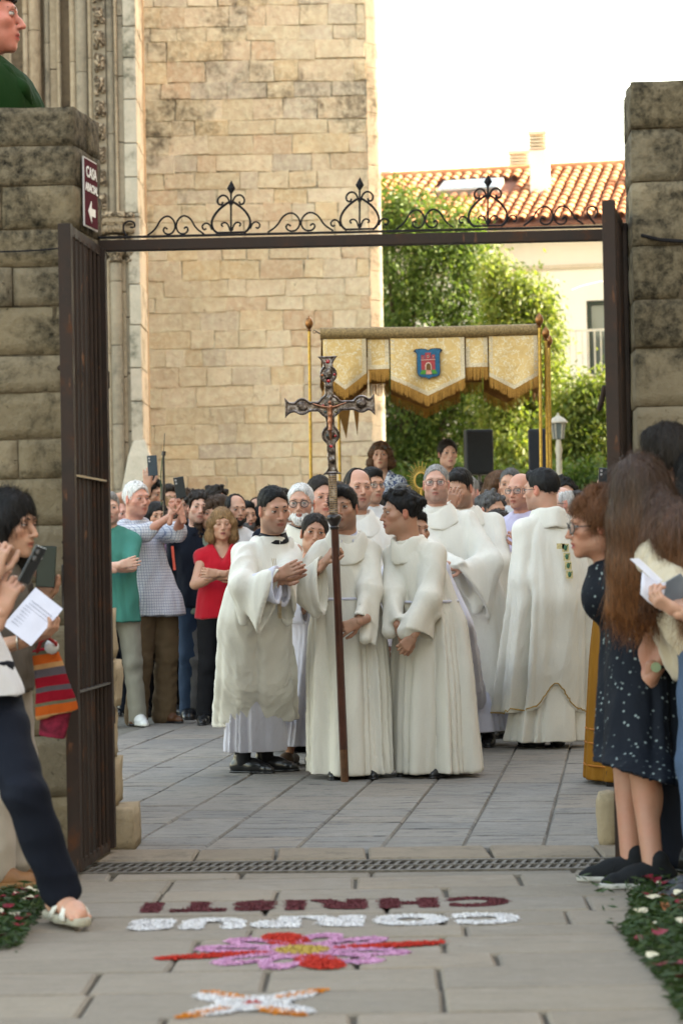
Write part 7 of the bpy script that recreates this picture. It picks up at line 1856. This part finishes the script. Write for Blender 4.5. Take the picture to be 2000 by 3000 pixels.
simple('dark-haired man at the far left of the crowd behind the gate', 405, 1492, 20.8, 20, ('short','dark',.01,.1), NAVY, NAVY, hh=1.70)
simple('brown-haired man between the curly young man and filming man', 548, 1482, 20.9, 10, ('curly','brown',.014,.4), NAVY, BLACKC, hh=1.74)
# between and behind the clergy
simple('dark-haired man in glasses behind the smiling priest', 1090, 1424, 16.9, 25, ('short','black',.010,.1,dict(n=700)), WTEE, NAVY, hh=1.82, glasses=dict(), s_=1.02)
simple('black-haired person between the smiling priest and the profile boy', 1092, 1498, 17.6, 150, ('short','black',.012,.1), BLACKC, NAVY, hh=1.66)
simple('person with black hair low beside the profile boy', 1124, 1508, 18.2, 30, ('mid','black',.010,.2,dict(len_=.1)), BLACKC, NAVY, hh=1.62, head=dict(fem=1))
simple('grey-haired person just showing above the profile boy', 1180, 1468, 17.4, 10, ('short','salt',.006,.1), GREYC, NAVY, hh=1.72)
simple('man with grey temples behind the hand of the second priest', 1368, 1444, 17.9, -20, ('short','grey',.007,.1,dict(line=.012)), WTEE, NAVY, hh=1.78, skin=(.52,.3,.24))
simple('grey curly-haired man in glasses looking down to the right', 1440, 1496, 17.3, 38, ('curly','salt',.008,.3,dict(line=.012,n=900,L=.018)), cloth('dark_teal', (.02,.07,.07)), DENIM, pitch=-10, head=dict(old=.6, fat=.5, brow=(.05,.045,.04)), glasses=dict(), hh=1.70, s_=1.04)
simple('young dark-haired man staring at the camera beside the grey curls', 1487, 1492, 18.4, 6, ('short','black',.014,.2,dict(n=800,L=.03)), WTEE, NAVY, head=dict(brow=(.015,.012,.01), browt=1.3), hh=1.70)
simple('girl with long dark hair low in front of the lilac shirt', 1460, 1548, 16.9, 32, ('long','dark',.010,.15,dict(len_=.2,n=900,L=.05)), BLACKC, NAVY, pitch=-6, head=dict(fem=1), hh=1.52)
simple('tall grey-haired man frowning beside the sunglasses woman', 1494, 1422, 18.3, -14, ('short','salt',.006,.08,dict(line=.012)), WTEE, NAVY, head=dict(old=1, fat=.4, brow=(.06,.05,.045), open=.6), hh=1.82, s_=1.05)
P = simple('brown-haired woman with sunglasses pushed up on her head', 1464, 1428, 18.7, 42, ('long','chest',.012,.2,dict(len_=.2,n=1000,L=.06)), BURG, NAVY, head=dict(fem=1), hh=1.78); P.glasses(up=.062, lens=M_specs, name='sunglasses', th=.003)
def ar11(P): P.arm('R', Wp(1520,1660,15.9), pole=(-1,.2,-1), hand=(-.8,-.2,.4), pn=(0,.6,-.6), curl=.8, hs=1.05); P.arm('L', Wp(1535,1600,15.9), pole=(1,.3,-1), hand=(-.6,-.1,.8), pn=(-.3,.9,0), curl=.6)
simple('bald man in glasses and lilac shirt with joined hands', 1522, 1440, 16.3, -34, None, LILAC, BLACKC, skin=(.50,.27,.19), head=dict(stubble=.3, fat=.3), glasses=dict(), arms=ar11, short=None, chest=(.215,.15), collar=LILAC, hh=1.78, s_=1.03, lw=(-.02,0), sl=(.07,.062), upto=.5)
simple('curly dark-haired young man at the right end of the crowd', 1654, 1450, 18.9, 2, ('curly','black',.014,.4,dict(n=900)), NAVY, NAVY, head=dict(brow=(.012,.01,.008), browt=1.4, open=.7), hh=1.74)
simple('bald elderly man in glasses right behind the white chasuble', 1634, 1478, 16.6, -60, ('fringe','white',.003,.05), WTEE, GREYC, skin=(.60,.38,.30), head=dict(old=1), glasses=dict(), hh=1.66)
simple('dark-haired person low behind the lilac shirt', 1512, 1520, 19.2, 20, ('mid','black',.010,.1,dict(len_=.08)), BLACKC, NAVY, head=dict(fem=1), hh=1.6)
def ar12(P): P.arm('R', Wp(1756,1446,15.9), pole=(-1,0,-.6), hand=(.1,0,1), pn=(.3,.9,.1), curl=.5, spread=.2); P.hang('L', draw=False)
simple('brown-haired person holding a phone up beside the ochre figure', 1742, 1486, 16.3, -150, ('curly','chest',.012,.3), BLUEC, DENIM, arms=ar12, hh=1.66)
phone(1768,1402,15.85, .075,.14, Matrix.Rotation(R(4),3,'Y'), 'black phone raised just left of the right gate leaf')
for i, (x, y, D_, yw, hr, st, lb) in enumerate(((830,1480,18.5,10,'dark','short','dark-haired man between the deacon and the bearded priest'),(990,1462,18.0,-10,'brown','short','brown-haired man behind the cross bearer'),(1180,1505,19.5,20,'black','short','black-haired man behind the profile boy'),(1400,1468,19.6,10,'dark','curly','curly-haired man in the row behind the priests'),(1560,1470,19.5,-20,'brown','short','brown-haired man behind the white chasuble'),(1690,1488,18.2,-20,'dark','short','dark-haired man right of the bald elderly man'),(1720,1500,19.5,10,'brown','mid','brown-haired woman beneath the street lamp'),(1340,1500,19.2,0,'dark','short','dark-haired man hidden behind the second priest'))):
    simple(lb, x, y, D_, yw, (st, hr, .010, .15 if st != 'curly' else .4), (NAVY, BLUEC, GREYC, BURG)[i % 4], NAVY, hh=1.2+(1650-y)/sc(D_)+.12)
# women standing on the terrace
def arR(P): P.hang('R', out=.05); P.hang('L', out=.06)
P = simple('woman in blue and white floral dress standing above the crowd', 1115, 1335, 21.0, -6, ('mid','chest',.006,.6,dict(n=1400,L=.04,len_=.02)), FLOR, None, skin=(.44,.26,.18), head=dict(fem=1, old=.5, brow=(.04,.03,.02)), arms=arR, short=.12, vneck=.11, hh=1.66, ground=.6, legs=False, chest=(.185,.13), hem=-.02, lw=(.03,0)); P.skirt(FLOR, .35, (.26,.22)); P.glasses(up=.066, lens=M_specs, name='sunglasses', th=.003); P.shoes(plain('sandal', (.2,.12,.06), .5), low=True)
P = simple('young woman with tied dark hair and bare shoulder standing above the crowd', 1311, 1330, 21.0, 12, ('tied','dark',.008,.1,dict(n=900,L=.04)), BLACKC, None, skin=(.56,.35,.27), head=dict(fem=1, brow=(.03,.02,.015), lip=(.4,.12,.12)), arms=arR, short=.0, vneck=.02, hh=1.68, ground=.6, byaw=-15, legs=False, chest=(.165,.12), lw=(.09,0)); P.skirt(BLACKC, .5, (.24,.2)); P.shoes(M_shoe, low=True)

# ---- foreground right
def dotted(name, bg_, fg, sc_=42):
    a = NT(name, .75, 0, .15); co = a.coord(); v = a.n('TexVoronoi', feature='F1'); v.inputs['Scale'].default_value = sc_; a.l(co, v.inputs['Vector']); n = a.noise(co, 16, 2)
    m_ = a.math('MULTIPLY', a.ramp(v.outputs['Distance'], [(.16,(1,1,1)),(.28,(0,0,0))]), a.ramp(n, [(.42,(0,0,0)),(.52,(1,1,1))])); c = a.mix(m_, bg_, fg); return a.out(c, a.bump(a.noise(co, 8, 4, .6), .5, .02))
DOT = dotted('navy_dotted_dress', (.006,.008,.013), (.20,.24,.24)); FLT = dotted('grey_floral_top', (.05,.045,.04), (.25,.2,.15), 60)
P = Person('woman with short auburn hair and dark-rimmed glasses in navy dotted dress, in profile', 1741, 1543, 9.3, yaw=-84, byaw=-86, pitch=-4, s_=.99, skin=(.36,.19,.125), lw=(.125,0), hh=1.62, head=dict(fem=1, old=.5, brow=(.10,.05,.03), lip=(.30,.06,.07), nose=1.1, mouth=.5, neck=.05, jaw=.98), stand=fl_(1880,2592), group='people standing at the right of the gateway')
P.arm('L', Wp(1905,1985,9.08), pole=(1,0,-.3), hand=(-.1,.1,-1), pn=(-.2,.9,0), curl=.45); P.hang('R', draw=False)
P.ankL = P.f0+np.array((.03,-.08,.08)); P.ankR = P.f0+np.array((-.03,.10,.08))
P.body(legs=True, legr=(.088,.056,.040)); P.glasses(hgt=.021, th=.0023, w=.028)
P.hair('curly', 'auburn', .020, .15, line=-.006, n=3200, L=.055, flow=(0,.35,-.8))
def dr(b):
    b.ell(P.chest+P.Yf*.065-P.Z*.03, (.095,.075,.085), P.M, k=.05); b.ell(P.pel-P.Yf*.05, (.15,.12,.13), P.M, k=.06)
    b.cap(P.sL, P.sL*.6+P.arms['L']['E']*.4, .06,.062, k=.03)
P.robe(DOT, hem=.40, hemr=(.20,.185), hip=(.17,.155), waist=(.135,.115), chest=(.145,.12), folds=((6,1.),(11,.5)), amp=.028, sleeves=False, name='dress', extra=dr, shr=.055, h=.009, hem_lift=lambda u, v: .05*np.sin(v*6))
P.shoes(plain('black_mesh_sneaker', (.005,.006,.008), .85, scale=200, bump=.5), plain('pale_sole', (.36,.35,.32), .7), dirs=dict(L=(-1,-.1,0), R=(-1,.1,0)))
m = MB(); w_ = P.arms['L']['W']; u_ = unit(w_-P.arms['L']['E']); c_ = Vector(w_-u_*.05-P.org); m.tube([c_+Vector((.031*math.cos(t), .031*math.sin(t), 0)) for t in np.linspace(0, 6.283, 17)[:-1]], .007, 6, closed=True)
wo = bpy.data.objects.new('wristwatch', mesh_from('wristwatch', m.V, m.F, M_specs, True)); link(wo, P.root)
m = MB(); m.lathe(c_+Vector((-.012,-.034,0)), [(.019,0),(.019,.009)], 14, Matrix.Rotation(R(90),3,'X')); link(bpy.data.objects.new('dial', mesh_from('dial', m.V, m.F, plain('watch_dial', (.25,.32,.2), .3))), wo)
a_ = NT('ombre_hair', .42, 0, .3); co_ = a_.wcoord((1,1,.14)); n_1 = a_.noise(co_, 150, 3); sx_ = a_.n('SeparateXYZ'); a_.l(a_.wcoord(), sx_.inputs[0])
mr_ = a_.n('MapRange', clamp=True); mr_.inputs[1].default_value = 1.55; mr_.inputs[2].default_value = 1.02; a_.l(a_.math('ADD', sx_.outputs[2], a_.math('MULTIPLY', a_.noise(co_, 20, 3), .25)), mr_.inputs[0])
cc_ = a_.mix(mr_.outputs[0], (.060,.031,.018), (.24,.09,.026)); OMB = a_.out(a_.mix(a_.ramp(n_1, [(.35,(.7,)*3),(.6,(0,0,0))]), cc_, (.02,.010,.006)), a_.bump(n_1, .5, .006))
CRM = cloth('cream_blouse', (.50,.43,.32), big=.25)
P = Person('woman with very long reddish-brown hair in cream blouse, seen from behind at right', 1868, 1458, 8.95, yaw=-158, byaw=-100, pitch=-8, s_=.98, skin=(.46,.27,.19), lw=(.20,0), hh=1.66, head=dict(fem=1), stand=fl_(2075,2640), group='people standing at the right of the gateway')
P.arm('L', Wp(1990,1795,8.3), pole=(.6,-.2,-1), hand=(-.75,.1,.45), pn=(.2,.5,.8), curl=.5, fc=[.5,.6,.7,.8]); P.arm('R', Wp(2030,1735,8.7), pole=(.6,.2,-1), hand=(-.85,.1,.25), pn=(.1,-.3,.9), curl=.4)
P.body().hair('long', 'redbrown', .022, .12, len_=.36, n=2600, L=.12, flow=(0,-.05,-1))
b = SDF(.009)
for (pts_, rs_) in (([(1862,1420),(1838,1520),(1828,1650),(1802,1785)],[.07,.06,.058,.035]), ([(1868,1410),(1868,1540),(1860,1680),(1845,1805)],[.09,.09,.075,.04]), ([(1882,1420),(1915,1540),(1915,1680),(1900,1800)],[.09,.095,.08,.04]), ([(1885,1430),(1950,1540),(1970,1640),(1965,1740)],[.07,.085,.075,.035]), ([(1900,1440),(1985,1560),(2020,1670),(2015,1790)],[.06,.085,.085,.04])): b.path([at(x_,y_,8.86 if x_ < 1980 else 8.66) for x_, y_ in pts_], rs_, k=.035)
V, Q = b.build(.02); N = vnormals(V, Q); V = V+N*(np.abs(nz(V, (26,26,2.5), 9, 3))*.010)[:, None]; SV, SQ = strands(V, Q, 8000, .18, .0006, 4, (0,0,-1), .0, .05); V, Q, _ = merge([(V, Q, (0,0,0)), (SV, SQ, (0,0,0))]); P.add('hair_lengths', V, Q, OMB)
P.shirt(CRM, short=.85, hem=-.13, chest=(.17,.14), waist=(.18,.16), hip=(.22,.18), amp=.03, wr=.010, sl=(.07,.075)); P.trousers(jeans((.055,.085,.14), 'light_denim'), r=(.105,.08,.075)); P.shoes(M_shoe)
P = Person('person with short black hair and visible ear at the right pier', 1945, 1350, 9.38, yaw=-140, byaw=-140, s_=1.02, skin=(.33,.17,.11), hh=1.72, group='people standing at the right of the gateway', lw=(.05,0)); P.hang('R', draw=False); P.hang('L', draw=False); P.body(); P.hair('short', 'dark', .020, .15, line=-.01, n=1800, L=.05, flow=(0,-.3,-1)); P.shirt(NAVY, short=None); P.trousers(NAVY); P.shoes(M_shoe)
P = Person('black-haired person seen from behind, cut by the right edge', 2045, 1415, 9.33, yaw=175, byaw=175, s_=1.05, skin=(.33,.17,.11), hh=1.68, group='people standing at the right of the gateway', lw=(.05,0), head=dict(fem=1)); P.hang('R', draw=False); P.hang('L', draw=False); P.body(); P.hair('bob', 'black', .02, .15, len_=.06, n=2600, L=.08, flow=(0,-.1,-1)); P.shirt(NAVY, short=None); P.trousers(NAVY); P.shoes(M_shoe)
bo = empty('booklet', tuple(at(1920,1700,8.4)), 'open white booklet held up at the right edge', 'booklet'); M_pap = plain('paper', (.62,.62,.72), .7, var=.05); c0 = bo.location.copy()
m = MB(); q = [at(1843,1637,8.36), at(1870,1635,8.36), at(1940,1700,8.36), at(1925,1712,8.36)]; m.prism(q, (0,1,0), .003); m.build('cover', M_pap, bo)
m = MB(); V = []
for i in range(7):
    t = i/6; V += [at(1880+70*t, 1675+30*t+10*math.sin(t*3), 8.34+.03*t), at(1875+60*t, 1740+42*t+8*math.sin(t*3), 8.33+.03*t)]
m.add(V, [(2*i, 2*i+1, 2*i+3, 2*i+2) for i in range(6)]); o = m.build('page', M_pap, bo, True); md = o.modifiers.new('t','SOLIDIFY'); md.thickness = .002
tp_ = phone(1962,1735,8.42, .08,.15, Matrix.Rotation(R(58),3,'Y') @ Matrix.Rotation(R(35),3,'X'), 'grey phone held together with the white booklet', plain('phone_grey', (.12,.13,.15), .35), cams=False)

# ---- foreground left
TAUPE = cloth('taupe_jacket', (.135,.115,.095), big=.2); OFFW = cloth('off_white_trousers', (.42,.37,.31), big=.15)
P = Person('black-haired woman in taupe jacket holding papers and a phone at left', 32, 1540, 9.2, yaw=66, byaw=72, pitch=-4, s_=1.02, skin=(.44,.255,.17), lw=(-.03,0), hh=1.62, head=dict(fem=1, old=.7, brow=(.012,.01,.009), browt=1.2, nose=1.1, open=.6, jaw=.95), stand=fl_(10,2590), group='people standing at the left of the gateway')
P.arm('L', Wp(128,1762,9.3), pole=(-.3,.6,-1), hand=(.10,0,1), pn=(-.2,-.9,.1), curl=.75, thumb=.8, hs=1.1); P.arm('R', Wp(70,1878,8.85), pole=(-.6,-.2,-1), hand=(.93,-.05,.28), pn=(0,.2,1), curl=.55, thumb=.9, hs=1.1)
P.body(); P.hair('long', 'black', .016, .08, len_=.17, n=2200, L=.10, flow=(0,-.1,-1)); P.shirt(TAUPE, short=None, hem=-.12, chest=(.17,.13), waist=(.17,.13), hip=(.19,.15), sl=(.065,.06), upto=.35, wr=.008); P.trousers(OFFW, r=(.10,.085,.095), len_=-.01)
P.shoes(plain('tan_leather', (.21,.10,.04), .5, bump=.2), plain('tan_wedge', (.20,.10,.035), .6), dirs=dict(R=(1,-.1,0), L=(1,.1,0)), low=True)
m = MB(); w_ = P.arms['R']['W']-P.org; m.tube([Vector(w_)+Vector((-.02, .030*math.cos(t), .030*math.sin(t))) for t in np.linspace(0, 6.283, 17)[:-1]], .004, 6, closed=True); link(bpy.data.objects.new('bracelet', mesh_from('bracelet', m.V, m.F, plain('silver', (.5,.48,.45), .25, .9), True)), P.root)
phone(136,1660,9.2, .076,.158, Matrix.Rotation(R(4),3,'Y') @ Matrix.Rotation(R(-12),3,'Z'), 'black phone held upright by the woman with papers', plain('phone_green_edge', (.012,.022,.02), .3))
pp_ = empty('papers', tuple(at(95,1800,8.85)), 'sheaf of white printed sheets held by the woman in taupe jacket', 'papers')
c00, c10, c11, c01 = at(95,1734,8.86), at(175,1797,8.83), at(92,1893,8.78), at(10,1832,8.82)
for i in range(3):
    dz = Vector((.006*i, .004*i, .008*i)); m = MB(); m.prism([c00+dz, c10+dz, c11+dz, c01+dz], (0,1,0), .0012); m.build('sheet', M_pap, pp_)
m = MB(); ex = (c10-c00); ey = (c01-c00)
for i, (a_, b_) in enumerate(((.15,.9),(.15,.95),(.1,.92),(.1,.9),(.1,.7),(.15,.9),(.1,.85),(.1,.88),(.1,.6),(.45,.9))):
    t = .16+i*.08; p0 = c00+ex*a_+ey*t; p1 = c00+ex*b_+ey*t; m.bar(p0+Vector((0,-.002,0)), p1+Vector((0,-.002,0)), .0012, .0022, up=Vector((0,1,0)))
m.build('print_lines', plain('print_ink', (.18,.18,.24), .8), pp_)
# striped bag
bgo = empty('crochet_bag', tuple(at(150,2150,9.05)), 'striped red, orange and grey crochet bag hanging below the papers', 'bag')
def bagmat():
    a = NT('crochet_stripes', .9, 0, .1); co = a.coord(); sx = a.n('SeparateXYZ'); a.l(co, sx.inputs[0]); n = a.noise(co, 4, 2); z = a.math('ADD', sx.outputs[2], a.math('MULTIPLY', n, .03)); z = a.math('ADD', z, a.math('MULTIPLY', sx.outputs[0], -.15))
    f = a.math('FRACT', a.math('MULTIPLY', z, 5.2)); R_, O_, G_, T_, V_ = (.26,.008,.02), (.50,.10,.015), (.10,.085,.10), (.45,.24,.10), (.14,.14,.09)
    c = a.ramp(f, [(0,R_),(.2,G_),(.36,T_),(.46,O_),(.64,V_),(.70,R_),(.9,G_)], 'CONSTANT'); w = a.noise(a.coord(scale=(1,1,3)), 130, 2); return a.out(c, a.bump(w, 1.0, .01))
b = SDF(.007); z0, z1 = at(150,2095,9.05).z, at(150,1900,9.05).z; cx, cy = at(148,2000,9.05).x, 9.05
b.econe((cx+.03,cy,z0), (cx-.02,cy,z1), (.085,.032), (.045,.022), (1,0,0), k=.02)
V, Q = b.build(.02); N = vnormals(V, Q); V = V+N*(nz(V, (18,18,10), 4, 2)*.006)[:, None]; npmesh('pouch', V-A(bgo.location), Q, bagmat(), bgo)
b = SDF(.007); b.econe((cx+.0,cy+.02,z0-.085), (cx+.02,cy+.02,z0+.03), (.05,.02), (.06,.02), (1,.0,0), k=.02); V, Q = b.build(.02); npmesh('lower_pouch', V-A(bgo.location), Q, plain('red_wool_blue_stripes', (.16,.01,.03), .9, var=.8, scale=18, bump=.8), bgo)
m = MB(); m.tube([Vector((cx-.05,cy,z1-.02)), at(120,1880,8.95), at(140,1868,8.9), at(165,1885,8.95), Vector((cx+.02,cy,z1-.02))], .007, 6); m.build('strap', plain('red_strap', (.28,.02,.02), .8), bgo, True)
m = MB(); m.sphere(at(152,1895,8.98), .028, 10); m.build('tassel', plain('white_yarn', (.5,.5,.5), .9, bump=.6), bgo, True)
# striding person
P = Person('person in white top and dark navy trousers stepping forward at left', -190, 1420, 8.3, yaw=60, byaw=62, s_=1.0, skin=(.46,.27,.19), hh=1.68, lw=(.0,0), stand=fl_(-60,2660), head=dict(fem=1), group='people standing at the left of the gateway')
P.pel = Wp(-62,2020,8.3); P.hipR = P.pel+P.X*.09; P.hipL = P.pel-P.X*.09; hv = Wp(178,2640,8.15); P.ankL = np.array((hv[0],hv[1]+.02,.10)); P.ankR = np.array((P.f0[0]-.25, 8.3, .08)); P.knee = {'L': Wp(75,2330,8.1)}
P.arm('L', Wp(12,1800,8.0), pole=(-.3,.3,-1), hand=(.35,-.1,.9), pn=(.2,.9,-.1), curl=.75, fc=[.45,.8,.8,.85], thumb=.8); P.arm('R', Wp(-20,1690,8.0), pole=(-1,0,-.6), hand=(.2,0,.95), pn=(.2,.9,0), curl=.9)
P.body(); P.hair('bob','brown',.015,.2, len_=.1); P.shirt(WTEE, short=.6, hem=-.02, chest=(.16,.13), hip=(.17,.15), waist=(.16,.13)); P.trousers(cloth('dark_navy_denim', (.006,.008,.015), big=.25), r=(.10,.072,.068), len_=-.02, h=.008)
sk = P.skin
def sandal(P, an, d):
    d = unit((d[0], d[1], 0)); g = np.array((an[0], an[1], an[2]-.08)); T = lambda f, u, s_=0: g + d*f + P.Z*u + np.array((d[1], -d[0], 0))*s_
    b = SDF(.005); b.path([T(-.05,.045), T(.04,.05), T(.11,.035), T(.15,.03)], [.032,.032,.036,.026], k=.02); b.path([T(-.03,.06), T(-.02,.13)], [.034,.036], k=.03)
    for i in range(5): b.cap(T(.13,.028,(i-2)*.015), T(.172-abs(i-3)*.006,.022,(i-2)*.017), .009,.008, k=.004)
    V, Q = b.build(.02); P.add('foot', V, Q, M_skin, np.tile(np.array(sk), (len(V), 1)))
    c = SDF(.006); c.path([T(-.06,.008), T(.06,.008), T(.16,.008)], [.042,.046,.036], k=.02); c.post.append(lambda dd, X, Y, Z: np.maximum(dd, np.maximum(g[2]-.004-Z, Z-g[2]-.024))); V, Q = c.build(.02); P.add('sandal_sole', V, Q, plain('sandal_rim', (.32,.29,.22), .7))
    m = MB()
    for (f0, f1) in ((.02,.09),(.12,.045),(.105,.115)):
        pts = []
        for i in range(11): a_ = math.pi*i/10; pts.append(Vector(T(f0+(f1-f0)*i/10, .012+.062*math.sin(a_)*(1-.3*(f0+f1)/.2*.5), .047*math.cos(a_))-P.org))
        for j in range(4): m.tube([p+Vector(d)*(.006*j-.009) for p in pts], .005, 5)
    link(bpy.data.objects.new('strap', mesh_from('strap', m.V, m.F, plain('white_leather', (.60,.58,.52), .5), True)), P.root)
sandal(P, P.ankL, (.50,-.87,0))
phone(95,1655,8.0, .072,.135, Matrix.Rotation(R(28),3,'Y') @ Matrix.Rotation(R(68),3,'Z'), 'black phone tilted in the hand nearest the left edge')

# ---- processional giants
P = Person('painted giant figure head and green cloak above the left pier', -30, 54, 12.0, yaw=88, byaw=80, s_=1.5, skin=(.50,.20,.15), hh=4.2, lw=(0,0), sw=.25, group='carnival giants', cat='giant figure', name='giant_figure', head=dict(nose=1.3, open=.9, lip=(.4,.05,.05)), res=.007)
P.body(); P.hair('short', 'black', .022, .25, line=-.045, n=10, name='painted_hair')
GRN = cloth('green_velvet', (.006,.028,.004), sheen=.3); g0 = at(-60,330,12.0)
b = SDF(.02); b.path([at(-220,300,12), at(-70,285,12), at(25,315,12), at(68,345,12.)], [.17,.16,.11,.07], k=.1); b.path([Vector((g0.x,12,0.2)), Vector((g0.x,12,g0.z))], [.50,.30], k=.1); b.post.append(lambda d, X, Y, Z: np.maximum(d, .02-Z)); V, Q = b.build(.05); N = vnormals(V, Q); V = V+N*(nz(V, (6,6,1.6), 4, 3)*.02)[:, None]; P.add('cloak', V, Q, GRN)
b = SDF(.014); b.path([at(-60,215,11.9), at(10,215,11.85), at(62,262,11.85), at(88,300,11.9)], [.05,.04,.035,.02], k=.05); V, Q = b.build(.03); P.add('collar', V, Q, GRN)
P = Person('giant figure in long ochre dress with reddish plait behind the right pier', 1925, 900, 13.0, yaw=10, byaw=0, s_=1.7, skin=(.5,.28,.2), hh=3.1, sw=.25, group='carnival giants', cat='giant figure', name='giant_figure', res=.008, head=dict(fem=1)); P.body(); P.hair('long', 'auburn', .02, .3, len_=.2)
c_ = Wp(1905,1650,13.0); b = SDF(.012); z_ = lambda y: float(at(1850,y,13).z)
b.prof([(.02,c_[0],13,.375,.36),(z_(1900),c_[0],13,.33,.30),(z_(1450),c_[0],13,.215,.20),(z_(1300),c_[0]+.01,13,.19,.18),(z_(1040),c_[0]+.02,13,.125,.12),(z_(960),c_[0]+.02,13,.1,.1)], (1,0), ((9,1.),(15,.5)), [(.02,.03),(2.2,.01)], seed=4)
V, Q = b.build(.03); OCH = cloth('ochre_velvet', (.26,.115,.012), big=.25); o = P.add('dress', V, Q, OCH)
m = MB()
for y_ in (2130, 2170, 2235):
    zz_ = z_(y_); r_ = np.interp(zz_, [.02, z_(1900)], [.385,.338]); m.tube([Vector((c_[0]+r_*math.cos(t), 13+r_*.96*math.sin(t), zz_))-Vector(P.org) for t in np.linspace(0, 6.283, 41)[:-1]], .006, 5, closed=True)
link(bpy.data.objects.new('trim', mesh_from('trim', m.V, m.F, plain('orange_braid', (.36,.13,.015), .8), True)), P.root)
m = MB(); m.box(Vector((c_[0]+.0,13,.04))-Vector(P.org), (.58,.5,.08)); link(bpy.data.objects.new('base', mesh_from('base', m.V, m.F, M_specs)), P.root)
b = SDF(.01)
for i in range(9): b.ell(at(1852+(i % 2)*6-2, 905+i*14, 12.75), .030, k=.01)
V, Q = b.build(.02); P.add('plait', V, Q, hm('auburn'))
